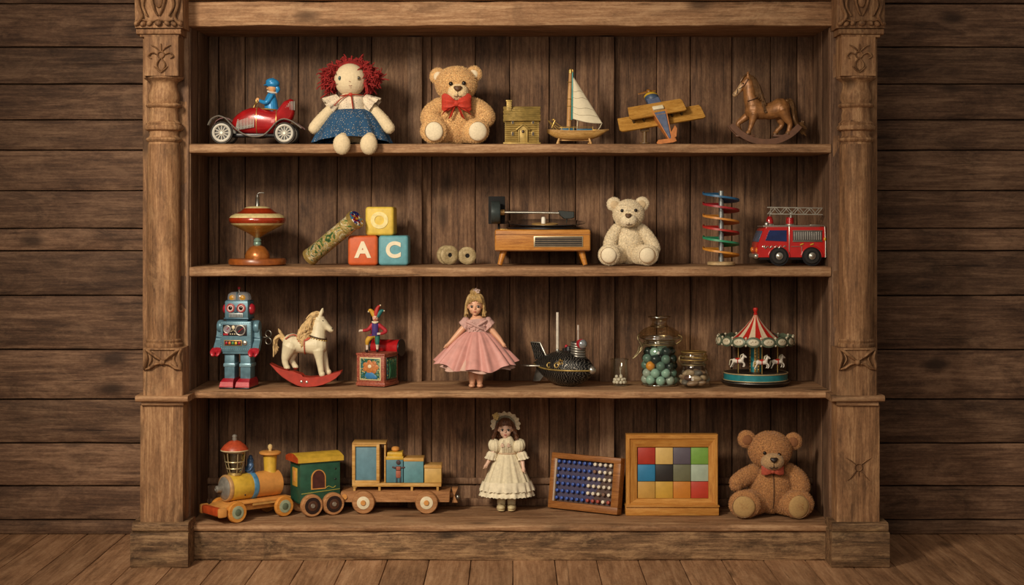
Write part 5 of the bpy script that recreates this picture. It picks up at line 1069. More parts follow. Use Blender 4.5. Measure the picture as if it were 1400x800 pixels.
face(T, bd, HX0, 111, 10.6, 13, M('brown_iris', '3a2416', .2))
BLOND = M('blond_hair', 'b2925c', .6, 0, .3, 110, .5, 350)
s = S(); r = random.Random(12); s.ell((HX0, 2.2, 115), (12, 11, 12.5)); pa = []
for i in range(110):
    a = r.uniform(-PI * .16, PI * 1.16); c, sn = math.cos(a), math.sin(a); top = Vector((HX0 + c * 2, 1, 128)); lowz = r.uniform(99, 106) - (3 if abs(c) > .7 else 0)
    pa.append([top, Vector((HX0 + c * 8.5, 1.5 + sn * 7.5, 125)), Vector((HX0 + c * 12.6, 2 + sn * 11, 115)), Vector((HX0 + c * 13, 2 + sn * 10.5, 107)), Vector((HX0 + c * (12 + r.uniform(-1, 3)), 1 + sn * 9, lowz))])
for i in range(26):
    x = -9 + 18 * i / 25; pa.append([(HX0 + x * .25, -1, 128), (HX0 + x * .6, -8, 125.5), (HX0 + x * .85, -10.6, 122.5), (HX0 + x * 1.1, -10.4 + abs(x) * .3, 119.5 - abs(x) * .5)])
strands(s, pa, 1.5, .7, 6, 3, .35, 4)
s.ell((HX0, 1, 130), (6.5, 6, 5)); 
for i in range(14): a = i * .45; s.tube([(HX0 + 6 * math.cos(a), 1 + 6 * math.sin(a), 128), (HX0 + 6.4 * math.cos(a + .5), 1 + 6 * math.sin(a + .5), 131), (HX0 + 3 * math.cos(a + 1.2), 1 + 3 * math.sin(a + 1.2), 134.5)], 1, 6, 3)
hr = T.add('hair', s, BLOND, bd)
s = S()
for i in range(11): a = i * 2.4; q = 1.2 * math.sqrt(i); s.ell((HX0 + 2 + q * math.cos(a) * 1.1, -4.6 + .2 * i, 131.5 + q * math.sin(a)), (1.7, 1.2, 1.7), (a * 40, 0, a * 30), 10, 7)
T.add('hair_flower', s, M('pale_pink_flower', 'dcc4bc', .7), hr)
PK = M('pink_satin', 'c98d84', .55, 0, .12, 40, .3, 350, **{'Sheen Weight': .3}); PKL = dots('pink_lace', 'c9a097', 'b4857c', 330, .22, .8)
s = S(); s.tube([(0, 0, 73), (0, 0, 80), (0, -1, 88), (-.5, -1, 93.5)], [14, 14.5, 15, 13.4], 32, 3, flat=.72, rnd=False, up=(1, 0, 0)); bo = T.add('bodice', s, PKL)
s = S(); s.tube([(-14, -9, 90), (-6, -12, 87), (2, -12, 83), (9, -11.5, 80)], [1.2, 1.8, 1.8, 1], 8, 4); s.tube([(13, -9, 92), (6, -12, 88), (-2, -12, 83)], [1.2, 1.8, 1], 8, 4)
for i in range(24): s.ell((r.uniform(-12, 12), -11 + r.uniform(-.5, .6), r.uniform(75, 90)), (1.3, .7, 1.2), seg=8, rings=6)
s.tube([(14.3 * math.cos(a), 10.4 * math.sin(a), 73.5) for a in [2 * PI * j / 36 for j in range(36)]], 1.1, 8, closed=True); T.add('bodice_ruching', s, PKL, bo)
for sg in (-1, 1):
    s = S(); s.ell((sg * 15, 0, 90), (5.6, 7, 6.4), (0, sg * 30, 0), 28, 16); rs = []
    for i in range(6):
        t = i / 5; c = Vector((sg * (15 + 3 * t), 0, 88 - 5 * t)); rs.append([c + Vector((math.cos(a) * (6.6 + 1.5 * t) * .8, math.sin(a) * (7.2 + 1.4 * t + .7 * t * math.sin(a * 9)), math.cos(a) * sg * (5 + t))) for a in [2 * PI * j / 48 for j in range(48)]])
    s.loft(rs + [[Vector(p) * .985 for p in k] for k in rs[::-1]], False); T.add('puff_sleeve', s, PKL, bo)
skirt(T, 'flared_skirt', (14, 11), (56, 37), 76, 35, PK, 15, 4.4, None, -.5, -1, seg=200, n=24, shape=.82, seed=8, zw=2.6, front=-10, thick=.8)
skirt(T, 'underskirt', (12, 9), (50, 33), 62, 27, M('pale_underskirt', 'c9a394', .7, 0, .1), 13, 2.6, None, -.5, -.5, seg=200, n=16, shape=.8, seed=4, zw=2, front=-4, thick=.7)
# ---------------------------------------------------------------- engraved metal submarine toy
k = NT('engraved_gunmetal'); co = k.a('TexCoord').outputs['Object']
wv = k.a('TexWave', {'Vector': k.mul(co, (.5, .5, 1.6)), 'Scale': 64.0, 'Distortion': 12.0, 'Detail': 2.0, 'Detail Scale': .7}).outputs['Fac']
gc = k.ramp(wv, [(.5, '161514'), (.78, '2f2c29'), (.98, '6a655c')])
SUBM = k.bsdf(gc, .36, .55, wv, .4, .002)
T = Toy('toy_submarine', 'dark engraved metal toy submarine with white mast and red lamp', 'toy submarine', 768, 3, .2, -36)
AXZ = 27
st = [(-47, .8, 4), (-43, 4, 4), (-36, 9, 3), (-26, 15.5, 1.5), (-12, 21.5, .5), (4, 25, 0), (18, 24.5, 0), (30, 21, 0), (40, 15, 0), (46, 9.5, 0), (49.5, 5, 0), (51.5, .8, 0)]
s = S(); P = []
for a, b in zip(st[:-1], st[1:]):
    for i in range(4): P.append([a[j] + (b[j] - a[j]) * i / 4 for j in range(3)])
P.append(st[-1]); rr_ = lambda x: max([q for q in P if q[0] <= x] or [P[0]], key=lambda q: q[0])[1]
s.loft([[(x, r_ * math.cos(t), AXZ + zc + r_ * math.sin(t) * (.96 if math.sin(t) < 0 else 1)) for t in [2 * PI * j / 40 for j in range(40)]] for x, r_, zc in P]); hu = T.add('hull', s, SUBM, sharp=70)
for v in hu.data.vertices: pass
s = S(); s.tube([(x, (rr_(x) + .5) * -1, AXZ + zc - .5) for x, r_, zc in P[4:-2:3]] + [(52.3, 0, AXZ)] + [(x, rr_(x) + .5, AXZ + zc - .5) for x, r_, zc in P[4:-2:3]][::-1], 1.1, 8, 2); T.add('waterline_rail', s, BRASS, hu)
s = S(); s.ell((49.5, 0, AXZ), (5, 5.6, 5.6)); T.add('nose_cap', s, CHROME, hu)
for x in (-6, 8):
    s = S(); r_ = rr_(x); a = math.radians(14); s.ring((x, -r_ * math.cos(a), AXZ + r_ * math.sin(a)), 3.2, .9, (0, -math.cos(a), math.sin(a)), 20, 8); p = T.add('porthole', s, BRASS, hu)
    s = S(); s.ell((x, -r_ * math.cos(a) + .6, AXZ + r_ * math.sin(a)), (2.8, 1.2, 2.8)); T.add('porthole_glass', s, M('porthole_dark', '2a2420', .15), p)
s = S(); s.tube([(14 + 3 * math.cos(t) * (1.4 if i % 2 else .7), -23, AXZ + 10.5 + 3 * math.sin(t) * (1.4 if i % 2 else .7)) for i, t in enumerate([2 * PI * j / 10 for j in range(10)])], .8, 6, closed=True, up=(0, 1, 0)); T.add('gold_emblem', s, GOLD, hu)
FIN = M('fin_metal', '6f6c66', .4, .6, .3, 60, .3)
s = S(); s.prism([(-44, 36), (-52, 60), (-36, 60), (-26, 42)], -1.2, 1.2, 'xz', .4); f = T.add('tail_fin', s, SUBM); s = S(); s.tube([(-51, 0, 60), (-36, 0, 60), (-25, 0, 41)], 1.2, 8); T.add('fin_edge', s, CHROME, f)
for sg in (-1, 1):
    s = S(); s.prism([(-42, sg * 5), (-54, sg * 22), (-40, sg * 24), (-24, sg * 13)], 28.6, 30.6, 'xy', .4); f = T.add('tail_plane', s, SUBM); s = S(); s.tube([(-53, sg * 21.5, 29.6), (-41, sg * 23.5, 29.6), (-25, sg * 13.5, 29.6)], 1.1, 8); T.add('fin_edge', s, CHROME, f)
s = S(); s.prism([(-42, 26), (-48, 6), (-36, 7), (-26, 18)], -1.1, 1.1, 'xz', .4); T.add('lower_fin', s, FIN)
s = S(); s.cyl((-7, 0, 48), (-7, 0, 52), 2.6); s.ell((-7, 0, 51), 2.8); mb = T.add('mast_base', s, CHROME); s = S(); s.cyl((-7, 0, 50), (-7, 0, 103), 2.1, 1.9, 14); T.add('mast', s, M('mast_white', 'cfc4b4', .5), mb)
s = S(); s.cyl((9, 4, 50), (9, 4, 57), 6, 5); s.cyl((3, 4, 50), (3, 4, 54), 4); T.add('hatch', s, BLACK); s = S(); s.ell((7, 1, 57), 2.4); T.add('deck_light', s, RRED)
s = S(); s.lathe([(9, 42), (9.6, 46), (9.2, 60), (8.4, 63.5), (7, 65)], Matrix.Translation((27, 0, 0)), 28); tw = T.add('conning_tower', s, M('tower_dark', '4a4742', .4, .5))
s = S()
for i in range(6): s.ring((27, 0, 45.5 + i * 3.3), 9.4, 1.4, (.12, 0, 1), 28, 8)
T.add('tower_coil', s, M('coil_steel', '97938a', .35, .7), tw)
s = S(); s.cyl((27, 0, 64), (27, 0, 86), 1, .8, 10); s.cyl((27, 0, 80), (27, 0, 87), 1.5, 1.2, 10); T.add('periscope', s, M('periscope_pale', 'bfb0a2', .5), tw)
s = S(); Q = Matrix.Translation((33, -4, 62)) @ Vector((0, 0, 1)).rotation_difference(Vector((.85, -.4, 0))).to_matrix().to_4x4(); s.lathe([(3, -3), (6.4, 0), (6.8, 5), (6.4, 7)], Q, 24); lm = T.add('search_lamp', s, RRED, tw)
s = S(); s.lathe([(6.4, 6.4), (6.2, 8), (4, 10), (.5, 10.8)], Q, 24); T.add('lamp_lens', s, M('lamp_lens_silver', 'aeb4b8', .12, .6), lm)
# ---------------------------------------------------------------- tumbler with white beads
GL = glass('clear_glass', 'fcfdfa', .04, 1.5); GLA = glass('amber_tinted_glass', 'f6eeda', .04, 2.6)
T = Toy('glass_tumbler', 'small clear glass tumbler holding white beads', 'glass', 847, 3, .2)
s = S(); s.lathe([(9.5, .3), (11.2, 1.2), (12.4, 36), (12.9, 36.6), (12.1, 36.6), (11.4, 35.6), (10.3, 4), (9, 3)], seg=40, cap=True); T.add('cup', s, GL, sharp=60)
s = S(); s.ring((0, 0, 36.4), 12.5, .6, seg=40); RG = glass('rim_glass', 'f2f0ea', .05, 5); T.add('rim', s, RG)
s = S(); s.ring((0, 0, 1), 10.4, .7, seg=40); T.add('base_ring', s, RG)
def pile(kind, labels, mats, cx, y, base, spots, group, cat, prof):
    u = U(y)
    for (x, yy, z, r_, mi) in spots:
        o = prof(kind, r_ * u, mats[mi]); o.location = (PX(cx, y) + x * u, y + yy * u, base + z * u); o.rotation_euler = (RN.uniform(-.35, .35), RN.uniform(-.35, .35), RN.uniform(0, 3))
        lb = labels[mi] if isinstance(labels, (list, tuple)) else labels
        tag(o, lb, cat, group if isinstance(group, str) else group[mi])
MESH = {}
def ball(kind, r_, m):
    key = (kind, m.name)
    if key not in MESH:
        s = S(); s.ell((0, 0, 0), 1.0, seg=20, rings=12); o = link(kind, s, m); MESH[key] = o; o.scale = (r_,) * 3; return o
    o = MESH[key].copy(); C.objects.link(o); o.scale = (r_,) * 3; return o
rb = random.Random(21); sp = []
for lay, (n, R_) in enumerate(((9, 7.6), (4, 3.4), (8, 6.6), (3, 3), (3, 4))):
    for i in range(n): a = 2 * PI * (i + lay * .37) / n; sp.append((R_ * math.cos(a), R_ * math.sin(a), 5.2 + (0, .2, 3.6, 4.2, 7.6)[lay] + rb.uniform(-.3, .3), 2.25, 0))
pile('bead', 'small white bead in the heap inside the clear tumbler', [M('white_bead', 'e2d8c8', .5)], 847, .2, shelf_z(3), sp, 'white beads in the tumbler', 'bead', ball)
# ---------------------------------------------------------------- clasp jar of marbles
T = Toy('marble_jar', 'tall glass clasp jar full of green marbles', 'jar', 901.5, 3, .215)
s = S(); s.lathe([(19, .4), (24, 1), (26, 4), (26.3, 10), (26.3, 44), (25.2, 51), (22, 56), (20.5, 58), (20.5, 62)], seg=56, cap=False); s.lathe([(1, .4), (19, .4)], seg=56, cap=False); T.add('glass_body', s, GL, sharp=60)
s = S(); s.ring((0, 0, 1.6), 23.5, 1.3, seg=56); s.ring((0, 0, 59), 21.3, 1.2, seg=56); s.ring((0, 0, 62), 21.8, 1, seg=56); T.add('glass_rings', s, glass('ring_glass', 'dcd8c4', .06, 9), sharp=60)
s = S(); s.lathe([(22, 63), (29, 64.5), (30, 66.5), (29.4, 69.5), (26, 74), (19.5, 78.5), (13, 81), (10.6, 84), (10, 88), (12.5, 91.5), (15.5, 93), (15.5, 94.6), (12, 95)], seg=56, cap=False); s.lathe([(.5, 94.8), (12, 95)], seg=40, cap=False); T.add('glass_lid', s, GLA, sharp=60)
s = S(); s.ring((0, 0, 65.6), 29, 1.1, seg=56); s.ring((0, 0, 93.6), 15, .8, seg=40); s.ring((0, 0, 80.6), 11.6, .6, seg=40); T.add('lid_rings', s, glass('lid_ring_glass', 'd2c08c', .08, 13), sharp=60)
WIRE = M('aged_wire', '8a7c5c', .4, .8)
s = S(); s.ring((0, 0, 56.5), 22.8, .9, seg=48); s.tube([(-22, -6, 57), (-29, -7, 62), (-30, -5, 68), (-26, -4, 70)], .8, 8, 3); s.tube([(22, -6, 57), (29, -6, 62), (30, -4, 67), (26, -3, 69)], .8, 8, 3)
s.tube([(-22, -8, 56), (-26, -10, 52), (-28, -10, 46), (-34, -10, 40), (-37, -10, 38)], 1, 8, 3); s.tube([(-22, -4, 56), (-28, -6, 54), (-30, -8, 47), (-35, -8, 40), (-37, -10, 38)], .9, 8, 3); s.tube([(-28, -11, 60), (-24, -12, 52), (-30, -11, 44)], .8, 8, 3); T.add('wire_clasp', s, WIRE)
mm = [M('marble_pale_green', '8aad9c', .12, 0, .2, 60, .02), M('marble_dark_green', '182a26', .1, 0, .4, 90, .02), M('marble_sage', '587568', .14, 0, .3, 70, .02), M('marble_orange', 'd08a2a', .12, 0, .2), M('marble_grey_green', '98a698', .14, 0, .25, 80, .02)]
ml = ['pale mint green marble inside the tall clasp jar', 'very dark green marble inside the tall clasp jar', 'sage green marble inside the tall clasp jar', 'single orange marble at the front of the tall clasp jar', 'greyish white-green marble inside the tall clasp jar']
mg = ['pale mint marbles in the clasp jar', 'dark green marbles in the clasp jar', 'sage marbles in the clasp jar', None, 'grey-green marbles in the clasp jar']
rb = random.Random(4); sp = []; fixed = {(0, 6): 0, (1, 5): 0, (1, 6): 0, (2, 5): 3}
for lay in range(5):
    n = 8 if lay < 4 else 6; off = (lay % 2) * .5
    for i in range(n):
        a = 2 * PI * (i + off) / n; R_ = 18.6 if lay < 4 else 15.5
        sp.append([R_ * math.cos(a), R_ * math.sin(a), 8.2 + lay * 9.7 + rb.uniform(-.5, .5), 6.5, fixed.get((lay, i), rb.choice((0, 1, 1, 1, 2, 2, 4)))])
    sp.append([rb.uniform(-2, 2), rb.uniform(-2, 2), 9 + lay * 9.7, 6.4, rb.choice((0, 1, 2))])
pile('marble', ml, mm, 901.5, .215, shelf_z(3), [tuple(q) for q in sp], mg, 'marble', ball)
# ---------------------------------------------------------------- low jar of pebbles
T = Toy('pebble_jar', 'low squat glass jar with gold-rimmed lid filled with pebbles', 'jar', 948.5, 3, .145)
s = S(); s.lathe([(18, .4), (21.5, 1.4), (23, 6), (22.8, 12), (20.5, 20), (17, 27), (15.6, 31), (15.8, 35), (17.5, 37)], seg=52, cap=False); s.lathe([(.5, .4), (18, .4)], seg=48, cap=False); T.add('glass_body', s, GL, sharp=60)
s = S(); s.lathe([(16.5, 38), (18.6, 38.6), (18.6, 42.5), (17, 48), (16, 49.4), (.5, 50.2)], seg=48, cap=False); ld = T.add('lid', s, GLA, sharp=60)
s = S(); s.ring((0, 0, 38.2), 18.4, 1, seg=48); s.ring((0, 0, 43), 18.6, .6, seg=48); s.ring((0, 0, 48.6), 16.8, .9, seg=48); T.add('lid_rim', s, M('lid_gold_rim', '9a8048', .4, .6), ld)
s = S(); s.ring((0, 0, 31.5), 16.6, .8, seg=40); s.tube([(-16, -3, 32), (-20, -5, 36), (-20, -4, 42), (-17, -3, 44)], .7, 8, 3); T.add('wire_band', s, WIRE)
PEB = [M('pebble_tan', '846a52', .45, 0, .3, 50), M('pebble_grey', '615b52', .45, 0, .3, 50), M('pebble_cream', '9a8568', .45, 0, .25, 50), M('pebble_brown', '58392a', .45, 0, .3, 50)]
PL = ['tan pebble inside the low squat jar', 'grey pebble inside the low squat jar', 'cream striped pebble inside the low squat jar', 'dark brown pebble inside the low squat jar']
PMESH = {}
def pebble(kind, r_, m):
    if m.name not in PMESH:
        s = S(); s.ell((0, 0, 0), (1.25, .85, .62), seg=22, rings=14); o = link(kind, s, m)
        sd = Vector((RN.uniform(0, 50),) * 3)
        for v in o.data.vertices: v.co *= 1 + .16 * noise.noise(v.co * 1.3 + sd)
        PMESH[m.name] = o
    else: o = PMESH[m.name].copy(); C.objects.link(o)
    o.scale = (r_,) * 3; return o
rb = random.Random(8); sp = []
for lay, (n, R_) in enumerate(((7, 13.2), (7, 12.6), (6, 8.8))):
    for i in range(n): a = 2 * PI * (i + lay * .45) / n; sp.append((R_ * math.cos(a), R_ * math.sin(a), 7 + lay * 6.4, 6.6, (i * 3 + lay * 2 + (i // 3)) % 4))
    sp.append((0, 0, 6.6 + lay * 6.4, 6.2, lay))
pile('pebble', PL, PEB, 948.5, .145, shelf_z(3), sp, [f'{w} pebbles in the low jar' for w in ('tan', 'grey', 'cream', 'brown')], 'pebble', pebble)
# ---------------------------------------------------------------- carousel
T = Toy('toy_carousel', 'tin toy carousel with red and white striped canopy and white horses', 'toy carousel', 1033, 3, .235)
CB = M('carousel_black', '1a1614', .3, .2, .2); CT = M('carousel_teal', '2a8087', .3, .15, .2, 40); CC = M('canopy_cream', 'd9c3a4', .5, 0, .08); CR = M('canopy_red', 'b8241a', .45, 0, .1)
s = S(); s.lathe([(40, 0), (44, 1.2), (46.5, 4), (46.5, 6), (45, 7.4)], seg=72); bs = T.add('base', s, CB)
s = S(); s.ring((0, 0, 5.4), 46.6, .7, seg=72); T.add('base_rim', s, STEEL, bs)
s = S(); s.lathe([(43.4, 7), (43.4, 17)], seg=72); T.add('teal_band', s, CT, bs)
s = S(); s.ring((0, 0, 7.6), 43.6, .8, seg=72); s.ring((0, 0, 17), 43.4, .9, seg=72); T.add('gold_line', s, M('pale_gold_line', 'c0ab80', .4, .4), bs)
s = S(); s.lathe([(43, 16.6), (43, 17.4), (41, 18)], seg=72); T.add('deck', s, M('deck_brown', '2c2018', .5), bs)
s = S(); s.lathe([(8.4, 17.5), (8.4, 60)], seg=32); co_ = T.add('column', s, CT)
for a in (-100, -70, 20, 110, 200):
    s = S(); s.X = Matrix.Rotation(math.radians(a), 4, 'Z'); s.box((8.3, 0, 38), (.8, 3.4, 40), bev=.3)
    for i in range(9): s.ell((8.9, 0, 21 + i * 4.2), (.6, 1.1, 1.4), seg=8, rings=6)
    T.add('column_trim', s, GOLD, co_)
NSEG = 20
for col, par, nm in ((CR, 0, 'red'), (CC, 1, 'cream')):
    pass
s = S()
for i in range(NSEG):
    s.m = i % 2
    prof = [(2.2, 96), (6, 89.5), (14, 80), (24, 70), (34.5, 61.5)]
    a0, a1 = 2 * PI * (i - .5) / NSEG - PI / 2, 2 * PI * (i + .5) / NSEG - PI / 2; rs = []
    for r_, z in prof: rs.append([(r_ * (1 - .03 * math.sin(PI * t / 4)) * math.cos(a0 + (a1 - a0) * t / 4), r_ * (1 - .03 * math.sin(PI * t / 4)) * math.sin(a0 + (a1 - a0) * t / 4), z) for t in range(5)])
    s.loft(rs, False, False)
bmesh.ops.remove_doubles(s.bm, verts=list(s.bm.verts), dist=.05); cn = T.add('canopy', s, [CR, CC], sharp=50)
s = S(); s.lathe([(2.4, 95), (3, 97), (1.8, 98.5), (2.8, 101), (3.6, 103), (3.2, 105), (1, 105.6)], seg=20); T.add('finial', s, CR, cn)
s = S(); s.lathe([(34, 61), (36, 60), (51.5, 62.5), (52.5, 61.5), (52, 60.6), (36, 57.5), (8, 57)], seg=72); T.add('rim_tray', s, M('tray_green', '37423a', .4, .2, .3), cn)
PG = M('panel_green_gold', '56604c', .42, .15, .3, 120); MED = M('medallion_cream', 'c6bda2', .5, 0, .15, 150); MEDI = M('medallion_scene', '9a8468', .5, 0, .5, 260)
NP = 16
for i in range(NP):
    a = 2 * PI * (i + .5) / NP - PI / 2; Q = Matrix.Rotation(a + PI / 2, 4, 'Z'); o = (0, -51.5, 62)
    s = S(); s.X = Q; s.ell((0, -51.5, 61.5), (10.6, 1.6, 7.2), (-10, 0, 0), 28, 12); p = T.add('rim_panel', s, PG, cn)
    s = S(); s.X = Q; s.ell((0, -52.5, 61.4), (7.4, 1.4, 4.6), (-10, 0, 0), 24, 10); s2 = S(); m = T.add('medallion', s, MED, p)
    s = S(); s.X = Q @ Matrix.Rotation(PI / NP, 4, 'Z'); s.ell((0, -52, 57), 1.5); s.ell((0, -51.5, 67), 1.6); s.cyl((0, -51.5, 57), (0, -51.5, 67), .6); T.add('panel_stud', s, MED, cn)
    s = S(); s.X = Q
    for j in range(4): s.ell((-3 + j * 2, -53.5, 61 + (j % 2) * 1.2), (1, .5, 1.2), seg=8, rings=6)
    T.add('medallion_motif', s, MEDI, p)
def carousel_horse(a, R_, dz):
    Q = Matrix.Translation((R_ * math.cos(a), R_ * math.sin(a), dz)) @ Matrix.Rotation((a + PI / 2) * .3, 4, 'Z') @ Matrix.Scale(.86, 4)
    s = S(); s.X = Q
    s.tube([(-6, 0, 0), (0, 0, -.6), (6, 0, .2)], [3.8, 3.4, 3.9], 12, 3); s.tube([(5.5, 0, 1), (8, 0, 5), (9, 0, 8)], [3, 2.3, 1.9], 10, 3); s.tube([(9, 0, 8.4), (11, 0, 7.4), (13, 0, 5.8)], [2.1, 1.6, 1.2], 10, 2)
    s.tube([(8.5, -.9, 10), (8.6, -1, 12)], [.8, .3], 6); s.tube([(8.5, .9, 10), (8.6, 1, 12)], [.8, .3], 6)
    for y, k in ((-1.7, 1), (1.7, -1)):
        s.tube([(6, y, -1), (9 + k, y, -3.5), (10 + k, y, -7), (8.5 + k, y, -9)], [1.7, 1.2, .9, .9], 8, 3); s.tube([(-6.5, y, -1), (-7.5 - k, y, -4.5), (-9 - k, y, -7.5), (-10.5 - k, y, -10)], [2, 1.3, .9, 1], 8, 3)
    Q0 = Q; h = T.fused('carousel_horse', s, [M('carousel_white', 'dcd3c4', .4) if 'carousel_white' not in bpy.data.materials else bpy.data.materials['carousel_white']], .4, 2)
    s = S(); s.X = Q; s.tube([(-2.6, 0, 2.6), (0, 0, 2.9), (2.6, 0, 3.2)], [2.6, 2.8, 2.6], 12, 2, flat=.6, up=(0, 1, 0)); s.tube([(0, 3.7 * math.sin(t), -.3 + 3.7 * math.cos(t)) for t in [2 * PI * j / 16 for j in range(16)]], .8, 6, closed=True, up=(1, 0, 0)); T.add('saddle', s, CR, h)
    s = S(); s.X = Q; strands(s, [[(7.8, y, 10.4), (5, y * 1.5, 9), (4, y * 2, 5), (3, y * 2, 3)] for y in (-1, 0, 1)], 1, .5, 6, 3); strands(s, [[(-9, y, 1.5), (-12, y * 1.5, 1), (-13, y * 2, -4), (-13.5, y * 2, -7)] for y in (-.7, .7)], 1, .5, 6, 3); T.add('mane_and_tail', s, MED, h)
    s = S(); s.X = Q; s.cyl((.5, 0, (58 - dz) / .86), (.5, 0, (17.6 - dz) / .86), .8, .75, 10); T.add('pole', s, GOLD, h)
for i, dg in enumerate((-148, -83, -28)): carousel_horse(math.radians(dg), 31, 33.5 + (.8, 0, -.6, .5, 0, .5)[i])
# ================================================================ bottom shelf
def wheel2(T, c, r, w, tire, faces, parent=None, name='wheel'):
    """solid toy wheel, axle along y, outer face towards -y; faces = [(radius fraction, material, bulge)]"""
    x, y, z = c; Q = Matrix.Translation(c) @ Matrix.Rotation(PI / 2, 4, 'X')
    s = S(); s.lathe([(r * .6, -w / 2), (r * .93, -w / 2), (r, -w / 2 + 1.6), (r, w / 2 - 1.6), (r * .93, w / 2), (r * .74, w / 2)], Q, 40); t = T.add(name, s, tire, parent)
    for i, (f, m, b, nm) in enumerate(faces):
        s = S(); s.lathe([(r * f, w / 2 - .6), (r * f, w / 2 + b * .6), (r * f * .8, w / 2 + b), (.3, w / 2 + b)], Q, 32, cap=True); T.add(nm, s, m, t)
    return t
LY = M('loco_yellow', 'd0a83a', .4, 0, .18, 40, .1); LO = M('loco_orange', 'd0914a', .42, 0, .15, 40, .1); LG = M('loco_grey_metal', '8f8a80', .4, .35, .25, 50, .2); WO = wood('orange_wheel_wood', 'b5702a', 'cf8a3a', 'dba058', 'x', 5, .45, .1, .2, .1, .1)
LRED = M('loco_red', 'b5481f', .45, 0, .2, 40); SAGE = M('hub_sage', '9aa488', .45, 0, .15); LBL = M('loco_blue', '4a7ea0', .45, .1, .3, 60)
T = Toy('toy_locomotive', 'yellow wooden toy locomotive with lantern chimney at left end of bottom shelf', 'toy train', 347, 4, .152, 40)
s = S(); Q = Matrix.Translation((0, 0, 44)) @ Matrix.Rotation(-PI / 2, 4, 'Y')
s.lathe([(16, -38), (17.6, -36.5), (17.6, 3)], Q, 44); bo = T.add('boiler', s, LO)
s = S(); s.lathe([(17.5, 8), (17.7, 8.4), (17.7, 41), (17.2, 42)], Q, 44); T.add('boiler_front', s, LY, bo)
s = S(); s.lathe([(17.9, 1.5), (18.6, 2.2), (18.6, 8.2), (17.9, 9)], Q, 44); T.add('blue_band', s, LBL, bo)
s = S(); s.lathe([(18, 41), (18.2, 42), (18, 44.5), (16.8, 46), (15, 46)], Q, 44); sb = T.add('smokebox_ring', s, M('loco_tan_ring', 'b58a58', .45), bo)
s = S(); s.lathe([(15.4, 44), (15.4, 46.5), (13.6, 48), (8, 50.5), (5, 51), (5, 52.5), (4.4, 58), (3.2, 59), (1, 59.2)], Q, 40); T.add('smokebox_door', s, LG, sb)
s = S(); s.ring((-59, 0, 44), 2.3, .6, (1, 0, 0), 18); T.add('door_knob_ring', s, CHROME, sb)
s = S(); s.box((4, 0, 25), (84, 44, 3.6), bev=1); s.box((5, 0, 19), (70, 26, 12), bev=1); fr_ = T.add('running_board', s, LO)
s = S(); s.box((8, -20.4, 22), (44, 1.4, 4)); T.add('side_panel', s, M('side_tan', 'b98a4a', .45), fr_)
s = S(); s.prism([(-35, 27), (-36, 20), (-60, 11), (-64, 11), (-64, 19), (-54, 23)], -20, 20, 'xz', 1); T.add('cowcatcher', s, LO)
s = S(); s.box((-64, 0, 16), (9, 46, 11), bev=2.4); T.add('buffer_beam', s, LRED)
for y in (-24, 24):
    s = S(); s.box((-63, y, 16), (13, 6, 13), bev=2.6); T.add('buffer', s, LO)
s = S(); Q2 = Matrix.Translation((-30, 0, 0)); s.lathe([(8, 59), (9.5, 61), (9, 64)], Q2, 32); ch = T.add('chimney_base', s, M('chimney_gold', 'b89a5c', .35, .5))
s = S(); s.lathe([(8.6, 63.5), (9.4, 66), (12.6, 79), (14, 90), (14, 94)], Q2, 36, cap=False); T.add('lantern_glass', s, glass('lantern_glass', 'cfc8a8', .08, 4), ch)
s = S(); s.lathe([(6, 63), (7, 72), (8, 80), (9, 90)], Q2, 24); T.add('lantern_core', s, M('lantern_core', '5a523c', .4, .3), ch)
s = S(); s.ring((-30, 0, 70), 10.6, .9, seg=36); s.ring((-30, 0, 79), 12.8, .9, seg=36); s.ring((-30, 0, 92), 14.2, .9, seg=36)
for a in range(6): t = a * PI / 3 + .3; s.tube([(-30 + 9 * math.cos(t), 9 * math.sin(t), 64), (-30 + 12.8 * math.cos(t), 12.8 * math.sin(t), 79), (-30 + 14.2 * math.cos(t), 14.2 * math.sin(t), 93)], .6, 6, 2)
T.add('lantern_cage', s, M('cage_gold', 'c0ae84', .35, .5), ch)
s = S(); s.lathe([(15, 93), (18.6, 94), (18.4, 96), (14, 101.5), (8, 106), (3, 107.5)], Q2, 40); T.add('lantern_roof', s, M('lantern_red', 'b0482a', .4, 0, .2), ch)
s = S(); s.lathe([(18.8, 93.6), (19, 94.4), (18.6, 95)], Q2, 40); T.add('roof_rim', s, M('rim_cream', 'cbb890', .4), ch)
s = S(); s.lathe([(2.6, 107), (3.4, 109), (2.8, 111), (3.6, 113), (2.4, 115), (.6, 115.6)], Q2, 20); T.add('roof_knob', s, LG, ch)
s = S(); Q3 = Matrix.Translation((26, 0, 0)); s.lathe([(9.6, 58), (8.4, 62), (9.4, 82), (9.4, 84)], Q3, 32); dm = T.add('steam_dome', s, LY)
s = S(); s.lathe([(13, 83), (15, 84.4), (15, 86.6), (12, 88)], Q3, 36); T.add('dome_cap', s, LO, dm)
s = S(); s.lathe([(2, 87.5), (2.2, 90), (3.4, 93), (2.8, 96), (.6, 97.4)], Q3, 18); T.add('dome_knob', s, M('dome_knob_cream', 'd0b47c', .4), dm)
s = S(); s.tube([(-5, 0, 60), (-5, 0, 66), (-5, 0, 72)], [6.6, 6, 5], 16, 3); s.ell((-5, 0, 77), (4.8, 4.6, 5.4)); s.ell((-5, 0, 82.5), (3, 3, 3))
for k in (-1, 1): s.tube([(-5, k * 5, 71), (-9, k * 5.5, 66), (-11, k * 2, 64)], [2, 1.8, 1.5], 8, 3)
T.fused('bell_figure', s, [M('figure_blue', '3a5578', .4, .2, .4, 90)], .5, 2)
s = S(); s.ell((-24, -17.6, 35), (1.2, .8, 1.2)); T.add('rivet', s, BLACK, bo)
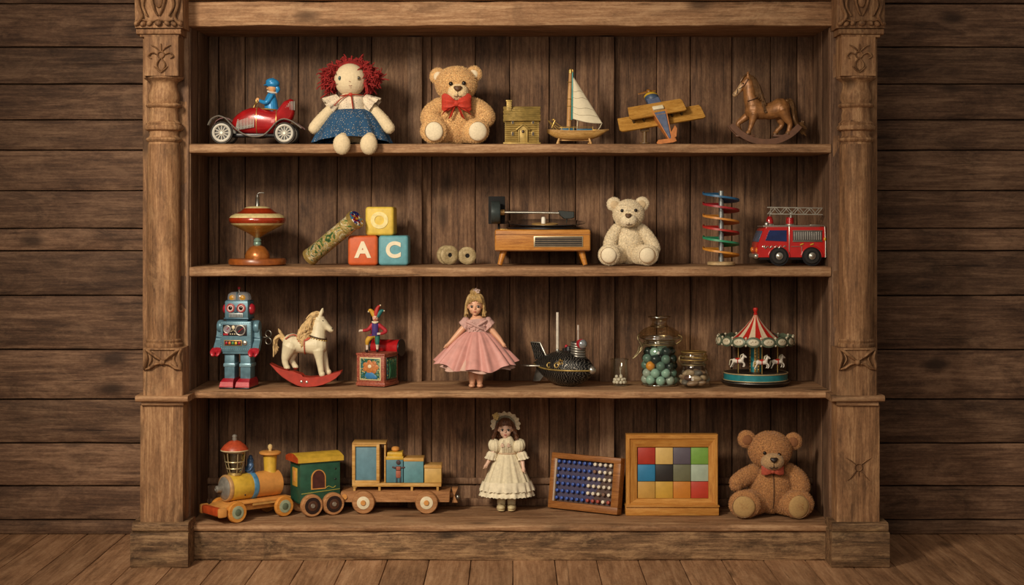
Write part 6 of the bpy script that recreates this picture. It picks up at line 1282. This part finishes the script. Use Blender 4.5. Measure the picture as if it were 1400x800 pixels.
for x in (-40, 34):
    for sg in (-1, 1):
        wheel2(T, (x, sg * 22, 14.2), 14.2, 7, WO, [(.62, SAGE, .8, 'hub_disc'), (.34, M('hub_green', '5f6a54', .4), 1.6, 'hub_cap')]) if sg < 0 else wheel2(T, (x, 22, 14.2), 14.2, 7, WO, [])
    s = S(); s.cyl((x, -22, 14.2), (x, 22, 14.2), 2); T.add('axle', s, BLACK)
# ---------------------------------------------------------------- green carriage
T = Toy('train_carriage', 'green wooden train cab with yellow roof and four brown wheels, behind the locomotive', 'toy train', 431, 4, .235, 28)
GC = M('cab_green', '24503c', .45, 0, .22, 40, .15); LEAF_G = M('line_yellow', 'a8a048', .5)
s = S(); s.box((0, 0, 46), (58, 38, 55), bev=1); s.box((0, 0, 19), (54, 30, 6), bev=.8); cb = T.add('cab_body', s, GC)
arch = [(-10.5, 36), (10.5, 36)] + [(10.5 * math.cos(t), 51 + 11.5 * math.sin(t)) for t in [PI * j / 16 for j in range(17)]]
arc2 = [(x * .84, 37.6 + (z - 36) * .9) for x, z in arch]
s = S(); s.X = Matrix.Translation((-3, 0, 0)); s.prism(arch, -20.2, -18.4, 'xz'); w = T.add('window_frame', s, LO, cb)
s = S(); s.X = Matrix.Translation((-3, 0, 0)); s.prism(arc2, -20.6, -19.6, 'xz'); T.add('window_opening', s, M('window_maroon', '4a2018', .6, 0, .3), w)
s = S(); s.X = Matrix.Translation((-29.4, 0, 0)); s.box((0, 0, 52), (1.6, 17, 25), bev=.6); w = T.add('front_window_frame', s, M('front_window_yellow', 'c89a3c', .45), cb)
s = S(); s.box((-30.4, 0, 53), (.8, 8, 15), bev=.4); T.add('front_window', s, LO, w)
s = S(); s.tube([(-27, -19.3, 31), (28, -19.3, 34)], .5, 6); s.tube([(8, -19.4, 37), (12, -19.6, 39), (18, -19.6, 36.5), (22, -19.4, 38.5)], .5, 6, 3); T.add('painted_line', s, LEAF_G, cb)
s = S()
for z in (48, 62): s.ell((22, -19.2, z), (1.3, .6, 1.3))
T.add('nail', s, BLACK, cb)
s = S(); rs = []
for x in (-33, 33): rs.append([(x, -22, 73), (x, -22, 79)] + [(x, -22 + 44 * j / 12, 79 + 5 * math.sin(PI * j / 12)) for j in range(1, 12)] + [(x, 22, 79), (x, 22, 73)])
s.loft(rs); rf = T.add('roof', s, LY, sharp=30)
s = S(); s.prism([(-21.6, 73.3), (-21.6, 79)] + [(-21.6 + 43.2 * j / 12, 79 + 4.8 * math.sin(PI * j / 12)) for j in range(1, 12)] + [(21.6, 79), (21.6, 73.3)], -35, -32.5, 'yz'); T.add('roof_front', s, LRED, rf)
WB = wood('dark_rim_wood', '8a5c38', 'b07c50', 'c89a6c', 'x', 5, .45, .15, .2, .1, .1)
for x in (-14, 17):
    for sg in (-1, 1):
        if sg < 0: wheel2(T, (x, -22, 15.2), 15.2, 10, WB, [(.74, M('hub_dark', '2a1a16', .4), .4, 'hub_disc'), (.46, M('hub_bronze', '5a3a2a', .4, .3), .9, 'hub_ring'), (.22, CHROME, 2, 'hub_cap')])
        else: wheel2(T, (x, 22, 15.2), 15.2, 10, WB, [])
    s = S(); s.cyl((x, -22, 15.2), (x, 22, 15.2), 2); T.add('axle', s, BLACK)
s = S(); s.tube([(29, 0, 18), (33, 0, 19)], 3, 10); T.add('coupling_peg', s, BROWNWOOD)
# ---------------------------------------------------------------- flat wagon with its blocks
T = Toy('toy_wagon', 'long brown wooden wagon carrying a tall frame and blue blocks', 'toy wagon', 542, 4, .288)
WG = wood('wagon_brown_wood', '7a5030', 'a67448', 'bd8c60', 'x', 3, .5, .2, .3, .1, .15, .2, .001); WT = wood('wagon_tan_wood', 'a87638', 'c49650', 'd8b070', 'x', 4, .45, .15, .2, .1, .12, .2, .001); TB = M('wagon_blue_panel', '5f8796', .5, 0, .12, 40, .15)
s = S(); s.prism([(-75, 20), (-73, 15), (73, 15), (74, 30), (-73, 30), (-76, 26)], -18, 18, 'xz', .8); chs = T.add('chassis', s, WG)
s = S(); s.cyl((-69, -18.5, 22.5), (-69, -20.5, 22.5), 3.6); T.add('peg', s, LO, chs)
s = S(); s.prism([(76, 32), (84, 32), (80, 22), (84, 12), (76, 12), (78, 22)], -7, 7, 'xz', .6); s.cyl((72, 0, 22), (80, 0, 22), 4); cp = T.add('coupling', s, WG); s = S(); s.ell((84, -3, 19), (3, 3, 4)); T.add('coupling_knob', s, STEEL, cp)
s = S(); s.box((1.5, 0, 38), (121, 34, 4.6), bev=.6); 
for x in (-56, -22, 22, 57): s.box((x, -14, 32.5), (3, 4, 7)); s.box((x, 14, 32.5), (3, 4, 7))
dk = T.add('deck', s, WT)
s = S()
for x in (-57, -24): s.box((x, -14, 66), (4.4, 4.4, 55), bev=.6); s.box((x, 14, 66), (4.4, 4.4, 55), bev=.6)
s.box((-40.5, -14, 92), (37, 3.8, 4), bev=.6); s.box((-40.5, -14, 42), (37, 3.8, 4), bev=.6); s.box((-36, 0, 94.4), (46, 34, 1.8), bev=.5); s.box((-14.5, -2, 66), (2.2, 26, 52), bev=.5); tf = T.add('tall_frame', s, WT)
s = S(); s.box((-40.5, -12, 67), (30, 2, 48), bev=.4); T.add('blue_panel', s, TB, tf)
for sg in (-1, 1):
    for x in (-43, 42.5):
        wheel2(T, (x, sg * 20.5, 15.4), 15.4, 11, WG, [(.56, CREAM, 1, 'hub_disc'), (.24, LO, 3, 'hub_pin')] if sg < 0 else [])
for x in (-43, 42.5):
    s = S(); s.cyl((x, -20, 15.4), (x, 20, 15.4), 2); T.add('axle', s, BLACK)
u = U(.288)
def wblock(name, label, x0, x1, z0, z1, col, cap, knob=None, fig=False):
    B = Toy(name, label, 'toy block', 542 + (x0 + x1) / 2, 4, .288, 0, 'blocks on the wagon', z0); w = x1 - x0; h = z1 - z0; ct = 4.5
    s = S(); s.box((0, 0, (h - ct) / 2), (w, 28, h - ct), bev=.5); bb = B.add('block_body', s, col)
    s = S(); s.box((0, 0, h - ct / 2), (w + .8, 29, ct), bev=.6)
    if knob: s.box((0, 0, h + 2.5), (w * .92, 24, 5.5), bev=.8)
    B.add('wooden_cap', s, cap)
    if knob: s = S(); s.lathe([(2.4, h + 5), (5.4, h + 7), (5.6, h + 9.5), (3.8, h + 11.4), (.5, h + 12)], seg=24); B.add('knob', s, LO)
    if fig:
        s = S(); s.ell((5, -15, h * .78), (3, 1.2, 3.2)); s.box((5, -14.6, h * .55), (7, 1.6, 6), bev=1); s.box((-1, -14.6, h * .58), (5, 1.2, 2.4), (0, 20, 0), .6); s.box((11, -14.6, h * .58), (6, 1.2, 2), (0, -8, 0), .6); f = B.add('painted_figure', s, M('figure_dark', '4a3434', .6), bb)
        s = S(); s.box((5, -14.8, h * .55), (6, 1.8, 5), bev=.8); s.box((5, -14.6, h * .32), (6.6, 1.6, 10), bev=.8); B.add('figure_coat', s, M('figure_rust', 'a05a44', .6), f)
        s = S(); s.box((2.6, -14.6, h * .12), (2, 1.4, 9), bev=.4); s.box((7.6, -14.6, h * .12), (2, 1.4, 9), bev=.4); B.add('figure_legs', s, M('figure_trousers', '2f3a44', .6), f)
wblock('wagon_block', 'blue block with a painted figure and a yellow knobbed cap on the wagon', -12.8, 10, 40.6, 76, M('block_teal', '4f7c88', .5, 0, .12, 40, .15), LY, True, True)
wblock('wagon_block', 'plain blue block with flat tan cap, in the middle of the wagon', 10.9, 37.6, 40.6, 74, M('block_sky', '5c8c94', .5, 0, .12, 40, .15), WT)
wblock('wagon_block', 'small yellow block at the right end of the wagon', 38.9, 62, 40.6, 64.5, M('block_straw', 'c8a25a', .5, 0, .12, 40, .15), WT)
# ---------------------------------------------------------------- doll in cream lace
T = Toy('lace_doll', 'brown-haired doll in cream lace dress and bonnet with cream shoes', 'doll', 693, 4, .3)
sh_r = 9.5; s = S(); H0 = -2
doll_body(s, (H0, 111, 9.8, 12.6), 97, 90, 77, [([(-12, 0, 90), (-18, -2, 80), (-23, -5, 71), (-27.5, -9, 63.5)], [4.2, 4, 3, 2.1], -1), ([(12, 0, 90), (18, -2, 80), (21, -6, 69), (22.5, -10, 59)], [4.2, 4, 3, 2.1], 1)],
    [([(-6, 1, 74), (-7, 1, 40), (-7.5, 1, 20), (-7.5, 0, 5)], [6, 6, 5.2, 4]), ([(6, 1, 74), (6, 1, 40), (6.2, 1, 20), (6.2, 0, 5)], [6, 6, 5.2, 4])], [(-8, 1), (6.5, 1)])
bd = T.fused('body', s, [M('porcelain_skin', 'e0b8a0', .35, 0, .04, 30, .02)], .5, 3)
face(T, bd, H0, 111, 9.8, 12.6, M('dark_iris', '2a1c16', .2))
LACE = dots('cream_lace', 'e6dabd', 'c4b490', 300, .2, .85, 'efe4c6'); CSAT = M('cream_cotton', 'ded2b2', .85, 0, .12, 90, .4, 450); SOCK = M('cream_sock', 'd8caa6', .9, 0, .1); SHOE = M('cream_shoe', 'd2c094', .45, 0, .1)
s = S(); r = random.Random(3); pa = []; s.ell((H0, 2.4, 115), (11, 10, 11.5))
for i in range(95):
    a = r.uniform(-PI * .1, PI * 1.1); c, sn = math.cos(a), math.sin(a); l = r.uniform(87, 95)
    w = r.uniform(0, 6); pts = [Vector((H0 + c * 4, 1, 124)), Vector((H0 + c * 11, 2 + sn * 9, 117))]
    for q in range(7): t = q / 6; pts.append(Vector((H0 + c * (12.5 + 6 * t) + 1.5 * math.cos(w + q * 2.1), 1 + sn * 9 - 2 * t * (sn < .3) + 1.5 * math.sin(w + q * 2.1), 111 + (l - 111) * t)))
    pa.append(pts)
for i in range(22):
    x = -8 + 16 * i / 21; pa.append([(H0 + x * .4, -2, 125), (H0 + x * .7, -7.6, 122.5), (H0 + x, -9.6 + abs(x) * .25, 118 - abs(x) * .3)])
strands(s, pa, 1.5, .8, 6, 2, .3, 4); T.add('curly_hair', s, M('brown_curls', '5f3a22', .55, 0, .4, 120, .5, 350), bd)
s = S(); rs = []                                   # bonnet: crown and ruffled brim around the face
for i in range(8):
    t = i / 7; a = t * PI / 2; rs.append([(H0 + (14.5 * math.cos(a) + .2) * math.cos(p) * 1.0, 1 + 13 * math.sin(a) * .9, 117 + (13.5 * math.cos(a) + .2) * math.sin(p)) for p in [math.radians(-20) + math.radians(220) * j / 40 for j in range(41)]])
s.loft(rs + [[Vector(p) * .985 + Vector((0, 0, 1.7)) for p in k] for k in rs[::-1]], False, False); bn = T.add('bonnet', s, CSAT, bd, sharp=70)
for lay in range(2):
    s = S(); rs = []
    for i in range(7):
        t = i / 6; rs.append([(H0 + (13.5 + (6.5 - 2 * lay) * t + .9 * t * math.sin(16 * p + lay)) * math.cos(p), 2 - (2.5 - lay) * t - 1.4 * t * math.sin(22 * p + lay * 2), 116.5 + (12.6 + (5 - 2 * lay) * t + .9 * t * math.sin(16 * p)) * math.sin(p)) for p in [math.radians(-24) + math.radians(228) * j / 120 for j in range(121)]])
    s.loft(rs + [[Vector(p) + Vector((0, .7, 0)) for p in k] for k in rs[::-1]], False, False); T.add('bonnet_ruffle', s, LACE, bn, sharp=80)
s = S()
for i in range(12): a = i * 2.4; q = 1.3 * math.sqrt(i); s.ell((H0 - 13 + q * math.cos(a), -6, 129 + q * math.sin(a)), (1.6, 1.2, 1.6), (0, a * 30, 0), 10, 7)
T.add('bonnet_flower', s, M('pale_yellow_flower', 'd0b878', .7), bn)
s = S(); s.tube([(0, 0, 76), (0, 0, 84), (-.5, -1, 91), (-1, -1, 98), (-1.5, -1, 100)], [11.8, 12, 12.2, 9, 5.5], 30, 3, flat=.74, rnd=False, up=(1, 0, 0)); bo = T.add('bodice', s, CSAT)
s = S()
for i in range(8): s.tube([(-6 + i * 1.6, -9.6, 80), (-6 + i * 1.6, -10, 90), (-5 + i * 1.2, -8, 97)], .45, 6, 2)
T.add('bodice_pleats', s, LACE, bo)
s = S()
for x in (-6, 2.5):
    for i in range(8): a = i * 2.4; q = .9 * math.sqrt(i); s.ell((x + q * math.cos(a), -11, 90 + q * math.sin(a)), (1.1, .9, 1.1), seg=8, rings=6)
T.add('rosette', s, M('rosette_pink', 'd6b8a0', .7), bo)
s = S(); s.tube([(12.2 * math.cos(a), 9.2 * math.sin(a), 78) for a in [2 * PI * j / 40 for j in range(40)]], 1.3, 8, closed=True); T.add('sash', s, M('sash_beige', 'c4a888', .7), bo)
for sg in (-1, 1):
    s = S(); c0 = Vector((sg * 16.5, -1, 88)); s.ell(c0, (8.4, 8.6, 9.6), (0, sg * 24, 0), 40, 20)
    o = T.add('puff_sleeve', s, CSAT, bo)
    for v in o.data.vertices:
        p = v.co / T.u - c0; v.co += v.co.normalized() * 0 + (p.normalized() * .7 * math.sin(12 * math.atan2(p.y, p.x * sg + .001))) * T.u
    s = S(); rs = []
    for i in range(9):
        t = i / 8; c = Vector((sg * (19 + 3.5 * t), -2 - 2.5 * t, 80 - 9 * t)); rr2 = 5 + 2 * math.sin(PI * min(1, t * 1.3)) * (t < .75) + 5.4 * max(0, t - .5); rs.append([c + Vector((math.cos(a) * (rr2 + .8 * t * math.sin(9 * a)), math.sin(a) * (rr2 + .8 * t * math.sin(9 * a)), sg * math.cos(a) * 1.5)) for a in [2 * PI * j / 60 for j in range(60)]])
    s.loft(rs + [[Vector(p) * .99 for p in k] for k in rs[::-1]], False); T.add('lace_cuff', s, LACE, o, sharp=80)
skirt(T, 'gathered_skirt', (12, 9.5), (34, 25), 78, 32, CSAT, 15, 1.6, None, 0, 0, seg=200, n=20, shape=.85, seed=6, thick=.8)
skirt(T, 'lace_tier', (33.5, 24.5), (37.5, 28.5), 40, 28, LACE, 19, 1.6, None, 0, 0, seg=240, n=8, shape=1, seed=2, thick=.7, rag=.5)
skirt(T, 'lace_tier', (33, 24), (37.5, 28.5), 33, 20.5, LACE, 17, 1.7, None, 0, 0, seg=240, n=8, shape=1, seed=5, thick=.7, rag=.5)
for x in (-7.6, 6.3):
    s = S(); s.lathe([(5.6, 8), (5.8, 12), (6.2, 20), (6.4, 23)], Matrix.Translation((x, .6, 0)), 24); T.add('sock', s, SOCK)
    s = S(); s.ell((x * 1.08, -6.5, 4.4), (5.8, 10.5, 4.3), (-7, 0, -math.copysign(8, x)), 24, 14); s.tube([(x, 1, 5), (x, 1, 9)], [5.4, 5.2], 18); s.ell((x * 1.06, -5.5, 1.6), (5.4, 10.5, 1.5), (0, 0, -math.copysign(8, x)), 24, 8); sh = T.add('shoe', s, SHOE)
    s = S(); s.tube([(x - 5.4, -1.5, 6), (x, -6, 9), (x + 5.4, -1.5, 6)], .9, 8, 3); T.add('shoe_strap', s, M('strap_cream', 'b8a478', .5), sh)
# ---------------------------------------------------------------- peg board
T = Toy('peg_board', 'tilted wooden framed peg board with rows of blue and white pegs', 'peg board', 798.5, 4, .265, -32)
PF = wood('peg_frame_wood', '6a3f1c', '8f5a2c', 'a8713c', 'x', 4, .42, .2, .3, .1, .15, .2, .001); LEAN = Matrix.Rotation(math.radians(-9), 4, 'X')
def PBd(): q = S(); q.X = Matrix.Translation((0, 0, 1.2)) @ LEAN; return q
W_, H_ = 109, 76
s = PBd()
s.box((0, 0, 5), (W_, 13, 10), bev=1.2); s.box((0, 0, H_ - 4), (W_, 13, 8), bev=1.2); s.box((-W_ / 2 + 3.5, 0, H_ / 2), (7, 12.6, H_ - 14), bev=.8); s.box((W_ / 2 - 5.5, 0, H_ / 2), (11, 12.6, H_ - 14), bev=.8); fr_ = T.add('frame', s, PF)
s = PBd(); s.box((0, 3, H_ / 2), (W_ - 4, 3, H_ - 4)); T.add('back_board', s, M('peg_ground', '4e3a34', .7, 0, .2, 40), fr_)
s = PBd(); s.box((-W_ / 2 + 8, -3.5, H_ / 2 + 1), (2.6, 6, H_ - 18), bev=.3); T.add('pale_strip', s, M('pale_inner_strip', 'b09a84', .6), fr_)
s = PBd(); s.prism([(-46, 12), (12, 12), (12, 14), (14, 26), (20, 36), (27, 50), (30, 66), (-46, 66)], 1.2, 1.6, 'xz'); T.add('blue_field', s, M('blue_field', '433c56', .7, 0, .15, 50), fr_)
PB1 = M('peg_blue', '3556a8', .4, 0, .15, 50); PW = M('peg_white', 'd8cdb8', .4); PR = M('peg_red', '9a4234', .5); PBR = M('peg_brown', '7a5a48', .6)
rb = random.Random(6)
for j in range(6):
    for i in range(11):
        x = -43 + i * 8.1; z = 15 + j * 9.9; nb = (6, 6, 6, 6, 7, 7)[j]
        m = PB1 if i < nb else (PR if j == 0 and i != 9 else (PBR if rb.random() < .22 else PW))
        s = PBd(); r_ = 2.5 if m in (PB1,) else 2.7; s.lathe([(r_ * .8, 0), (r_ * .85, 3.5), (r_, 4.4), (r_ * .8, 6), (.3, 6.5)], Matrix.Translation((x, 1.5, z)) @ Matrix.Rotation(PI / 2, 4, 'X'), 12); T.add('peg', s, m, fr_)
# ---------------------------------------------------------------- framed colour tiles
T = Toy('tile_frame', 'wooden frame standing upright with a grid of twelve coloured tiles', 'tile puzzle', 918, 4, .215)
TF = wood('tile_frame_wood', 'a0642c', 'bd833c', 'd09a52', 'x', 4, .42, .15, .25, .1, .15, .2, .001); TFZ = wood('tile_frame_wood_upright', 'a0642c', 'bd833c', 'd09a52', 'z', 4, .42, .15, .25, .1, .15, .2, .001)
s = S(); s.box((0, 0, 6), (127, 26, 12), bev=1); s.box((0, -1.5, 13.2), (128, 29, 2), bev=.6); sl = T.add('bottom_rail', s, TF)
O, I = (-62.5, 62.5, 13, 110), (-47, 50, 22, 92)
def mitre(pts_o, pts_i): return None
fb, ff = 6, -10
for nm, a, b, m in (('top_rail', ((O[0], O[3]), (O[1], O[3])), ((I[0], I[3]), (I[1], I[3])), TF), ('frame_side', ((O[0], O[2]), (O[0], O[3])), ((I[0], I[2]), (I[0], I[3])), TFZ), ('frame_side', ((O[1], O[3]), (O[1], O[2])), ((I[1], I[3]), (I[1], I[2])), TFZ), ('lower_rail', ((O[1], O[2]), (O[0], O[2])), ((I[1], I[2]), (I[0], I[2])), TF)):
    s = S(); rs = []
    for (ox, oz), (ix, iz) in zip(a, b):
        def at(t, y): return (ox + (ix - ox) * t, y, oz + (iz - oz) * t)
        rs.append([at(0, fb), at(0, ff + 1), at(.06, ff), at(.3, ff), at(.36, ff + 1.6), at(.95, ff + 5), at(1, ff + 6), at(1, fb)])
    s.loft(rs); T.add(nm, s, m, sharp=20)
s = S(); s.box((1.5, 1.5, 57), (100, 3, 74)); bk = T.add('backing', s, M('backing_dark', '3a2a1c', .7))
cols = ['a83222', 'd2b068', '5c5560', '74a044', '2b7aa6', '2a2726', '6a6a50', 'a4b4a0', 'bf9448', 'c49a3c', 'c47c2c', 'b83c28']
for i, c in enumerate(cols):
    x = -46.5 + 12.1 + (i % 4) * 24.2; z = 91.5 - 11.6 - (i // 4) * 23.2
    s = S(); s.box((x, -1.5, z), (23.6, 4, 22.6), bev=.5); T.add('tile', s, M('tile_' + c, c, .5, 0, .08, 40, .15), bk)
# ---------------------------------------------------------------- brown bear
T = Toy('teddy_bear', 'brown teddy bear with small red bow at right end of bottom shelf', 'teddy bear', 1050, 4, .19)
F3 = felt('brown_plush', 'b98450')
bz = 709
teddy(T, F3, M('tan_sole', 'b5925e', .95, 0, .1, 150, .4, 700), M('dark_nose', '2a1c14', .4), (2, 88, 29, 25), [(-30, 103, 11.5), (34, 100, 11.5)], (2, 76, 15.5, 12), (2, 79.5, 5.6, 3.8), [(-9, 87.5, 2.4), (10.5, 85.5, 2.4)], (4, 36, 30, 34),
    [([(-19, -2, 58), (-34, -8, 51), (-44, -14, 46), (-46, -16, 42)], [10.5, 11, 9.5, 8]), ([(25, -2, 60), (37, -5, 50), (42, -9, 40), (40, -12, 33)], [11, 13, 13, 12])],
    [(-36, 18.5, 21, 18.5, -38, 16, 15.5, 14.5, -12), (36, 18.5, 21.5, 18.5, 36, 16, 14, 15.5, 16)], earin=M('ear_brown', '8a5a38', .95), fl=2.4, seed=9, fy=-27, muzm=felt('pale_muzzle', 'b89468'), seam=True)
s = S()
for k in (-1, 1):
    rs = []
    for i in range(9):
        t = i / 8; h = 1.8 + 4.6 * math.sin(min(1, t * 1.2) * PI / 2); d = 1 + 2 * math.sin(PI * min(1, t * .9 + .05)); rs.append([(2 + k * 15 * t, -29.5 + 3 * t * t + d * math.cos(a), 62.5 + 1.4 * t + h * math.sin(a) * (1 - .15 * math.cos(4 * a))) for a in [2 * PI * j / 28 for j in range(28)]])
    s.loft(rs)
s.ell((2, -30, 62.5), (3, 2.6, 3)); T.add('red_bow', s, M('muted_red_bow', 'a84a34', .8, 0, .2, 120, .4, 500))
# ---------------------------------------------------------------- rest every toy exactly on what carries it
bpy.context.view_layer.update()
def lowest(o):
    z = min((v.co.z for v in o.data.vertices), default=9) if o.type == 'MESH' else 9
    return min([z] + [lowest(c) for c in o.children])
for t in TOYS:
    if t.e.name.startswith('rag_doll'): continue
    t.e.location.z += .0004 - lowest(t.e)
